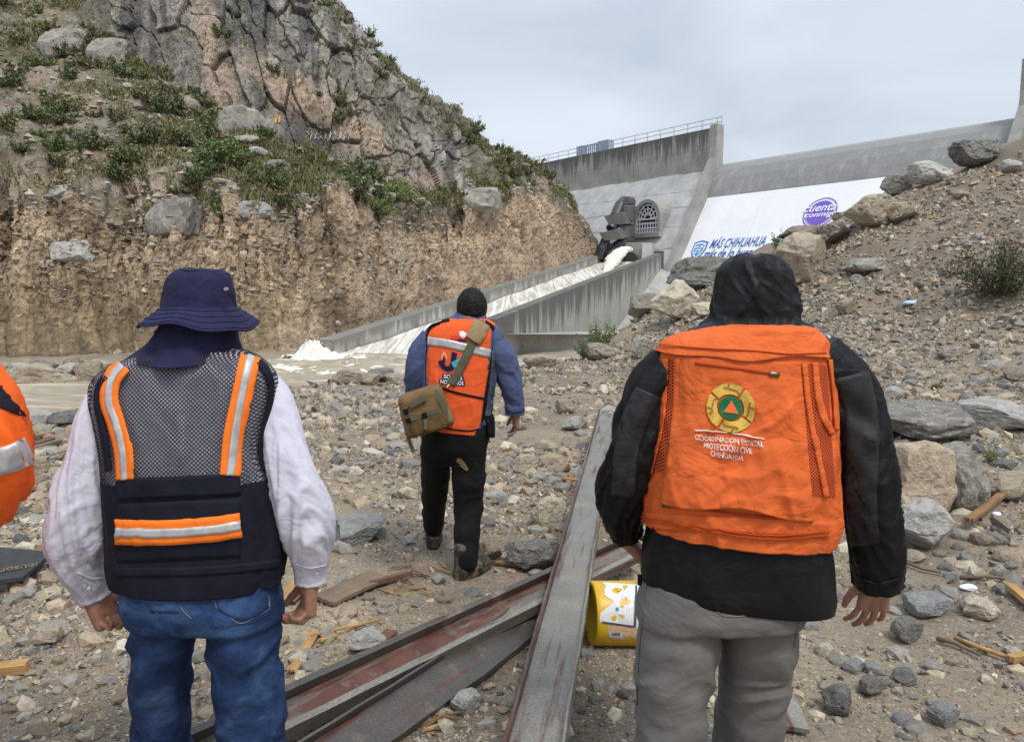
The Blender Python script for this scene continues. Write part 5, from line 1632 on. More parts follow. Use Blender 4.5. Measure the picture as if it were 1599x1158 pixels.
def trousers(name, pelvis, legs, mat, parent, h=.008, seed=0, amp=.010, fz=9.0, p=2.5, cuts=None):
    W = sorted([((at(xl, py, Y).x + at(xr, py, Y).x) / 2, Y, at(xl, py, Y).z, (at(xr, py, Y).x - at(xl, py, Y).x) / 2, ry) for (py, xl, xr, Y, ry) in pelvis], key=lambda r: r[2])
    T = np.array(W); zt, zb = T[-1, 2], T[0, 2]
    LG = [[(np.array(at(x, y, Y)), r * Y / FPX) for (x, y, Y, r) in lg] for lg in legs]
    def fn(P):
        z = P[:, 2]; cx, cy, rx, ry = [np.interp(z, T[:, 2], T[:, c]) for c in (0, 1, 3, 4)]
        q = (np.abs((P[:, 0] - cx) / rx) ** p + np.abs((P[:, 1] - cy) / ry) ** p) ** (1 / p)
        d = np.maximum((q - 1) * np.minimum(rx, ry) * .8, np.maximum(z - zt, zb - z))
        for lg in LG: d = smin(d, chain(P, lg, .02), .035)
        return d
    allp = np.concatenate([np.array([[t[0] - t[3], t[1] - t[4], t[2]] for t in W]), np.array([[t[0] + t[3], t[1] + t[4], t[2]] for t in W])] + [np.array([c - r for c, r in lg]) for lg in LG] + [np.array([c + r for c, r in lg]) for lg in LG])
    V, F = sdf_mesh(fn, allp.min(0) - .03, allp.max(0) + .03, h)
    V = smooth_mesh(V, F, 2); N = vnormals(V, F)
    Q = V * np.array([4.2, 4.2, fz]); Q[:, 2] += 2.4 * V[:, 0] * math.cos(seed) + 1.2 * vnoise(V * 5, seed)
    w = ridged(Q, 2, seed + 1) - .62
    low = sstep(zt - .12, zt - .30, V[:, 2])
    V = V + N * ((amp * w * (.35 + .65 * low)) + .003 * fbm(V * 16, 3, seed + 2))[:, None]
    me = mesh_np(name, V, F, True)
    return sub(link(name, me, mat), parent)
def shoe(name, heel, toe, hgt, wid, mat, parent, shaft=.14):
    """boot with sole, heel, upper and shaft"""
    h0, t0 = np.array(heel), np.array(toe); d = t0 - h0; L_ = np.linalg.norm(d); d = d / L_; u = np.array([0, 0, 1.0])
    def fn(P):
        a = sd_cone(P, h0 + d * .035 + u * .035, h0 + d * L_ * .55 + u * .045, .040, wid * .50)
        a = smin(a, sd_cone(P, h0 + d * L_ * .5 + u * .038, t0 - d * .045 + u * .034, wid * .5, wid * .44), .02)
        a = smin(a, sd_cone(P, h0 + d * .05 + u * .05, h0 + d * .055 + u * (shaft + .05), .046, .052), .03)
        a = np.maximum(a, -(P[:, 2] - (h0[2] + .012)))
        s = np.maximum(np.minimum(sd_cone(P, h0 + d * .035 + u * .012, h0 + d * L_ * .5 + u * .012, .044, wid * .52), sd_cone(P, h0 + d * L_ * .5 + u * .012, t0 - d * .045 + u * .012, wid * .53, wid * .47)), np.abs(P[:, 2] - h0[2] - .013) - .013)
        return np.minimum(a, s)
    A = np.minimum(h0, t0) - .08; B = np.maximum(h0, t0) + .08; A[2] = h0[2] - .02; B[2] = h0[2] + shaft + .13
    V, F = sdf_mesh(fn, A, B, .0055); V = smooth_mesh(V, F, 1)
    me = mesh_np(name, V, F, True); return sub(link(name, me, mat), parent)
M_TAPE = None
def tape_material():
    m = NT('silver_reflective_tape'); p = m.obj(); n = m.noise(p, 30, 4, .6)
    m.color(m.mix(1.0, (.50, .50, .51), m.ramp(n, [(.3, .75), (.7, 1.25)]), 'MULTIPLY')); m.rough(.38); m.set(Metallic=.25); return m.mat
M_TAPE = tape_material()
# ================================================================== LEFT MAN: blue hat, mesh vest, white shirt, jeans
Y1 = 2.20
M_NAVY = fabric('navy_hat_cotton', (.020, .020, .060), .8, 700, .2, .25, 9)
M_VNAVY = fabric('black_navy_vest_cloth', (.0085, .0095, .018), .75, 700, .2, .3, 9)
M_WSHIRT = fabric('white_shirt_cotton', (.60, .59, .68), .85, 900, .08, .08, 8, bump=.3, dirt=((.44, .43, .52), .56, .74, 5))
M_NEON = fabric('neon_orange_tape', (.92, .20, .022), .7, 900, .08, .08, 9)
def denim():
    m = NT('blue_denim'); p = m.obj()
    n = m.noise(p, 5.5, 5, .6, .4); tw = m.noise(m.mapping(p, (700, 700, 120)), 1, 2); tw2 = m.noise(m.mapping(p, (120, 120, 900), (0, .5, 0)), 1, 2)
    wear = m.noise(m.mapping(p, (6, 6, 10)), 1, 5, .6)
    c = m.ramp(n, [(.3, (.008, .016, .045)), (.52, (.018, .038, .10)), (.72, (.042, .085, .20))])
    c = m.mix(m.ramp(wear, [(.5, 0), (.75, .5)]), c, (.085, .155, .29))
    c = m.mix(1.0, c, m.ramp(tw, [(.3, .72), (.7, 1.3)]), 'MULTIPLY'); c = m.mix(1.0, c, m.ramp(tw2, [(.3, .85), (.7, 1.15)]), 'MULTIPLY')
    m.color(c); m.rough(.9); b1 = m.bump(crease(m, p, 4.4), .28, .016); m.bump(m.math('ADD', m.math('MULTIPLY', tw, .3), m.noise(p, 22, 4, .6, .5)), .3, .006, b1); m.b.inputs['Specular IOR Level'].default_value = .15; return m.mat
M_DENIM = denim()
M_STITCH = fabric('faded_stitching', (.13, .14, .17), .9); M_BELT = fabric('denim_loop', (.035, .065, .14), .9)
def mesh_cloth():
    """open net fabric: real holes between dark threads"""
    m = NT('black_net_fabric'); p = m.pos()
    v = m.mapping(p, (122, 0, 122), (0, math.radians(45), 0))
    d = m.vor(v, 1.0, 'F1', 'Distance', 0.0)
    hole = m.math('LESS_THAN', d, .36)
    m.color((.014, .014, .022)); m.rough(.7)
    tr = m.n('ShaderNodeBsdfTransparent'); mx = m.n('ShaderNodeMixShader')
    m.l(hole, mx.inputs[0]); m.l(m.b.outputs[0], mx.inputs[1]); m.l(tr.outputs[0], mx.inputs[2]); m.l(mx.outputs[0], m.out.inputs[0])
    return m.mat
M_NET = mesh_cloth()
man1 = tag(empty('person', (at(310, 1100, Y1).x, Y1, g1(at(310, 1100, Y1).x, Y1))), 'person in blue bucket hat with neck flap, black mesh vest and jeans', 'person', 'people walking towards the dam')
VT1 = [(540, 256, 346, Y1 + .01, .066), (545, 240, 372, Y1 + .008, .078), (551, 222, 392, Y1 + .004, .090), (559, 202, 406, Y1, .100), (569, 181, 418, Y1, .109), (581, 160, 427, Y1, .116), (596, 148, 431, Y1, .120), (620, 146, 430, Y1, .128), (660, 156, 420, Y1 - .005, .136), (700, 164, 415, Y1 - .01, .140),
       (740, 168, 425, Y1 - .01, .142), (790, 171, 434, Y1 - .005, .144), (840, 175, 442, Y1, .148), (880, 178, 441, Y1, .152), (905, 184, 437, Y1, .150)]
shirt_rows = [(py, xl + 7, xr - 7, Y, ry - .012) for py, xl, xr, Y, ry in VT1[:-2]] + [(880, 186, 432, Y1, .138)]
sg = puff(loft(shirt_rows, 90, 120, 2.45), np.zeros((90, 120)))
nf = folds(sg, .014, 3.0, 3.2, 41, 1.5); sg = puff(sg, nf)
elw = lambda t: .35 + 1.2 * np.exp(-((t - .62) / .26) ** 2)
armL = limb([(184, 606, Y1 + .05, 26), (163, 630, Y1 + .04, 28), (149, 660, Y1 + .02, 29.5), (139, 705, Y1, 32), (130, 750, Y1 - .01, 36), (124, 800, Y1 - .01, 40.5), (121, 840, Y1 + .01, 42), (127, 876, Y1 + .04, 38), (138, 902, Y1 + .065, 32), (143, 919, Y1 + .08, 27.5), (146, 928, Y1 + .085, 28)], 130, 80)
armL = puff(armL, folds(armL, .030, 8, .75, 11, 2.6, elw) + folds(armL, .009, 17, 1.0, 15, 1.8, elw))
armR = limb([(398, 592, Y1 + .05, 28), (422, 622, Y1 + .04, 31), (436, 662, Y1 + .02, 32), (446, 705, Y1, 33), (462, 762, Y1 - .01, 36), (478, 815, Y1, 38.5), (484, 855, Y1 + .03, 33), (485, 885, Y1 + .05, 26), (485, 902, Y1 + .055, 24.5), (485, 908, Y1 + .055, 25)], 130, 80)
armR = puff(armR, folds(armR, .028, 8, .75, 12, -2.6, elw) + folds(armR, .009, 17, 1.0, 16, 1.8, elw))
V, F = join_grids([sg, armL, armR]); shirt1 = cloth('shirt', V, F, M_WSHIRT, man1)
bs = bvh_of(shirt1)
for path in ([(118, 893), (140, 902), (166, 902)], [(461, 880), (484, 886), (508, 882)]):
    ribbon('cuff_seam', path, 2.2, bs, .003, Y1, M_WSHIRT, shirt1, 14, .003, 3)
for (x, y) in ((133, 912), (494, 893), (140, 916)):
    mb = MB(); c = on_surface(bs, x, y, .002, Y1); mb.tube([c, c - Vector((0, .004, 0))], .0055, 12); sub(mb.build('button', M_WSHIRT), shirt1)
# vest: net above, solid cloth below
vg = loft(VT1, 150, 200, 2.45)
vw = folds(vg, .020, 2.2, 3.4, 21, 1.0, lambda t: sstep(.05, .35, t)) + folds(vg, .007, 9.0, 2.0, 25, 2.0, lambda t: sstep(.45, .7, t))
vg = puff(vg, vw)
zc = at(300, 742, Y1).z; zrow = vg[:, :, 2].mean(1); cut = int(np.argmin(np.abs(zrow - zc)))
n_, m_ = vg.shape[:2]
vest1 = tag(empty('vest', (0, 0, 0)), 'black mesh safety vest with orange and silver stripes'); sub(vest1, man1)
net = cloth('net_panel', vg[:cut + 1].reshape(-1, 3), grid_faces(cut + 1, m_), M_NET, vest1)
low = vg[cut:]; lowi = low[-1:] * np.array([1, 1, 1]) ; inner = low[::-1] + (low[::-1].mean(1, keepdims=True) - low[::-1]) * np.array([.035, .035, 0])
Gl = np.concatenate([low, inner[:3]]); cloth('lower_panel', Gl.reshape(-1, 3), grid_faces(len(Gl), m_), M_VNAVY, vest1)
bv1 = BVHTree.FromPolygons([Vector(p) for p in vg.reshape(-1, 3)], [tuple(f) for f in grid_faces(n_, m_).tolist()])
patch('back_pocket', lambda u, v: (182 + 188 * u + 3 * v, 748 + 30 * v - 8 * u), 24, 8, bv1, lambda u, v: .004 + .004 * v, Y1, M_VNAVY, vest1, .006)
patch('back_pocket', lambda u, v: (184 + 190 * u, 786 + 92 * v - 9 * u), 24, 14, bv1, lambda u, v: .004 + .006 * math.sin(v * 3.14), Y1, M_VNAVY, vest1, .006)
patch('hem_band', lambda u, v: (180 + 255 * u, 886 + 14 * v - 14 * u ** 3), 30, 4, bv1, .003, Y1, M_VNAVY, vest1, .004)
def stripe(path, w, off=.006, name='reflective_stripe'):
    t = ribbon(name, path, w, bv1, off, Y1, M_NEON, vest1, 60, .003, 7)
    ribbon('silver_tape', path, w * .36, bv1, off + .003, Y1, M_TAPE, t, 60, .002, 4); return t
stripe([(192, 572), (177, 592), (172, 625), (183, 660), (193, 700), (197, 748)], 27)
stripe([(389, 558), (383, 588), (374, 630), (364, 680), (358, 742)], 30)
stripe([(186, 828), (230, 829), (280, 828), (330, 824), (372, 818)], 38, .017)
for path in ([(168, 588), (160, 596), (156, 604), (153, 625), (159, 660), (166, 695), (171, 735)], [(402, 566), (412, 577), (419, 592), (420, 620), (411, 660), (406, 695), (413, 735)]):
    ribbon('armhole_binding', path, 9, bv1, .006, Y1, M_VNAVY, vest1, 50, .006, 4)
# jeans
jeans1 = trousers('jeans', [(880, 188, 436, Y1, .135), (910, 191, 437, Y1, .142), (940, 197, 438, Y1 - .005, .146), (965, 205, 437, Y1, .140)],
    [[(252, 955, Y1, 44), (251, 1000, Y1 + .02, 47), (250, 1060, Y1 + .05, 44.5), (251, 1120, Y1 + .08, 43), (252, 1180, Y1 + .10, 43), (254, 1290, Y1 + .10, 39), (255, 1375, Y1 + .08, 40)],
     [(380, 955, Y1, 54), (380, 1000, Y1 - .01, 57), (386, 1060, Y1 - .02, 55), (392, 1120, Y1 - .03, 53), (396, 1180, Y1 - .03, 51), (399, 1290, Y1 - .03, 46), (401, 1390, Y1 - .03, 46)]], M_DENIM, man1, .0075, 3, .025, 10.5)
bj = bvh_of(jeans1)
for path in ([(226, 908), (232, 935), (240, 952), (247, 958)], [(268, 906), (274, 935), (288, 955), (299, 966)], [(326, 906), (333, 930), (338, 948)], [(416, 896), (418, 930), (420, 948)], [(338, 948), (358, 962), (372, 972), (400, 962), (420, 950)]):
    ribbon('stitched_seam', path, 1.7, bj, .0022, Y1, M_STITCH, jeans1, 24, .002, 3)
patch('back_pocket', lambda u, v: (336 + 82 * u + 4 * v * (1 - u), 906 + (44 + 18 * math.sin(3.14 * u)) * v), 12, 10, bj, .003, Y1, M_DENIM, jeans1, .003)
patch('back_pocket', lambda u, v: (228 + 44 * u + 8 * v, 910 + 46 * v), 10, 10, bj, .003, Y1, M_DENIM, jeans1, .003)
M_RED = fabric('red_tab', (.55, .03, .045), .7)
patch('pocket_tab', lambda u, v: (310 + 9 * u + 3 * v, 907 + 10 * v), 3, 3, bj, .006, Y1, M_RED, jeans1, .003)
# hat
hat1 = sub(tag(empty('bucket_hat', (0, 0, 0)), 'navy cotton bucket hat with a long neck flap'), man1)
hc = at(311, 470, Y1 + .045)
crown = loft([(420, 300, 326, Y1 + .045, .035), (421, 288, 338, Y1 + .045, .065), (425, 277, 349, Y1 + .045, .084), (432, 270, 355, Y1 + .045, .096), (442, 266, 358, Y1 + .045, .102), (455, 262, 361, Y1 + .045, .106), (478, 259, 364, Y1 + .045, .110), (486, 257, 365, Y1 + .045, .112)], 50, 96, 2.2)
crown = puff(crown, folds(crown, .012, 14, 1.8, 51, .9))
top = crown[:1] * .02 + crown[:1].mean(1, keepdims=True) * .98
V, F = join_grids([np.concatenate([top, crown])], False); cloth('crown', V, F, M_NAVY, hat1)
nb, mp_ = 14, 120
br = []
for j in range(nb):
    t = j / (nb - 1); row = []
    for i in range(mp_):
        a = 2 * math.pi * i / mp_ - math.pi / 2
        rx = .098 + .068 * t; ry = .110 + .072 * t
        z = hc.z - .014 - .050 * t ** 1.1 - .012 * t * max(0, math.cos(a + .5)) ** 2 + .007 * t * math.sin(3 * a + .4) + .004 * t * math.sin(7 * a)
        row.append((hc.x + .0 + rx * math.cos(a), hc.y + ry * math.sin(a), z))
    br.append(row)
br = np.array(br); und = br[::-1] - np.array([0, 0, .004])
V = np.concatenate([br, und]).reshape(-1, 3); cloth('brim', V, grid_faces(2 * nb, mp_), M_NAVY, hat1)
for j in (3, 6, 9, 12):
    mb = MB(); mb.tube([Vector(p) + Vector((0, 0, .0015)) for p in br[j]] + [Vector(br[j][0])], .0012, 4, False); sub(mb.build('brim_stitching', M_NAVY), hat1)
mb = MB(); c = at(352, 451, Y1 - .052); mb.tube([c + Vector((.004, -.01, 0)), c + Vector((0, .012, 0))], .005, 12); sub(mb.build('eyelet', metal('brass_eyelet', (.45, .42, .38), .35, .8)), hat1)
fl = []
nfz, nfp = 40, 90
for j in range(nfz):
    t = j / (nfz - 1); row = []
    for i in range(nfp):
        a = math.radians(-90 - 128 + 256 * i / (nfp - 1)); s_ = math.cos(a)
        R0 = .098 + .010 * t + .052 * t ** 2.4; left = max(0, -s_)
        x = hc.x + .000 - .020 * t ** 1.6 + (R0 + .022 * left * t ** 1.5 - .014 * max(0, s_) * t ** 2) * s_
        y = hc.y - .005 + (.112 + .052 * t ** 1.6) * math.sin(a)
        z = hc.z - .035 - (.145 - .022 * abs(s_) ** 2 + .008 * left) * t
        d = .006 * math.sin(a * 5 + t * 3) * t + .004 * math.sin(a * 11 - t * 5) * t
        row.append((x + d * s_, y + d * math.sin(a), z))
    fl.append(row)
fl = np.array(fl); fi = fl[::-1] * 1.0; cen = fl.mean((0, 1)); fi = fi + (cen - fi) * np.array([.03, .03, 0])
V = np.concatenate([fl, fi]).reshape(-1, 3); cloth('neck_flap', V, grid_faces(2 * nfz, nfp, False), M_NAVY, hat1)
# bare body and hands
wl = at(148, 916, Y1 + .085); wr = at(484, 896, Y1 + .055)
hl = hand_prims(wl + Vector((.004, -.01, -.022)), (.34, .15, -.92), (.35, .85, .3), (.85, -.35, .25), 1.15, (.75, 1.05, .7), .03, .7)
hr_ = hand_prims(wr + Vector((0, -.01, -.020)), (-.10, .12, -.98), (-.45, .85, .1), (-.85, -.45, .1), 1.12, (.55, .85, .6), .04, .6)
body_mesh('body', at(309, 492, Y1 + .05), .104, at(300, 556, Y1 + .02), [at(196, 612, Y1 + .05), at(386, 602, Y1 + .05)], [at(126, 790, Y1 - .01), at(470, 790, Y1 - .01)], [wl, wr], [at(262, 950, Y1), at(375, 950, Y1)],
          [at(251, 1150, Y1 + .08), at(394, 1150, Y1 - .03)], [at(255, 1370, Y1 + .08), at(401, 1380, Y1 - .03)], [at(300, 640, Y1), at(312, 880, Y1)], [hl, hr_], man1)
M_BOOT = fabric('dusty_dark_leather', (.035, .030, .027), .6, 300, .2, .3, 20, dirt=((.22, .17, .115), .48, .66, 16))
for (x, y) in ((255, Y1 + .03), (401, Y1 - .08)):
    X = at(x, 1380, Y1).x; gz = g1(X, y); shoe('boot', (X, y, gz), (X, y + .29, gz), .1, .10, M_BOOT, man1)

# ================================================================== RIGHT MAN: black hooded jacket, orange vest, grey trousers
Y2 = 2.20
M_BLACK = fabric('black_shell_fabric', (.0075, .0078, .0088), .5, 500, .15, .3, 10, bump=.35)
M_CHAR = fabric('charcoal_shell_fabric', (.027, .026, .028), .5, 500, .15, .25, 10, bump=.35)
M_ORV = fabric('orange_vest_cloth', (.70, .135, .032), .72, 800, .08, .12, 7, bump=.6)
M_GREYP = fabric('grey_hiking_cloth', (.150, .142, .132), .75, 800, .1, .12, 6, bump=.3)
M_BARE = fabric('white_thread', (.80, .78, .78), .7); M_GOLD = fabric('gold_thread', (.66, .42, .085), .55, 500, .25, .15, 40); M_GREEN = fabric('green_thread', (.012, .17, .075), .6, 500, .2, .2, 30); M_ORT = fabric('orange_thread', (.86, .17, .05), .6)
M_GOLDD = fabric('dark_gold_thread', (.36, .16, .03), .6)
def or_net():
    m = NT('orange_net_fabric'); p = m.pos(); v = m.mapping(p, (150, 0, 150), (0, math.radians(45), 0)); d = m.vor(v, 1.0, 'F1', 'Distance', 0.0)
    m.color((.56, .075, .012)); m.rough(.75)
    tr = m.n('ShaderNodeBsdfTransparent'); mx = m.n('ShaderNodeMixShader'); m.l(m.math('LESS_THAN', d, .34), mx.inputs[0]); m.l(m.b.outputs[0], mx.inputs[1]); m.l(tr.outputs[0], mx.inputs[2]); m.l(mx.outputs[0], m.out.inputs[0]); return m.mat
M_ONET = or_net()
man2 = tag(empty('person', (at(1120, 1100, Y2).x, Y2, g1(at(1120, 1100, Y2).x, Y2))), 'person in orange embroidered vest over a black hooded jacket and grey trousers', 'person', 'people walking towards the dam')
JT = [(500, 1110, 1256, Y2 + .02, .085), (508, 1086, 1272, Y2 + .01, .10), (522, 1052, 1290, Y2, .115), (540, 1034, 1298, Y2, .125), (570, 1028, 1300, Y2, .135), (640, 1024, 1304, Y2 - .01, .15), (720, 1012, 1304, Y2 - .01, .158), (800, 1006, 1300, Y2, .16), (860, 1004, 1300, Y2, .162), (900, 1001, 1304, Y2, .165), (925, 1000, 1306, Y2, .165), (936, 1003, 1304, Y2, .160)]
JT = [(py, xl + (8 if py < 845 else 2), xr - (24 if 515 < py < 845 else 6), Y, ry - (.014 if py < 845 else 0)) for py, xl, xr, Y, ry in JT]
jg = loft(JT, 110, 160, 2.35)
# the hem runs lower on the right
hx = np.clip((jg[:, :, 0] - jg[-1, :, 0].min()) / (np.ptp(jg[-1, :, 0])), 0, 1); ft = sstep(.75, 1.0, np.linspace(0, 1, 110))[:, None]
jg[:, :, 2] += ft * (.052 - .072 * hx)
jg = puff(jg, folds(jg, .014, 5.0, 2.6, 61, 2.0, lambda t: .3 + .5 * sstep(.7, .85, t) - .7 * sstep(.9, 1, t)))
ja = lambda t: .5 + .9 * np.exp(-((t - .5) / .35) ** 2)
aL = limb([(1060, 566, Y2, 42), (1022, 610, Y2 - .01, 41), (996, 670, Y2 - .02, 40), (978, 725, Y2 - .01, 40), (969, 770, Y2 + .02, 37), (970, 803, Y2 + .07, 31), (977, 824, Y2 + .11, 27), (981, 833, Y2 + .12, 27)], 120, 72)
aL = puff(aL, folds(aL, .032, 8, .75, 71, 2.6, ja) + folds(aL, .011, 17, 1.0, 75, 1.8, ja))
aR = limb([(1270, 560, Y2, 46), (1312, 602, Y2 - .01, 46), (1336, 670, Y2 - .02, 44), (1350, 740, Y2 - .02, 42), (1360, 800, Y2, 40), (1367, 850, Y2 + .03, 40), (1371, 890, Y2 + .05, 39), (1370, 912, Y2 + .06, 37)], 130, 72)
aR = puff(aR, folds(aR, .032, 8, .75, 72, -2.6, ja) + folds(aR, .011, 17, 1.0, 76, 1.8, ja))
V, F = join_grids([jg, aL, aR]); jacket = cloth('jacket', V, F, M_BLACK, man2)
bjk = bvh_of(jacket)
ribbon('sleeve_panel', [(1330, 585), (1346, 650), (1347, 720), (1346, 790), (1352, 850)], lambda v: 52 - 8 * v, bjk, .0035, Y2, M_CHAR, jacket, 40, .002, 9)
ribbon('sleeve_panel', [(1012, 612), (990, 660), (976, 720), (972, 775)], lambda v: 40 - 6 * v, bjk, .0035, Y2, M_CHAR, jacket, 40, .002, 9)
ribbon('cuff_tab', [(1338, 902), (1370, 912), (1402, 905)], 7, bjk, .004, Y2, M_BLACK, jacket, 20, .004, 4)
hd = loft([(398, 1164, 1196, Y2 + .06, .035), (400, 1150, 1208, Y2 + .06, .062), (406, 1139, 1218, Y2 + .06, .088), (418, 1128, 1229, Y2 + .06, .106), (436, 1121, 1236, Y2 + .06, .118), (460, 1117, 1241, Y2 + .055, .124), (482, 1114, 1244, Y2 + .05, .124), (496, 1113, 1245, Y2 + .045, .122), (506, 1106, 1250, Y2 + .035, .122), (516, 1092, 1260, Y2 + .02, .122), (526, 1074, 1270, Y2 + .01, .125), (534, 1060, 1280, Y2 + .01, .125)], 110, 150, 2.2)
nz_, nph = hd.shape[:2]
ph = np.linspace(0, 2 * np.pi, nph, endpoint=False) - np.pi / 2
tt = np.linspace(0, 1, nz_)[:, None]
ridge = .008 * np.exp(-(np.angle(np.exp(1j * (ph + np.pi / 2 - .06))) / .10) ** 2)[None] * (.5 + .5 * np.sin(tt * 9)) * (1 - tt * .3)
hd = puff(hd, ridge + folds(hd, .036, 7, .8, 81, 2.8, lambda t: .35 + .9 * sstep(.35, .75, t)) + folds(hd, .012, 15, 1.2, 85, 2.2))
topc = hd[:1] * .02 + hd[:1].mean(1, keepdims=True) * .98
V, F = join_grids([np.concatenate([topc, hd])], False); hood = cloth('hood', V, F, M_BLACK, jacket)
# orange vest
OT = [(505, 1126, 1240, Y2 - .005, .095), (510, 1100, 1262, Y2 - .01, .110), (520, 1064, 1284, Y2 - .01, .122), (532, 1036, 1296, Y2 - .01, .130), (548, 1023, 1303, Y2 - .01, .138), (580, 1020, 1308, Y2 - .01, .146), (630, 1019, 1313, Y2 - .012, .156), (680, 1014, 1314, Y2 - .015, .163), (730, 1006, 1314, Y2 - .015, .168), (780, 999, 1318, Y2 - .01, .172), (815, 998, 1316, Y2 - .005, .174), (838, 1000, 1306, Y2 - .005, .172)]
OT = [(py, xl + (4 if py > 540 else 0), xr - (13 if py > 540 else 7 if py > 515 else 0), Y, ry) for py, xl, xr, Y, ry in OT]
og = loft(OT, 150, 200, 2.35)
hx = np.clip((og[:, :, 0] - og[-1, :, 0].min()) / (np.ptp(og[-1, :, 0])), 0, 1); ft = sstep(.6, 1.0, np.linspace(0, 1, 150))[:, None]
og[:, :, 2] += ft * (.045 - .058 * hx)
og = puff(og, folds(og, .020, 4.0, 3.0, 91, 2.6, lambda t: sstep(.1, .4, t)) + folds(og, .012, 10, 2.4, 95, 2.5, lambda t: .3 + sstep(.2, .6, t)))
oi = og[::-1] + (og.mean(1, keepdims=True)[::-1] - og[::-1]) * np.array([.03, .03, 0])
Go = np.concatenate([og, oi[:4]])
vest2 = cloth('vest', Go.reshape(-1, 3), grid_faces(len(Go), og.shape[1]), M_ORV, man2); tag(vest2, 'orange vest with gold emblem and white embroidered lettering')
bo = BVHTree.FromPolygons([Vector(p) for p in og.reshape(-1, 3)], [tuple(f) for f in grid_faces(og.shape[0], og.shape[1]).tolist()])
def wav(x): return 1.5 * math.sin(x * .055) + 1.1 * math.sin(x * .13 + 1)
# the large loose back pocket, blousing at its lower edge
def pk_xy(u, v):
    top = 556 + 10 * u; bot = 786 + 26 * u + 5 * math.sin(u * 9)
    xl = 1056 - 8 * v - 16 * v * v; xr = 1250 + 22 * v
    return xl + (xr - xl) * u, top + (bot - top) * v
_pn = {}
def wr(u, v):
    """lift of the loose pocket: blousing at the bottom with creases that fan out from its corners"""
    rg = lambda x, y, z: 1 - abs(mnoise.noise(Vector((x, y, z)))) * 1.6
    r = rg(u * 3.4 + 1.6 * v, v * 3.0 - .9 * u, .3) * .67 + rg(u * 7 + 3 * v, v * 6 - 2 * u, 4.3) * .33 - .6
    r2 = rg(u * 2.2 - 2.6 * v, v * 4.5 + u, 5.0) - .6; r3 = mnoise.noise(Vector((u * 9, v * 9, 2.0)))
    k = .25 + .75 * max(0, (v - .35) / .65) ** 1.3
    return max(.004, .006 + .015 * v ** 2.0 * (1 - .30 * math.cos(11 * u + 1)) + (.020 * r + .014 * r2) * k * min(1, 6 * u, 6 * (1 - u)) + .0015 * r3)
pocket = patch('back_pocket', pk_xy, 76, 84, bo, wr, Y2, M_ORV, vest2, .010, True, True)
def pts_in(fn, n=50, m_=50):
    pass
bp = bvh_of(pocket)
def bo2(px, py, off):
    p1 = on_surface(bo, px, py, off, Y2); return p1
# yoke flap across the shoulders with a rolled edge
def yoke(u, v):
    x = 1034 + (1288 - 1034) * u + (3 * v if u > .5 else -8 * v * (1 - u))
    top = 512 + 40 * abs(u - .5) ** 2.2 * 2.6; bot = 556 + 12 * u - 8 * abs(u - .5) * 2 + 2.2 * math.sin(u * 14) + 3 * math.sin(u * 5)
    return x, top + (bot - top) * v
patch('yoke_flap', yoke, 70, 16, bo, lambda u, v: .003 + .008 * v ** 2 + .002 * math.sin(u * 14) * v, Y2, M_ORV, vest2, .006)
# net panels and straps at the sides
def side(xa, xb):
    return lambda u, v: (xa[0] + (xb[0] - xa[0]) * v + (xa[1] + (xb[1] - xa[1]) * v) * u + 7 * math.sin(v * 2.6) * (1 if xa[0] > 1150 else -.3), 566 + (208 if xa[0] > 1150 else 175) * v)
patch('net_panel', lambda u, v: (1252 + 40 * u + 8 * v + (-2 + 6 * v) * u + 10 * math.sin(v * 3.14) * 0, 567 + 4 * u + 205 * v), 16, 50, bo, .004, Y2, M_ONET, vest2, .0)
patch('net_panel', lambda u, v: (1024 + 32 * u - 14 * v * v, 556 + 6 * u + 176 * v), 14, 50, bo, .004, Y2, M_ONET, vest2, .0)
M_DKJ = M_BLACK
patch('net_backing', lambda u, v: (1252 + 40 * u + 8 * v + (-2 + 6 * v) * u, 567 + 4 * u + 205 * v), 16, 50, bo, .0015, Y2, fabric('dark_red_lining', (.10, .022, .010), .8), vest2, .0)
patch('net_backing', lambda u, v: (1024 + 32 * u - 14 * v * v, 556 + 6 * u + 176 * v), 14, 50, bo, .0015, Y2, bpy.data.materials['dark_red_lining'], vest2, .0)
for path, w in (([(1270, 566), (1274, 610), (1284, 650), (1297, 676)], 9), ([(1254, 568), (1262, 640), (1276, 710), (1288, 775)], 8), ([(1294, 562), (1300, 610), (1304, 670)], 8), ([(1042, 560), (1040, 620), (1030, 690), (1018, 740)], 8), ([(1060, 560), (1056, 640), (1050, 700), (1040, 770)], 7), ([(1025, 556), (1022, 620), (1016, 700)], 7)):
    ribbon('net_edging', path, w, bo, .008, Y2, M_ORV, vest2, 40, .005, 4)
patch('hem_band', lambda u, v: (1005 + 288 * u, 800 + 26 * v + 14 * u), 40, 5, bo, .004, Y2, M_ORV, vest2, .004)
# stitching lines
M_STO = fabric('dark_orange_stitching', (.50, .07, .014), .8)
for path in ([(1060, 562), (1055, 640), (1046, 720), (1034, 782)], [(1246, 570), (1254, 640), (1264, 720), (1272, 800)]):
    ribbon('stitch_line', path, 1.5, bo, .030, Y2, M_STO, vest2, 40, .001, 3) if False else None
for path in ([(1003, 806), (1100, 822), (1200, 834), (1292, 828)], [(1034, 540), (1100, 545), (1170, 548), (1230, 553), (1286, 551)], [(1005, 812), (1100, 827), (1200, 840), (1291, 834)]):
    ribbon('stitch_line', path, 1.4, bo, .0095 if path[0][1] > 700 else .012, Y2, M_STO, vest2, 60, .001, 3)
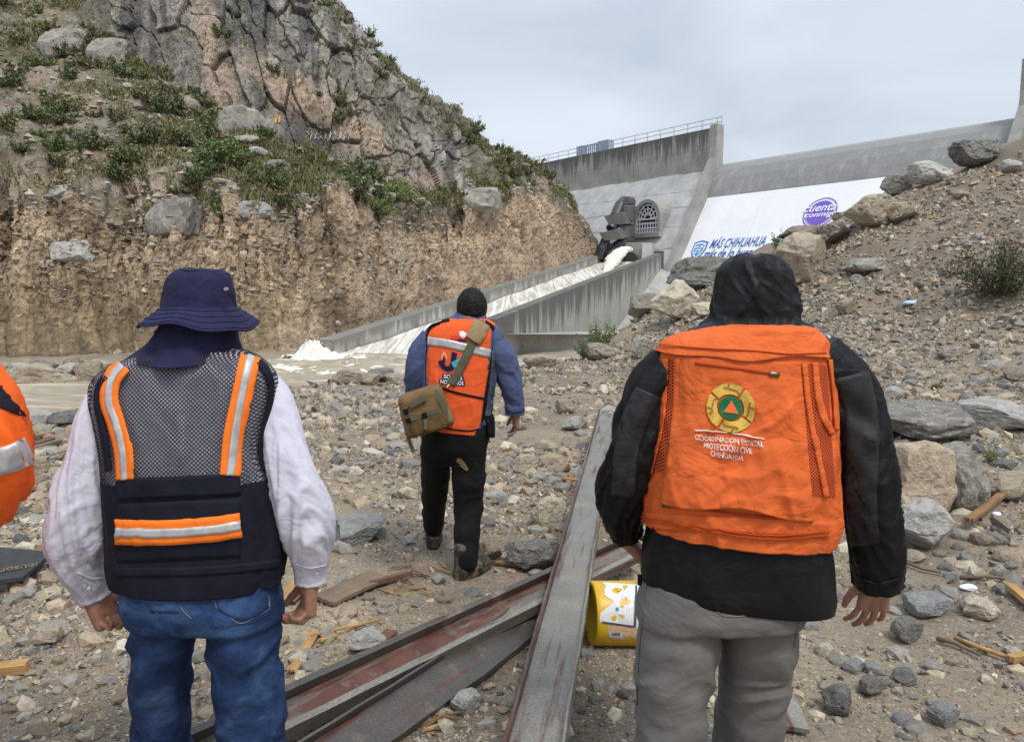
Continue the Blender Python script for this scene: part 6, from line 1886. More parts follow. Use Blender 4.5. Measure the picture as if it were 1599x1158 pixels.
# zips
M_ZIP = fabric('dark_orange_zip', (.42, .055, .012), .7); M_ZPULL = metal('zip_pull_metal', (.16, .12, .08), .35, .8)
class SurfB:      # pocket first, vest otherwise
    def ray_cast(s, o, d):
        a = bp.ray_cast(o, d); return a if a[0] is not None else bo.ray_cast(o, d)
    def find_nearest(s, p): return bo.find_nearest(p)
bz = SurfB()
ribbon('zip', [(1086, 567), (1120, 571), (1170, 578), (1203, 583)], 4.2, bz, .003, Y2, M_ZIP, vest2, 40, .003, 3)
patch('zip_pull', lambda u, v: (1200 + 16 * u, 580 + 7 * v + u), 4, 3, bz, .006, Y2, M_ZPULL, vest2, .004)
ribbon('zip', [(1040, 788), (1090, 794), (1150, 802), (1210, 808)], 3.0, bo, .007, Y2, M_ZIP, vest2, 40, .003, 3)
patch('zip_pull', lambda u, v: (1037 + 12 * u, 785 + 5 * v), 4, 3, bo, .010, Y2, M_ZPULL, vest2, .004)
# embroidery: emblem ring of four hooked gold pieces round a green disc with a triangle, and the lettering
def emb(x, y): return 1141 + x * 38 + .10 * y * 38 * 0, 636.5 - y * 38 + x * 3
def ring_piece(a0, a1, r0, r1, n=10):
    V = []; F = []
    for i in range(n + 1):
        a = a0 + (a1 - a0) * i / n
        for r in (r0, (r0 * 2 + r1) / 3, (r0 + 2 * r1) / 3, r1): V.append((r * math.cos(a), r * math.sin(a), 0))
    for i in range(n):
        for j in range(3): F.append((4 * i + j, 4 * i + j + 1, 4 * i + j + 5, 4 * i + j + 4))
    me = bpy.data.meshes.new('p'); me.from_pydata(V, [], F); return me
def stroke2d(pts, w):
    V = []; F = []
    for i, (x, y) in enumerate(pts):
        a, b = pts[max(0, i - 1)], pts[min(len(pts) - 1, i + 1)]; dx, dy = b[0] - a[0], b[1] - a[1]; l = math.hypot(dx, dy) or 1
        V += [(x - dy / l * w, y + dx / l * w, 0), (x + dy / l * w, y - dx / l * w, 0)]
    for i in range(len(pts) - 1): F.append((2 * i, 2 * i + 1, 2 * i + 3, 2 * i + 2))
    me = bpy.data.meshes.new('p'); me.from_pydata(V, [], F); return me
emblem = sub(tag(empty('emblem', (0, 0, 0))), vest2) if False else None
for q in range(4):
    b0 = math.radians(62 - 90 * q)
    decal('emblem_ring_piece', ring_piece(b0 - math.radians(3), b0 + math.radians(81), .56, 1.0), emb, bz, .0045, Y2, M_GOLD, vest2)
    pts = [(r * math.cos(b0 + math.radians(a)), r * math.sin(b0 + math.radians(a))) for r, a in ((.99, 30), (.90, 33), (.80, 36), (.77, 30), (.76, 20), (.75, 8), (.70, 0), (.60, -4))]
    decal('emblem_hook_line', stroke2d(pts, .034), emb, bz, .0065, Y2, M_GOLDD, vest2)
    pts = [(r * math.cos(b0 + math.radians(a)), r * math.sin(b0 + math.radians(a))) for r, a in ((.80, 36), (.82, 44), (.86, 47), (.90, 44))]
    decal('emblem_hook_line', stroke2d(pts, .034), emb, bz, .0065, Y2, M_GOLDD, vest2)
me = annulus(.47, .47, .001, .001); decal('emblem_disc', me, emb, bz, .0045, Y2, M_GREEN, vest2)
decal('emblem_triangle', flat_poly([(-.29, -.19), (0.30, -.22), (.01, .32)]), emb, bz, .0075, Y2, M_ORT, vest2)
def txt(body, x0, x1, y0, y1, h, mat=M_BARE, bold=.004):
    me = fit_text(body, 1.0, 1.0, bold=bold)
    acc = h * 1.28 if 'Ó' in body else h
    decal('lettering', me, lambda x, y: (x0 + (x1 - x0) * x, y0 + (y1 - y0) * x - acc * y), bz, .006, Y2, mat, vest2)
txt('COORDINACIÓN ESTATAL', 1085, 1191, 686, 697.5, 8.2)
txt('PROTECCIÓN CIVIL', 1098, 1174, 699, 707.5, 8.2)
txt('CHIHUAHUA', 1109, 1161, 711, 718, 8.6)
ribbon('embroidered_line', [(1085, 672), (1110, 672.5), (1136, 675.5)], 1.3, bz, .004, Y2, M_BARE, vest2, 14, .001, 3)
ribbon('embroidered_line', [(1143, 676), (1165, 680), (1193, 686)], 1.3, bz, .004, Y2, M_BARE, vest2, 14, .001, 3)
# trousers
pants2 = trousers('trousers', [(880, 1008, 1256, Y2, .140), (915, 1002, 1258, Y2 - .005, .150), (945, 999, 1254, Y2 - .005, .155), (962, 998, 1250, Y2, .150)],
    [[(1060, 950, Y2, 60), (1059, 1000, Y2 - .01, 64), (1053, 1060, Y2 - .02, 59.5), (1050, 1110, Y2 - .02, 55), (1048, 1158, Y2 - .02, 51.5), (1046, 1290, Y2, 46), (1044, 1400, Y2 + .01, 44)],
     [(1190, 950, Y2, 58), (1187, 1000, Y2 + .03, 57), (1177, 1060, Y2 + .07, 55), (1171, 1110, Y2 + .10, 53.5), (1166, 1158, Y2 + .12, 52), (1162, 1280, Y2 + .14, 46), (1160, 1370, Y2 + .15, 42)]], M_GREYP, man2, .0078, 5, .026, 9.5)
bpp = bvh_of(pants2)
for path in ([(1128, 930), (1130, 950), (1128, 962)], [(1010, 905), (1004, 960), (997, 1030), (995, 1100)], [(1115, 948), (1128, 960), (1140, 962), (1180, 958)], [(1240, 930), (1246, 965), (1240, 1010)]):
    ribbon('seam', path, 2.0, bpp, .002, Y2, M_GREYP, pants2, 24, .003, 3)
mb = MB(); c = on_surface(bpp, 1003, 906, .008, Y2); mb.box(c, (.012, .012, .03)); sub(mb.build('belt_buckle', M_BLACK), pants2)
# body
wl = at(978, 832, Y2 + .13); wr_ = at(1368, 910, Y2 + .07)
hl = hand_prims(wl + Vector((-.012, -.02, -.002)), (.55, .25, -.62), (-.3, .6, .5), (.75, .25, -.2), 1.1, (.55, .8, .6), .05, .7)
hr_ = hand_prims(wr_ + Vector((0, 0, .010)), (-.02, .10, -.98), (-.95, .28, .0), (-.25, .95, .1), 1.12, (.22, .30, .25), .16, .25)
body_mesh('body', at(1180, 470, Y2 + .07), .100, at(1178, 525, Y2 + .03), [at(1068, 566, Y2), at(1266, 562, Y2)], [at(978, 740, Y2), at(1354, 770, Y2)], [wl, wr_], [at(1068, 950, Y2), at(1182, 950, Y2 + .02)],
          [at(1050, 1158, Y2 - .02), at(1166, 1158, Y2 + .12)], [at(1044, 1390, Y2), at(1160, 1365, Y2 + .15)], [at(1170, 620, Y2), at(1140, 880, Y2)], [hl, hr_], man2)
for (x, y) in ((1044, Y2 - .05), (1160, Y2 + .10)):
    X = at(x, 1380, Y2).x; gz = g1(X, y); shoe('boot', (X, y, gz), (X, y + .29, gz), .1, .10, M_BOOT, man2)
# ================================================================== MIDDLE MAN: orange vest, blue shirt, black trousers
Y3 = 4.42
M_BLUE_S = fabric('blue_shirt_cotton', (.075, .095, .185), .85, 900, .1, .18, 9, bump=.3)
M_CAMO = fabric('grey_blue_side_cloth', (.05, .06, .095), .85, 600, .1, .3, 26, col2=(.12, .135, .18))
M_ORV2 = fabric('red_orange_vest_cloth', (.80, .115, .028), .75, 800, .08, .08, 8, bump=.25)
M_BPANT = fabric('black_trouser_cloth', (.0085, .0085, .0095), .8, 600, .15, .3, 9, dirt=((.10, .075, .05), .66, .80, 5))
M_HAIR = fabric('short_black_hair', (.012, .010, .009), .6, 260, .5, .4, 60, bump=.8)
M_PIPING = fabric('black_piping', (.006, .006, .007), .8)
man3 = tag(empty('person', (at(715, 900, Y3).x, Y3, g1(at(715, 900, Y3).x, Y3))), 'person with short black hair, orange vest and shoulder bag walking ahead', 'person', 'people walking towards the dam')
S3 = [(494, 706, 752, Y3 + .02, .060), (500, 690, 764, Y3 + .01, .075), (508, 672, 778, Y3, .09), (520, 660, 786, Y3, .105), (545, 656, 784, Y3, .115), (580, 655, 778, Y3, .12), (620, 656, 771, Y3, .125), (650, 656, 768, Y3, .13), (668, 657, 767, Y3, .13)]
g3 = loft(S3, 80, 100, 2.5); g3 = puff(g3, folds(g3, .014, 8, 3, 101, 1.5))
e3 = lambda t: .5 + .8 * np.exp(-((t - .55) / .3) ** 2)
l3 = limb([(676, 528, Y3, 20), (660, 548, Y3 - .01, 20.5), (651, 578, Y3 - .01, 19), (650, 606, Y3 + .03, 17), (662, 630, Y3 + .16, 15), (680, 645, Y3 + .28, 13)], 80, 48); l3 = puff(l3, folds(l3, .018, 14, .9, 102, 1.2, e3))
r3 = limb([(768, 532, Y3, 20), (783, 554, Y3 - .01, 21), (793, 582, Y3, 19.5), (800, 608, Y3 + .01, 17), (804, 628, Y3 + .02, 15.5), (804, 646, Y3 + .03, 15)], 90, 48); r3 = puff(r3, folds(r3, .018, 14, .9, 103, -1.2, e3))
V, F = join_grids([g3, l3, r3]); shirt3 = cloth('shirt', V, F, M_BLUE_S, man3)
b3s = bvh_of(shirt3)
ribbon('cuff', [(789, 634), (804, 640), (819, 634)], 9, b3s, .006, Y3, M_BLUE_S, shirt3, 16, .006, 4)
patch('side_panel', lambda u, v: (757 + 17 * u - 4 * v, 548 + 104 * v), 8, 30, b3s, .004, Y3, M_CAMO, shirt3, .002)
co = loft([(488, 712, 758, Y3 + .03, .058), (494, 708, 760, Y3 + .028, .064), (502, 702, 762, Y3 + .02, .070)], 16, 60, 2.2); V, F = join_grids([co], False); cloth('collar', V, F, M_BLUE_S, shirt3)
V3 = [(497, 700, 757, Y3 + .012, .072), (502, 684, 768, Y3 + .005, .086), (508, 672, 775, Y3 - .002, .098), (518, 667, 776, Y3 - .005, .110), (545, 665, 774, Y3 - .006, .122), (580, 664, 770, Y3 - .006, .128), (620, 666, 765, Y3 - .006, .134), (645, 668, 760, Y3 - .006, .138), (660, 672, 755, Y3 - .006, .139), (671, 678, 751, Y3 - .004, .139)]
o3 = loft(V3, 110, 140, 2.9)
hx = np.clip((o3[:, :, 0] - o3[-1, :, 0].min()) / np.ptp(o3[-1, :, 0]), 0, 1)
o3[:, :, 2] -= sstep(.7, 1, np.linspace(0, 1, 110))[:, None] * .030 * (hx - .5)
o3 = puff(o3, folds(o3, .012, 4, 3, 111, 1.6, lambda t: sstep(.1, .5, t)) + folds(o3, .006, 11, 2.2, 112, 1.0))
oi = o3[::-1] + (o3.mean(1, keepdims=True)[::-1] - o3[::-1]) * np.array([.03, .03, 0])
Go3 = np.concatenate([o3, oi[:4]]); vest3 = cloth('vest', Go3.reshape(-1, 3), grid_faces(len(Go3), o3.shape[1]), M_ORV2, man3); tag(vest3, 'orange vest with silver band, black piping and dark blue emblem')
b3 = BVHTree.FromPolygons([Vector(p) for p in o3.reshape(-1, 3)], [tuple(f) for f in grid_faces(*o3.shape[:2]).tolist()])
ribbon('silver_band', [(667, 532), (700, 537), (735, 545), (765, 552)], 13, b3, .004, Y3, M_TAPE, vest3, 40, .002, 5)
ribbon('piping', [(702, 500), (684, 504), (671, 510), (666, 530), (664, 570), (664, 610)], 4.0, b3, .006, Y3, M_PIPING, vest3, 40, .005, 3)
ribbon('piping', [(757, 503), (770, 513), (771, 530), (766, 570), (758, 620), (752, 668)], 5.0, b3, .006, Y3, M_PIPING, vest3, 40, .005, 3)
ribbon('piping', [(690, 606), (710, 612), (735, 618), (755, 622)], 3.2, b3, .006, Y3, M_PIPING, vest3, 30, .004, 3)
ribbon('piping', [(690, 667), (715, 671), (735, 672), (750, 669)], 2.2, b3, .005, Y3, M_PIPING, vest3, 30, .004, 3)
M_INK = fabric('navy_print', (.012, .014, .065), .7); M_TEAL = fabric('teal_print', (.06, .42, .40), .7); M_REDP = fabric('red_print', (.55, .02, .03), .7); M_PEACH = fabric('peach_print', (.80, .36, .22), .7)
def e3m(x, y): return 709 + x + .0 * y, 570 - y + .12 * x
def shape(pts, mat, name='emblem_print', off=.0045, n=None): decal(name, flat_poly(pts), e3m, b3, off, Y3, mat, vest3)
def strokep(pts, w, mat, off=.0045, name='emblem_print'): decal(name, stroke2d(pts, w), e3m, b3, off, Y3, mat, vest3)
strokep([(1, 20), (0, 14), (-1, 4), (-4, -4), (-10, -7), (-16, -5), (-19, 0), (-20, 5)], 4.2, M_INK)
strokep([(-2, 0), (4, 4), (9, 6), (13, 10), (14, 16)], 4.4, M_TEAL, .006); strokep([(12, 10), (18, 8)], 4.2, M_TEAL, .006)
shape([(-19, 6), (-12, 6), (-10, 11), (-13, 17), (-15, 20), (-18, 15), (-20, 11)], M_PEACH, off=.006); shape([(-17, 7), (-13, 7), (-12, 10), (-15, 15), (-17, 10)], M_REDP, off=.0075); shape([(-17, 4), (-13, 4), (-13, 8), (-15, 10), (-17, 8)], M_INK, off=.009)
for body, x0, x1, y0, h in (('SOMOS', 693, 722, 590.5, 6.6), ('NOSOTROS', 688, 724, 598.5, 6.4)):
    patch('print_backing', lambda u, v: (x0 - 2 + (x1 - x0 + 4) * u, y0 - h - 1 + (h + 2) * v + 3.2 * u), 10, 3, b3, .0035, Y3, M_INK, vest3, .0)
    decal('lettering', fit_text(body, 1, 1, bold=.03), lambda x, y: (x0 + (x1 - x0) * x, y0 + 3.0 * x - h * y), b3, .0055, Y3, M_BARE, vest3)
shape([(8, 53), (14, 55), (20, 52), (19, 47), (14, 43), (9, 47)], M_BARE, off=.004); decal('lettering', fit_text('CHIHUAHUA', 1, 1), lambda x, y: (703 + 27 * x, 526 + 3 * x - 3.2 * y), b3, .004, Y3, M_REDP, vest3)
patch('print_backing', lambda u, v: (703 + 12 * u, 527.5 + 3.4 * v + 1.5 * u), 4, 3, b3, .0035, Y3, M_REDP, vest3, 0); patch('print_backing', lambda u, v: (713 + 15 * u, 528.7 + 3.4 * v + 1.5 * u), 4, 3, b3, .0035, Y3, M_INK, vest3, 0)
pants3 = trousers('trousers', [(650, 660, 768, Y3, .122), (675, 658, 768, Y3 - .005, .130), (698, 659, 760, Y3 - .002, .120), (712, 661, 755, Y3 + .01, .102), (722, 666, 748, Y3 + .02, .085)],
    [[(682, 705, Y3 + .02, 24), (680, 740, Y3 + .14, 22), (678, 775, Y3 + .28, 20), (677, 802, Y3 + .38, 17.5), (677, 824, Y3 + .43, 15.5)],
     [(730, 705, Y3, 26), (732, 745, Y3 + .02, 25.5), (731, 790, Y3 + .04, 22.5), (729, 830, Y3 - .01, 20), (728, 862, Y3 - .04, 18.5), (728, 876, Y3 - .05, 17.5)]], M_BPANT, man3, .0075, 7, .014, 9)
b3p = bvh_of(pants3)
M_MUD = fabric('dried_mud_smear', (.30, .205, .125), .95, 300, .3, .4, 40)
for pl in ([(714, 714), (721, 716), (727, 724), (732, 733), (728, 734), (719, 727)], [(712, 716), (716, 718), (718, 724), (714, 722)]):
    me = flat_poly(pl); decal('mud_smear', me, lambda x, y: (x, y), b3p, .003, Y3, M_MUD, pants3)
# belt pouch with cord
patch('belt_pouch', lambda u, v: (757 + 15 * u, 634 + 46 * v), 6, 10, b3p, .028, Y3, M_PIPING, pants3, .03)
wl, wr_ = at(684, 648, Y3 + .30), at(804, 646, Y3 + .03)
hl = hand_prims(wl, (.5, .6, -.2), (.2, .5, .8), (.8, -.3, .2), .95, (.6, .8, .6), .04, .6)
hr_ = hand_prims(wr_, (.10, .25, -.96), (-.25, .95, .2), (-.95, -.2, 0), .95, (.30, .42, .35), .06, .5)
hc3 = at(737, 482, Y3 + .05)
body_mesh('body', hc3, .098, at(732, 505, Y3 + .02), [at(678, 528, Y3), at(768, 530, Y3)], [at(650, 604, Y3 + .01), at(798, 604, Y3)], [wl, wr_], [at(690, 690, Y3 + .03), at(728, 690, Y3)],
          [at(680, 780, Y3 + .3), at(731, 790, Y3 + .03)], [at(677, 836, Y3 + .44), at(728, 885, Y3 - .06)], [at(718, 560, Y3), at(714, 650, Y3)], [hl, hr_], man3, .012, Vector((.25, .97, 0)))
# hair: a close cropped cap over the back of the skull
def hairfn(P):
    c = np.array(hc3)
    d = sd_ell(P, c + np.array([0, -.006, .010]), (.090, .104, .116))
    cut = (P[:, 2] - (c[2] - .045)) - (P[:, 1] - c[1]) * .95          # hairline rises to the front
    cut = np.minimum(cut, P[:, 2] - (c[2] - .072))
    return np.maximum(d, -cut)
V, F = sdf_mesh(hairfn, np.array(hc3) - .14, np.array(hc3) + .14, .005); V = smooth_mesh(V, F, 2); N = vnormals(V, F)
V = V + N * (.004 * fbm(V * np.array([60, 60, 30]), 3, 5))[:, None]
sub(link('hair', mesh_np('hair', V, F, True), M_HAIR), man3)
xl, xr = at(677, 850, Y3 + .46), at(722, 912, Y3 - .04)
shoe('boot', (xl.x, Y3 + .41, g1(xl.x, Y3 + .45)), (xl.x - .01, Y3 + .69, g1(xl.x, Y3 + .6)), .1, .105, M_BOOT, man3, .12)
gz = g1(xr.x, Y3); shoe('boot', (xr.x - .03, Y3 - .10, gz), (xr.x + .15, Y3 + .14, gz + .005), .1, .105, M_BOOT, man3, .13)
# ---- shoulder bag
M_KHAKI = fabric('khaki_canvas', (.185, .122, .058), .85, 500, .15, .22, 12, bump=.4); M_KHD = fabric('dark_khaki_canvas', (.125, .076, .033), .85, 500, .15, .2, 12, bump=.4); M_WEB = fabric('olive_webbing', (.120, .110, .072), .8, 600, .2, .15, 20)
M_LTAN = fabric('tan_pad_cloth', (.30, .215, .12), .85, 600, .15, .15, 20)
Yb = Y3 - .24
bag = tag(empty('shoulder_bag', at(663, 690, Yb)), 'khaki canvas shoulder bag with olive straps hanging behind the middle man', 'bag')
bc = at(664, 641, Yb + .02); ang = math.radians(17); ex = np.array([math.cos(ang), .12, math.sin(ang)]); ex /= np.linalg.norm(ex); ez = np.array([-math.sin(ang), 0, math.cos(ang)]); ey = np.cross(ez, ex)
def bl(P): 
    Q = P - np.array(bc); return np.stack([Q @ ex, Q @ ey, Q @ ez], 1)
def rbox(q, c, b, r):
    d = np.abs(q - np.array(c)) - (np.array(b) - r); return np.linalg.norm(np.maximum(d, 0), axis=1) + np.minimum(d.max(1), 0) - r
def w3(x, y, z): return Vector(np.array(bc) + ex * x + ey * y + ez * z)
def bagfn(P):
    q = bl(P); q = q + .004 * np.stack([vnoise(q * 22, 3), vnoise(q * 22, 4), vnoise(q * 22, 5)], 1)
    tap = 1 - .10 * np.clip(q[:, 2] / .13, -1, 1)
    return rbox(q / np.stack([tap, tap, np.ones_like(tap)], 1), (0, 0, 0), (.135, .07, .125), .045)
ext = np.array([.2, .14, .2])
V, F = sdf_mesh(bagfn, np.array(bc) - ext, np.array(bc) + ext, .006); V = smooth_mesh(V, F, 1); N = vnormals(V, F); V = V + N * (.004 * fbm(V * 30, 3, 9))[:, None]
bagb = sub(link('pouch', mesh_np('pouch', V, F, True), M_KHAKI), bag)
def bagflap(P):
    q = bl(P); return np.maximum(np.maximum(rbox(q, (0, -.004, .012), (.128, .080, .118), .045), -(q[:, 2] + .01) ), q[:, 1] + .0)
V, F = sdf_mesh(bagflap, np.array(bc) - ext, np.array(bc) + ext, .006); sub(link('flap', mesh_np('flap', smooth_mesh(V, F, 1), F, True), M_KHAKI), bag)
def bagpk(P):
    q = bl(P); q = q + .004 * np.stack([vnoise(q * 25, 13)] * 3, 1); return rbox(q, (-.005, -.058, -.055), (.108, .035, .062), .028)
V, F = sdf_mesh(bagpk, np.array(bc) - ext, np.array(bc) + ext, .006); sub(link('front_pocket', mesh_np('front_pocket', smooth_mesh(V, F, 1), F, True), M_KHD), bag)
def bstrap(path, w, t=.004, name='strap', mat=None):
    mb = MB()
    for a, b in zip(path[:-1], path[1:]): mb.bar(w3(*a), w3(*b), w, t, Vector(-ey))
    return sub(mb.build(name, mat or M_WEB), bag)
bstrap([(-.100, -.093, -.010), (.075, -.096, -.010), (.128, -.05, -.005)], .022)
bstrap([(-.095, -.07, .075), (-.100, -.092, .03), (-.105, -.094, -.045)], .020)
bstrap([(-.01, -.099, -.015), (-.012, -.104, -.05), (-.026, -.106, -.085)], .020)
bstrap([(.085, -.080, .10), (.10, -.088, .04), (.108, -.09, -.02), (.10, -.088, -.07)], .026)
bstrap([(-.125, -.03, -.08), (-.135, -.03, -.13), (-.13, -.03, -.20)], .022)
bstrap([(-.07, -.094, .058), (.03, -.104, .082)], .024, .012, 'grab_handle'); 
for x, z in ((-.10, -.012), (-.008, -.012), (-.098, .04)):
    mb = MB(); mb.box(w3(x, -.102, z), (.028, .012, .030), Matrix((Vector(ex), Vector(ey), Vector(ez))).transposed()); sub(mb.build('buckle', M_PIPING, bevel=.003), bag)
class Cmb:
    def ray_cast(s, o, d): return b3.ray_cast(o, d)
    def find_nearest(s, p): return b3.find_nearest(p)
ribbon('shoulder_strap', [(752, 502), (744, 520), (730, 552), (716, 580), (704, 600)], 14, b3, .010, Y3, M_WEB, bag, 40, .006, 4)
ribbon('shoulder_pad', [(752, 506), (747, 517), (738, 532)], 25, b3, .020, Y3, M_LTAN, bag, 20, .012, 6)
mb = MB(); mb.tube([on_surface(b3, 703, 600, .012, Y3), on_surface(b3, 699, 604, .03, Y3), w3(.115, -.03, .115)], .006, 8); sub(mb.build('snap_hook', metal('brass_hook', (.40, .30, .18), .3, .9)), bag)

# ================================================================== FOURTH PERSON, cut by the left edge
Y4 = 2.05
M_HIVIS = fabric('hi_vis_orange_cloth', (.95, .145, .020), .65, 900, .06, .08, 8, bump=.3)
M_DKS = fabric('dark_shoulder_cloth', (.018, .016, .028), .7)
man4 = tag(empty('person', (at(-150, 1100, Y4).x, Y4, g1(at(-150, 1100, Y4).x, Y4))), 'person in hi-vis orange jacket mostly outside the left edge', 'person', 'people walking towards the dam')
J4 = [(540, -200, -95, Y4 + .02, .08), (556, -250, -50, Y4, .11), (580, -285, -22, Y4, .125), (640, -290, -18, Y4, .14), (760, -285, -25, Y4, .15), (900, -285, -25, Y4, .155), (960, -285, -25, Y4, .15)]
g4 = loft(J4, 80, 110, 2.5); g4 = puff(g4, folds(g4, .014, 5, 3, 121, 1))
a4 = lambda t: .5 + .8 * np.exp(-((t - .6) / .3) ** 2)
r4 = limb([(-50, 590, Y4, 46), (-26, 630, Y4 - .01, 52), (-14, 680, Y4 - .01, 55), (-12, 730, Y4, 54), (-22, 770, Y4 + .05, 49), (-50, 792, Y4 + .17, 40), (-85, 790, Y4 + .30, 32)], 100, 64); r4 = puff(r4, folds(r4, .045, 8, .75, 122, 2.4, a4) + folds(r4, .013, 19, 1.0, 124, 1.8, a4))
l4 = limb([(-262, 595, Y4, 46), (-300, 690, Y4, 50), (-300, 780, Y4 + .05, 44), (-250, 800, Y4 + .25, 34)], 70, 48); l4 = puff(l4, folds(l4, .016, 12, .9, 123, 1.2, a4))
V, F = join_grids([g4, r4, l4]); jk4 = cloth('jacket', V, F, M_HIVIS, man4)
b4 = bvh_of(jk4)
ribbon('reflective_band', [(-45, 728), (-10, 722), (20, 714), (44, 702)], 42, b4, .004, Y4, M_TAPE, jk4, 30, .003, 6)
patch('shoulder_panel', lambda u, v: (-60 + 98 * u * (.62 + .38 * v), 585 + 18 * u + (30 + 18 * u) * v), 20, 14, b4, .004, Y4, M_DKS, jk4, .003)
pants4 = trousers('trousers', [(940, -280, -30, Y4, .14), (1000, -280, -30, Y4, .145)], [[(-215, 1000, Y4, 58), (-212, 1150, Y4 + .03, 50), (-210, 1420, Y4 + .05, 44)], [(-95, 1000, Y4, 58), (-98, 1150, Y4 - .03, 50), (-100, 1440, Y4 - .03, 44)]], M_DENIM, man4, .011, 9)
wl, wr_ = at(-235, 800, Y4 + .28), at(-92, 789, Y4 + .33)
body_mesh('body', at(-148, 470, Y4 + .05), .10, at(-148, 535, Y4 + .02), [at(-240, 590, Y4), at(-62, 592, Y4)], [at(-300, 770, Y4 + .04), at(-22, 765, Y4 + .04)], [wl, wr_], [at(-200, 980, Y4), at(-105, 980, Y4)], [at(-212, 1180, Y4 + .03), at(-98, 1180, Y4 - .03)], [at(-210, 1420, Y4 + .05), at(-100, 1440, Y4 - .03)], [at(-150, 640, Y4), at(-150, 900, Y4)],
          [hand_prims(wl, (.3, .9, 0), (.3, 0, .9), (.9, -.3, 0), 1, (.6, .8, .6)), hand_prims(wr_, (-.4, .9, 0), (-.3, 0, .9), (-.9, -.3, 0), 1, (.6, .8, .6))], man4, .018)
h4 = np.array(at(-148, 470, Y4 + .05))
V, F = sdf_mesh(lambda P: np.maximum(sd_ell(P, h4 + np.array([0, -.006, .012]), (.092, .105, .118)), -((P[:, 2] - (h4[2] - .05)) - (P[:, 1] - h4[1]))), h4 - .15, h4 + .15, .008); sub(link('hair', mesh_np('hair', V, F, True), M_HAIR), man4)
for (x, y) in ((-210, Y4), (-100, Y4 - .08)):
    X = at(x, 1420, Y4).x; gz = g1(X, y); shoe('boot', (X, y, gz), (X, y + .29, gz), .1, .10, M_BOOT, man4)
# ================================================================== STEEL CHANNELS
def steel_material(name, base, rust_amt):
    m = NT(name); p = m.obj()
    n = m.noise(p, 5, 6, .65); n2 = m.noise(p, 90, 3, .6); st = m.noise(m.mapping(p, (14, 1.2, 14)), 1, 5, .65)
    c = m.mix(1.0, base, m.ramp(n, [(.3, .7), (.7, 1.25)]), 'MULTIPLY'); c = m.mix(1.0, c, m.ramp(n2, [(.3, .72), (.7, 1.25)]), 'MULTIPLY')
    rust = m.ramp(m.noise(p, 7, 4), [(.3, (.055, .018, .012)), (.7, (.15, .048, .028))])
    c = m.mix(m.ramp(st, [(rust_amt, 0), (rust_amt + .10, .92)]), c, rust)
    m.color(c); m.rough(m.ramp(n, [(.3, .22), (.7, .5)])); m.set(Metallic=.25)
    mud = m.ramp(m.noise(p, 4.0, 6, .7), [(.55, 0), (.68, .8)]); c = m.mix(mud, c, (.26, .20, .135)); m.color(c)
    m.bump(m.math('ADD', m.math('MULTIPLY', n2, .4), n), .5, .006); return m.mat
M_STEEL = steel_material('weathered_grey_steel', (.225, .212, .185), .54); M_STEELD = steel_material('dark_grey_steel', (.088, .080, .071), .55); M_RUST = steel_material('rusted_red_steel', (.17, .15, .13), .40)
M_RUSTW = steel_material('red_rust_web', (.19, .165, .14), .43)
def channel(a, b, w, h, t, up, label, mats, lip=.0, bend=0.0):
    """U-section lying between a and b; web below, two flanges rising along up"""
    a, b, up = Vector(a), Vector(b), Vector(up)
    d = (b - a); L_ = d.length; d.normalize(); r = d.cross(up).normalized(); up = r.cross(d)
    root = tag(empty('steel_channel', a), label, 'beam', 'rusty steel channels on the gravel')
    root.matrix_world = Matrix.Translation(a) @ Matrix((r, d, up)).transposed().to_4x4()
    n = 90; rng = np.random.default_rng(int(L_ * 100))
    k1 = rng.normal(size=n + 1) * .0
    ys = np.linspace(0, L_, n + 1); wob = .003 * np.sin(ys * 3.1 + L_) + .002 * np.sin(ys * 9 + 1) + .0015 * np.sin(ys * 23); wb = bend * np.sin(np.pi * ys / L_)
    def bar(x0, x1, z0, z1, name, mat, edgew=0):
        V = []; F = []
        for i, y in enumerate(ys):
            o = wob[i] * edgew; e = wb[i]
            V += [(x0 + e, y, z0), (x1 + e, y, z0), (x1 + e + o, y, z1 + o), (x0 + e + o, y, z1 + o)]
        for i in range(n):
            p, q = 4 * i, 4 * i + 4
            for s in range(4): F.append((p + s, p + (s + 1) % 4, q + (s + 1) % 4, q + s))
        F += [(3, 2, 1, 0), (4 * n, 4 * n + 1, 4 * n + 2, 4 * n + 3)]
        mb = MB(); mb.poly(V, F); o_ = mb.build(name, mat, root, bevel=.0025); return o_
    bar(-w / 2 + t, w / 2 - t, 0, t, 'web', mats[0])
    bar(-w / 2, -w / 2 + t - .0005, -.0005, h, 'flange', mats[1], 1)
    bar(w / 2 - t + .0005, w / 2, -.0005, h, 'flange', mats[2], -1)
    return root
A0, A1 = at(822, 1240, 2.33), at(948, 646, 9.0)
def beam_pts(p0, y0z, p1, y1z): return atz(*p0, y0z), atz(*p1, y1z)
p0, p1 = beam_pts((838, 1158), .20, (949, 646), .30); dr = (p1 - p0).normalized(); p0 = p0 - dr * .5
channel(p0, p1, .205, .045, .012, (-.06, 0, 1), 'long pale grey steel channel running straight away on top of the other channels', (M_STEEL, M_RUST, M_STEEL))
q0, q1 = beam_pts((448, 1122), .10, (985, 862), .13); dr = (q1 - q0).normalized(); q0 = q0 - dr * .35
channel(q0, q1, .175, .075, .030, (.30, -.30, 1), 'rust red steel channel lying diagonally, upper of the two diagonal ones', (M_RUSTW, M_STEELD, M_STEEL))
q0, q1 = beam_pts((560, 1148), .07, (866, 936), .06); dr = (q1 - q0).normalized(); q0 = q0 - dr * .4
channel(q0, q1, .19, .05, .012, (.30, -.42, 1), 'dark steel channel lying diagonally, lower of the two diagonal ones', (M_STEELD, M_STEELD, M_STEELD), bend=.02)
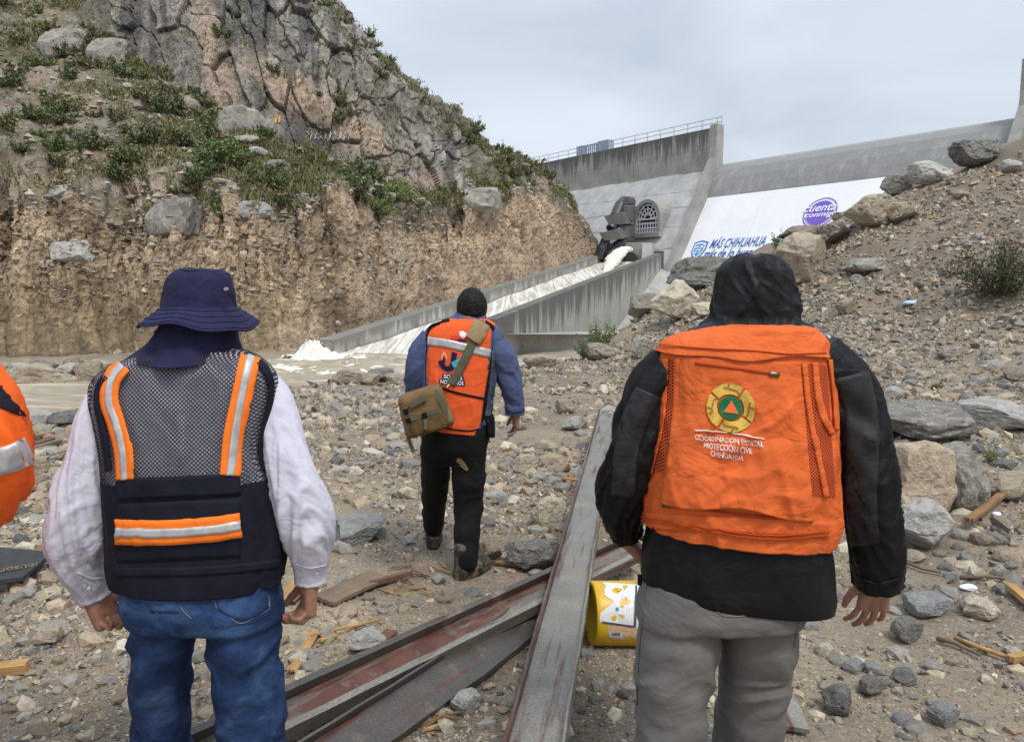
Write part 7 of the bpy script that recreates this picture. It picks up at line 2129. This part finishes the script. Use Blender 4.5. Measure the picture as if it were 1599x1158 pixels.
# ---- steel plate behind the right man's leg
pl = [atz(1222, 1040, .10), atz(1265, 1138, .05), atz(1200, 1128, .05), atz(1190, 1050, .10)]
mb = MB(); mb.prism(pl, (0, 0, 0), (0, 0, -.02)); plate = mb.build('steel_plate', M_STEEL, bevel=.002); tag(plate, 'grey steel plate sticking out beside the grey trousers', 'plate')
# ---- yellow bucket on its side
M_YEL = NT('worn_yellow_plastic'); _p = M_YEL.obj(); _n = M_YEL.noise(_p, 9, 6, .65)
M_YEL.color(M_YEL.mix(M_YEL.ramp(_n, [(.58, 0), (.70, .9)]), M_YEL.mix(M_YEL.ramp(M_YEL.noise(_p, 3, 4), [(.35, 0), (.7, 1)]), (.70, .43, .012), (.56, .33, .012)), (.16, .115, .04))); M_YEL.rough(.42); M_YEL = M_YEL.mat
M_LAB = NT('white_paper_label'); _p = M_LAB.obj()
_l = M_LAB.math('GREATER_THAN', M_LAB.noise(M_LAB.mapping(_p, (260, 14, 14)), 1, 2), .60)
M_LAB.color(M_LAB.mix(M_LAB.math('MULTIPLY', _l, .35), (.66, .66, .66), (.25, .26, .28))); M_LAB.rough(.7); M_LAB = M_LAB.mat
M_PCH = fabric('peach_paper', (.62, .40, .24), .8, 200, .05, .2, 20); M_DGR = fabric('dark_print', (.07, .07, .075), .7)
bkt = tag(empty('yellow_bucket', atz(960, 1015, g1(*atz(960, 1015, .03).xy))), 'dented yellow plastic bucket with torn white label lying on its side', 'bucket')
bY = atz(960, 1012, .02).y + .10; R_ = .150
bx0 = at(922, 960, bY).x; zc = g1(bx0 + .15, bY) + R_ - .008; Lb = .36
AX = Vector((.985, .10, -.045)).normalized(); e1 = AX.cross(Vector((0, 0, 1))).normalized(); e2 = e1.cross(AX)
bc0 = Vector((bx0, bY, zc))
def bk(s, a, r): return bc0 + AX * s + (e1 * math.cos(a) + e2 * math.sin(a)) * r
prof = [(.012, .0), (.010, R_ * .80), (.004, R_ * .90), (.0, R_ * .965), (.006, R_), (.03, R_ * 1.0), (.10, R_ * 1.005), (.20, R_ * 1.012), (.29, R_ * 1.02), (.30, R_ * 1.06), (.315, R_ * 1.06), (.32, R_ * 1.025), (.35, R_ * 1.03), (.352, R_ * .98), (.05, R_ * .96), (.03, 0.0)]
n = 64; V = []; F = []
for (s, r) in prof:
    for k in range(n):
        a = 2 * math.pi * k / n; V.append(tuple(bk(s, a, r * (1 - .03 * math.exp(-((a - 3.6) / .4) ** 2) * math.exp(-((s - .2) / .1) ** 2)))))
for j in range(len(prof) - 1):
    for k in range(n): F.append((j * n + k, j * n + (k + 1) % n, (j + 1) * n + (k + 1) % n, (j + 1) * n + k))
me = bpy.data.meshes.new('shell'); me.from_pydata(V, [], F); me.polygons.foreach_set('use_smooth', np.ones(len(me.polygons), bool)); me.update()
shell = sub(link('shell', me, M_YEL), bkt); bb = bvh_of(shell)
def torn(poly, mat, off, name='label'):
    c = flat_poly(poly); bm = bmesh.new(); bm.from_mesh(c); bmesh.ops.triangulate(bm, faces=bm.faces)
    for _ in range(3): bmesh.ops.subdivide_edges(bm, edges=[e for e in bm.edges if e.calc_length() > 9], cuts=1)
    bmesh.ops.triangulate(bm, faces=bm.faces); bm.to_mesh(c); bm.free()
    return decal(name, c, lambda x, y: (x, y), bb, off, bY - .12, mat, bkt)
torn([(947, 974), (950, 982), (948, 989), (952, 996), (962, 998), (977, 998), (984, 992), (992, 998), (1003, 998), (1012, 990), (1012, 930), (996, 928), (993, 976)], M_PCH, .0012)
torn([(941, 909), (996, 913), (1003, 914), (997, 980), (993, 980), (938, 971), (936, 966), (938, 956), (946, 949), (952, 945), (959, 940), (955, 936), (950, 933), (944, 929), (944, 920), (946, 915)], M_LAB, .0022)
torn([(992, 914), (995, 914), (993, 979), (989, 978)], M_DGR, .0034); torn([(940, 969), (990, 976), (990, 979), (940, 972)], M_DGR, .0034)
for pl in ([(962, 918), (970, 919), (968, 923), (963, 922)], [(972, 914), (981, 914), (978, 918), (975, 921)], [(976, 931), (980, 932), (979, 937), (976, 935)], [(968, 945), (975, 945), (974, 948), (969, 948)], [(965, 958), (976, 960), (974, 964), (969, 962)]): torn(pl, M_YEL, .0036, 'label_tear')
torn([(952, 984), (972, 986), (971, 995), (951, 993)], M_LAB, .0030)
for k in range(8): torn([(955 + 1.7 * k, 986), (955.9 + 1.7 * k, 986), (955.9 + 1.7 * k, 991.5), (955 + 1.7 * k, 991.5)], M_DGR, .0042, 'bar_code')
torn([(961, 948), (966, 948), (966, 953), (961, 953)], M_BLUE, .0042)

# ================================================================== WOOD
def wood_material(name, c0, c1, rough=.8):
    m = NT(name); p = m.obj(); g = m.noise(m.mapping(p, (3, 60, 60)), 1, 5, .6, .8); n = m.noise(p, 8, 4)
    c = m.mix(m.ramp(g, [(.35, 0), (.65, 1)]), c0, c1); c = m.mix(1.0, c, m.ramp(n, [(.3, .75), (.7, 1.2)]), 'MULTIPLY')
    m.color(c); m.rough(rough); m.bump(g, .35, .004); return m.mat
M_PINE = wood_material('fresh_split_pine', (.50, .29, .105), (.30, .165, .060)); M_OLDW = wood_material('weathered_board', (.225, .160, .105), (.135, .095, .062)); M_BRW = wood_material('brown_board', (.30, .165, .075), (.19, .10, .045)); M_REDW = wood_material('red_brown_board', (.17, .085, .055), (.11, .055, .035))
def board(px0, py0, px1, py1, width, thick, mat, label, jag=.02, lift=.0, seed=0, group=None, name='wooden_board', tilt=0.0, ends=0.0, taper=1.0):
    """a broken board lying from one photo point to another; the long ends are splintered"""
    rng = np.random.default_rng(seed + int(px0 * 7 + py0))
    a, b = ground_hit(px0, py0), ground_hit(px1, py1); a.z += lift + ends; b.z += lift
    d = b - a; L_ = d.length; d.normalize(); up = Vector((0, tilt, 1)).normalized(); r = d.cross(up).normalized(); up = r.cross(d)
    s = a.y / FPX; w = width * s; t = thick
    n = 7
    e0 = [(-abs(rng.normal()) * jag, -w / 2 + w * i / n) for i in range(n + 1)]; e1_ = [(L_ + abs(rng.normal()) * jag, (w / 2 - w * i / n) * taper) for i in range(n + 1)]
    poly = [(x, y) for x, y in e0[::-1]] + [(x, y) for x, y in e1_[::-1]]
    o = empty('tmp'); bpy.data.objects.remove(o)
    mb = MB(); mb.prism([Vector((x, y, 0)) for x, y in poly], (0, 0, 0), (0, 0, t)); ob_ = mb.build(name, mat, bevel=min(.002, t * .2))
    ob_.matrix_world = Matrix.Translation(a + up * .004) @ Matrix((d, -r, up)).transposed().to_4x4()
    return tag(ob_, label, 'wood', group)
board(506, 944, 590, 906, 52, .022, M_OLDW, 'broad weathered grey brown board lying behind the left man\'s hand', .012, .015, 1)
board(446, 944, 470, 922, 34, .018, M_PINE, 'splintered orange board end under the left man\'s right hand', .03, .02, 2)
board(590, 918, 632, 905, 9, .03, M_REDW, 'dark brown stick at the tip of the broad weathered board', .02, .02, 3)
board(458, 1052, 490, 995, 18, .012, M_PINE, 'bright pine splinter standing out left of the diagonal channels', .03, .01, 4)
board(492, 998, 594, 974, 4, .010, M_PINE, 'long thin pine lath beside the white streaked rock', .01, .02, 5)
board(502, 1004, 524, 996, 10, .012, M_PINE, 'short pine chip below the thin lath', .008, .01, 6)
board(592, 1004, 612, 990, 22, .018, M_REDW, 'red brown wood block right of the white streaked rock', .008, .01, 7)
board(600, 1018, 630, 1012, 14, .010, M_PINE, 'pine chip beside the diagonal rust channel', .012, .01, 8)
board(466, 976, 482, 960, 20, .05, M_OLDW, 'stubby dark wood end below the splintered board', .01, .0, 9)
board(-20, 1058, 42, 1050, 26, .045, M_PINE, 'thick pine block at the left edge', .006, .0, 10)
board(20, 716, 112, 690, 12, .045, M_OLDW, 'long dark board on the gravel by the orange sleeve', .02, .02, 11)
board(40, 705, 78, 692, 16, .04, M_REDW, 'red brown board lying under the long dark board', .02, .02, 12)
board(45, 690, 80, 682, 12, .03, M_BRW, 'short brown board uppermost by the orange sleeve', .02, .03, 13)
board(28, 778, 54, 766, 10, .03, M_PINE, 'light pine stick below the orange sleeve', .02, .02, 14)
board(60, 742, 120, 726, 9, .03, M_OLDW, 'thin dark plank in the gravel heap left of the white sleeve', .02, .02, 15)
board(62, 880, 88, 858, 22, .05, M_BRW, 'brown board leaning behind the black printed board', .01, .03, 16)
board(150, 890, 172, 845, 30, .05, M_BRW, 'brown beam end showing between the sleeve and the vest', .01, .05, 17)
board(1513, 828, 1566, 786, 13, .03, M_BRW, 'orange brown board leaning on stones below the split boulder', .01, .06, 18)
board(1572, 925, 1610, 958, 16, .03, M_PINE, 'pine board end at the right edge', .01, .03, 19)
board(1578, 1036, 1612, 1030, 14, .03, M_PINE, 'flat pine board tip at the lower right edge', .01, .01, 20)
board(880, 752, 912, 758, 6, .02, M_PINE, 'small crossed pine stick left of the upright channel', .01, .02, 21)
board(886, 762, 896, 738, 9, .02, M_BRW, 'upright pine chip crossing the small stick', .01, .02, 22)
board(778, 884, 812, 890, 10, .015, M_BRW, 'brown bark strip beside the dark gritty boulder', .02, .01, 23)
board(905, 930, 958, 858, 16, .06, M_OLDW, 'grey timber under the end of the rust red channel', .01, .02, 24)
_r = np.random.default_rng(31)
for (x0, x1, y0, y1, n, lab, grp) in ((600, 705, 884, 930, 16, 'splinter by the middle man\'s boots', 'pine splinters by the boots'), (665, 705, 1095, 1145, 9, 'splinter below the lower channel', 'pine splinters below the channel')):
    for k in range(n):
        x, y = x0 + (x1 - x0) * _r.random(), y0 + (y1 - y0) * _r.random(); a = _r.random() * 6.28; l = 8 + 22 * _r.random()
        board(x, y, x + l * math.cos(a), y + l * .5 * math.sin(a), 2.0 + 5 * _r.random() ** 2, .004 + .007 * _r.random(), (M_PINE, M_BRW, M_OLDW)[k % 3], f"{('bright', 'brown', 'dull grey')[k % 3]} {('long', 'short')[int(l < 18)]} {lab}, {('left', 'right')[int(x > (x0 + x1) / 2)]} {('back', 'front')[int(y > (y0 + y1) / 2)]}", .02, .004 + .012 * _r.random(), k, grp, 'wood_splinter', taper=.15 + .6 * _r.random())
for (pts, lab) in (([(1462, 1005), (1490, 1012), (1512, 1020), (1530, 1030)], 'dark twig on the ground at the lower right'), ([(1490, 1004), (1530, 1018), (1580, 1034)], 'thin pale root strand at the lower right'), ([(1500, 908), (1540, 906), (1599, 912)], 'thin dark branch lying across the rubble at the right edge'),
                   ([(1410, 880), (1440, 892), (1470, 898)], 'short dark twig on the rubble beside the right man\'s cuff')):
    mb = MB(); P = [ground_hit(*p) + Vector((0, 0, .025 + .01 * math.sin(i * 3))) for i, p in enumerate(pts)]; mb.tube(P, [.012, .011, .009, .006][:len(P)], 7); tag(mb.build('twig', M_OLDW if 'pale' not in lab else M_PINE, smooth=True), lab, 'twig')
# ---- black printed sheathing board at the left
M_SHEET = fabric('black_felt_sheathing', (.050, .052, .056), .85, 300, .2, .2, 12); M_TANP = fabric('tan_print', (.19, .138, .085), .85, dirt=((.05, .05, .052), .5, .6, 40))
cs = [ground_hit(-60, 938), ground_hit(38, 926), ground_hit(84, 884), ground_hit(-40, 880)]
zz = max(c.z for c in cs) + .05
top = [Vector((c.x, c.y, zz - .02 + .02 * i % 2)) for i, c in enumerate(cs)]
sh = tag(empty('printed_board', cs[0]), 'black felt covered board with tan lettering at the left edge', 'board')
mb = MB(); mb.prism(top, (0, 0, 0), (0, 0, .025)); shb = sub(mb.build('panel', M_SHEET, bevel=.002), sh); bsh = bvh_of(shb)
for (x0, y0, x1, y1, h, t_) in ((-40, 902, 76, 883, 8, 'aneusordam'), (-40, 925, 36, 912, 8, 'apneuda')):
    decal('lettering', fit_text(t_, 1, 1, bold=.015), lambda x, y: (x1 + (x0 - x1) * x, y1 - h + (y0 - y1) * x + h * y), bsh, .002, cs[2].y, M_TANP, sh)
# ---- scraps of plastic
M_WPL = metal('white_plastic', (.75, .76, .78), .35, 0, .05); M_PPL = metal('pink_plastic', (.70, .16, .30), .4, 0, .05); M_BPL = metal('pale_blue_plastic', (.45, .58, .70), .25, 0, .1)
for (px, py, w, h, mt, lab) in ((1512, 921, 28, 9, M_WPL, 'white plastic scrap on the rubble right of the black cuff'), (1556, 806, 15, 8, M_WPL, 'small white foam scrap by the orange brown board'), (1327, 553, 9, 6, M_PPL, 'pink plastic scrap on the slope behind the right shoulder'), (1298, 536, 20, 7, M_BPL, 'pale blue plastic scrap on the slope right of the hood'),
                                (1420, 478, 24, 8, M_BPL, 'pale blue wrapper on the brown slope of the mound')):
    p = ground_hit(px, py); s = p.y / FPX; rng = np.random.default_rng(px)
    v, f = ico(2); v = v * np.array([w * s / 2, w * s * .35, h * s / 2]); v = v * (1 + .35 * fbm(v / (w * s) * 5 + px, 3, px % 50))[:, None]
    tag(link('plastic_scrap', mesh_np('plastic_scrap', v, f, False), mt, None, p + Vector((0, 0, h * s * .45 + (.05 if py == 622 else 0)))), lab, 'litter')
p = ground_hit(1413, 1046); mb = MB(); mb.prism([p + Vector((-.022, -.01, .006)), p + Vector((.024, -.012, .004)), p + Vector((.008, .03, .034))], (0, 0, 0), (.002, .004, -.009))
tag(mb.build('stone_chip', RM['cream']), 'sharp white triangular stone chip at the lower right', 'stone')
# ---- faint chalk scribble and yellow mark on the cliff
_hs = HG[170:410, 230:500]; hb = BVHTree.FromPolygons([Vector(p) for p in _hs.reshape(-1, 3)], [tuple(f) for f in grid_faces(*_hs.shape[:2], False).tolist()])
M_CHALK = metal('white_graffiti_paint', (.55, .54, .52), .8, 0, .1); M_YMARK = metal('yellow_mark_paint', (.62, .42, .03), .8, 0, .1)
gr = tag(empty('graffiti', at(510, 230, 46)), 'white scribbled graffiti on the dark cliff panel', 'graffiti')
_r = np.random.default_rng(8)
def cliff_stroke(pts, w, mat, parent, name='paint_stroke'):
    P = []
    for (x, y) in pts:
        d = (at(x, y, 46) - CAMP).normalized(); hit = hb.ray_cast(CAMP, d)
        if hit[0] is not None: P.append(hit[0] - d * .06)
    if len(P) > 1:
        mb = MB()
        mb.tube(P, w, 5); o = mb.build(name, mat); return sub(o, parent) if parent else o
for k in range(9):
    x = 478 + 7.5 * k; cliff_stroke([(x, 204 + _r.random() * 4), (x + 5 * _r.random(), 209), (x - 2 + 4 * _r.random(), 214), (x + 6, 217 + 3 * _r.random()), (x + 8, 206 + 5 * _r.random())], .028, M_CHALK, gr)
ym = cliff_stroke([(430, 182), (436, 182), (436, 191), (430, 192), (431, 185)], .05, M_YMARK, None, 'yellow_mark')
if ym: tag(ym, 'yellow painted mark on the pale cliff foot', 'mark')
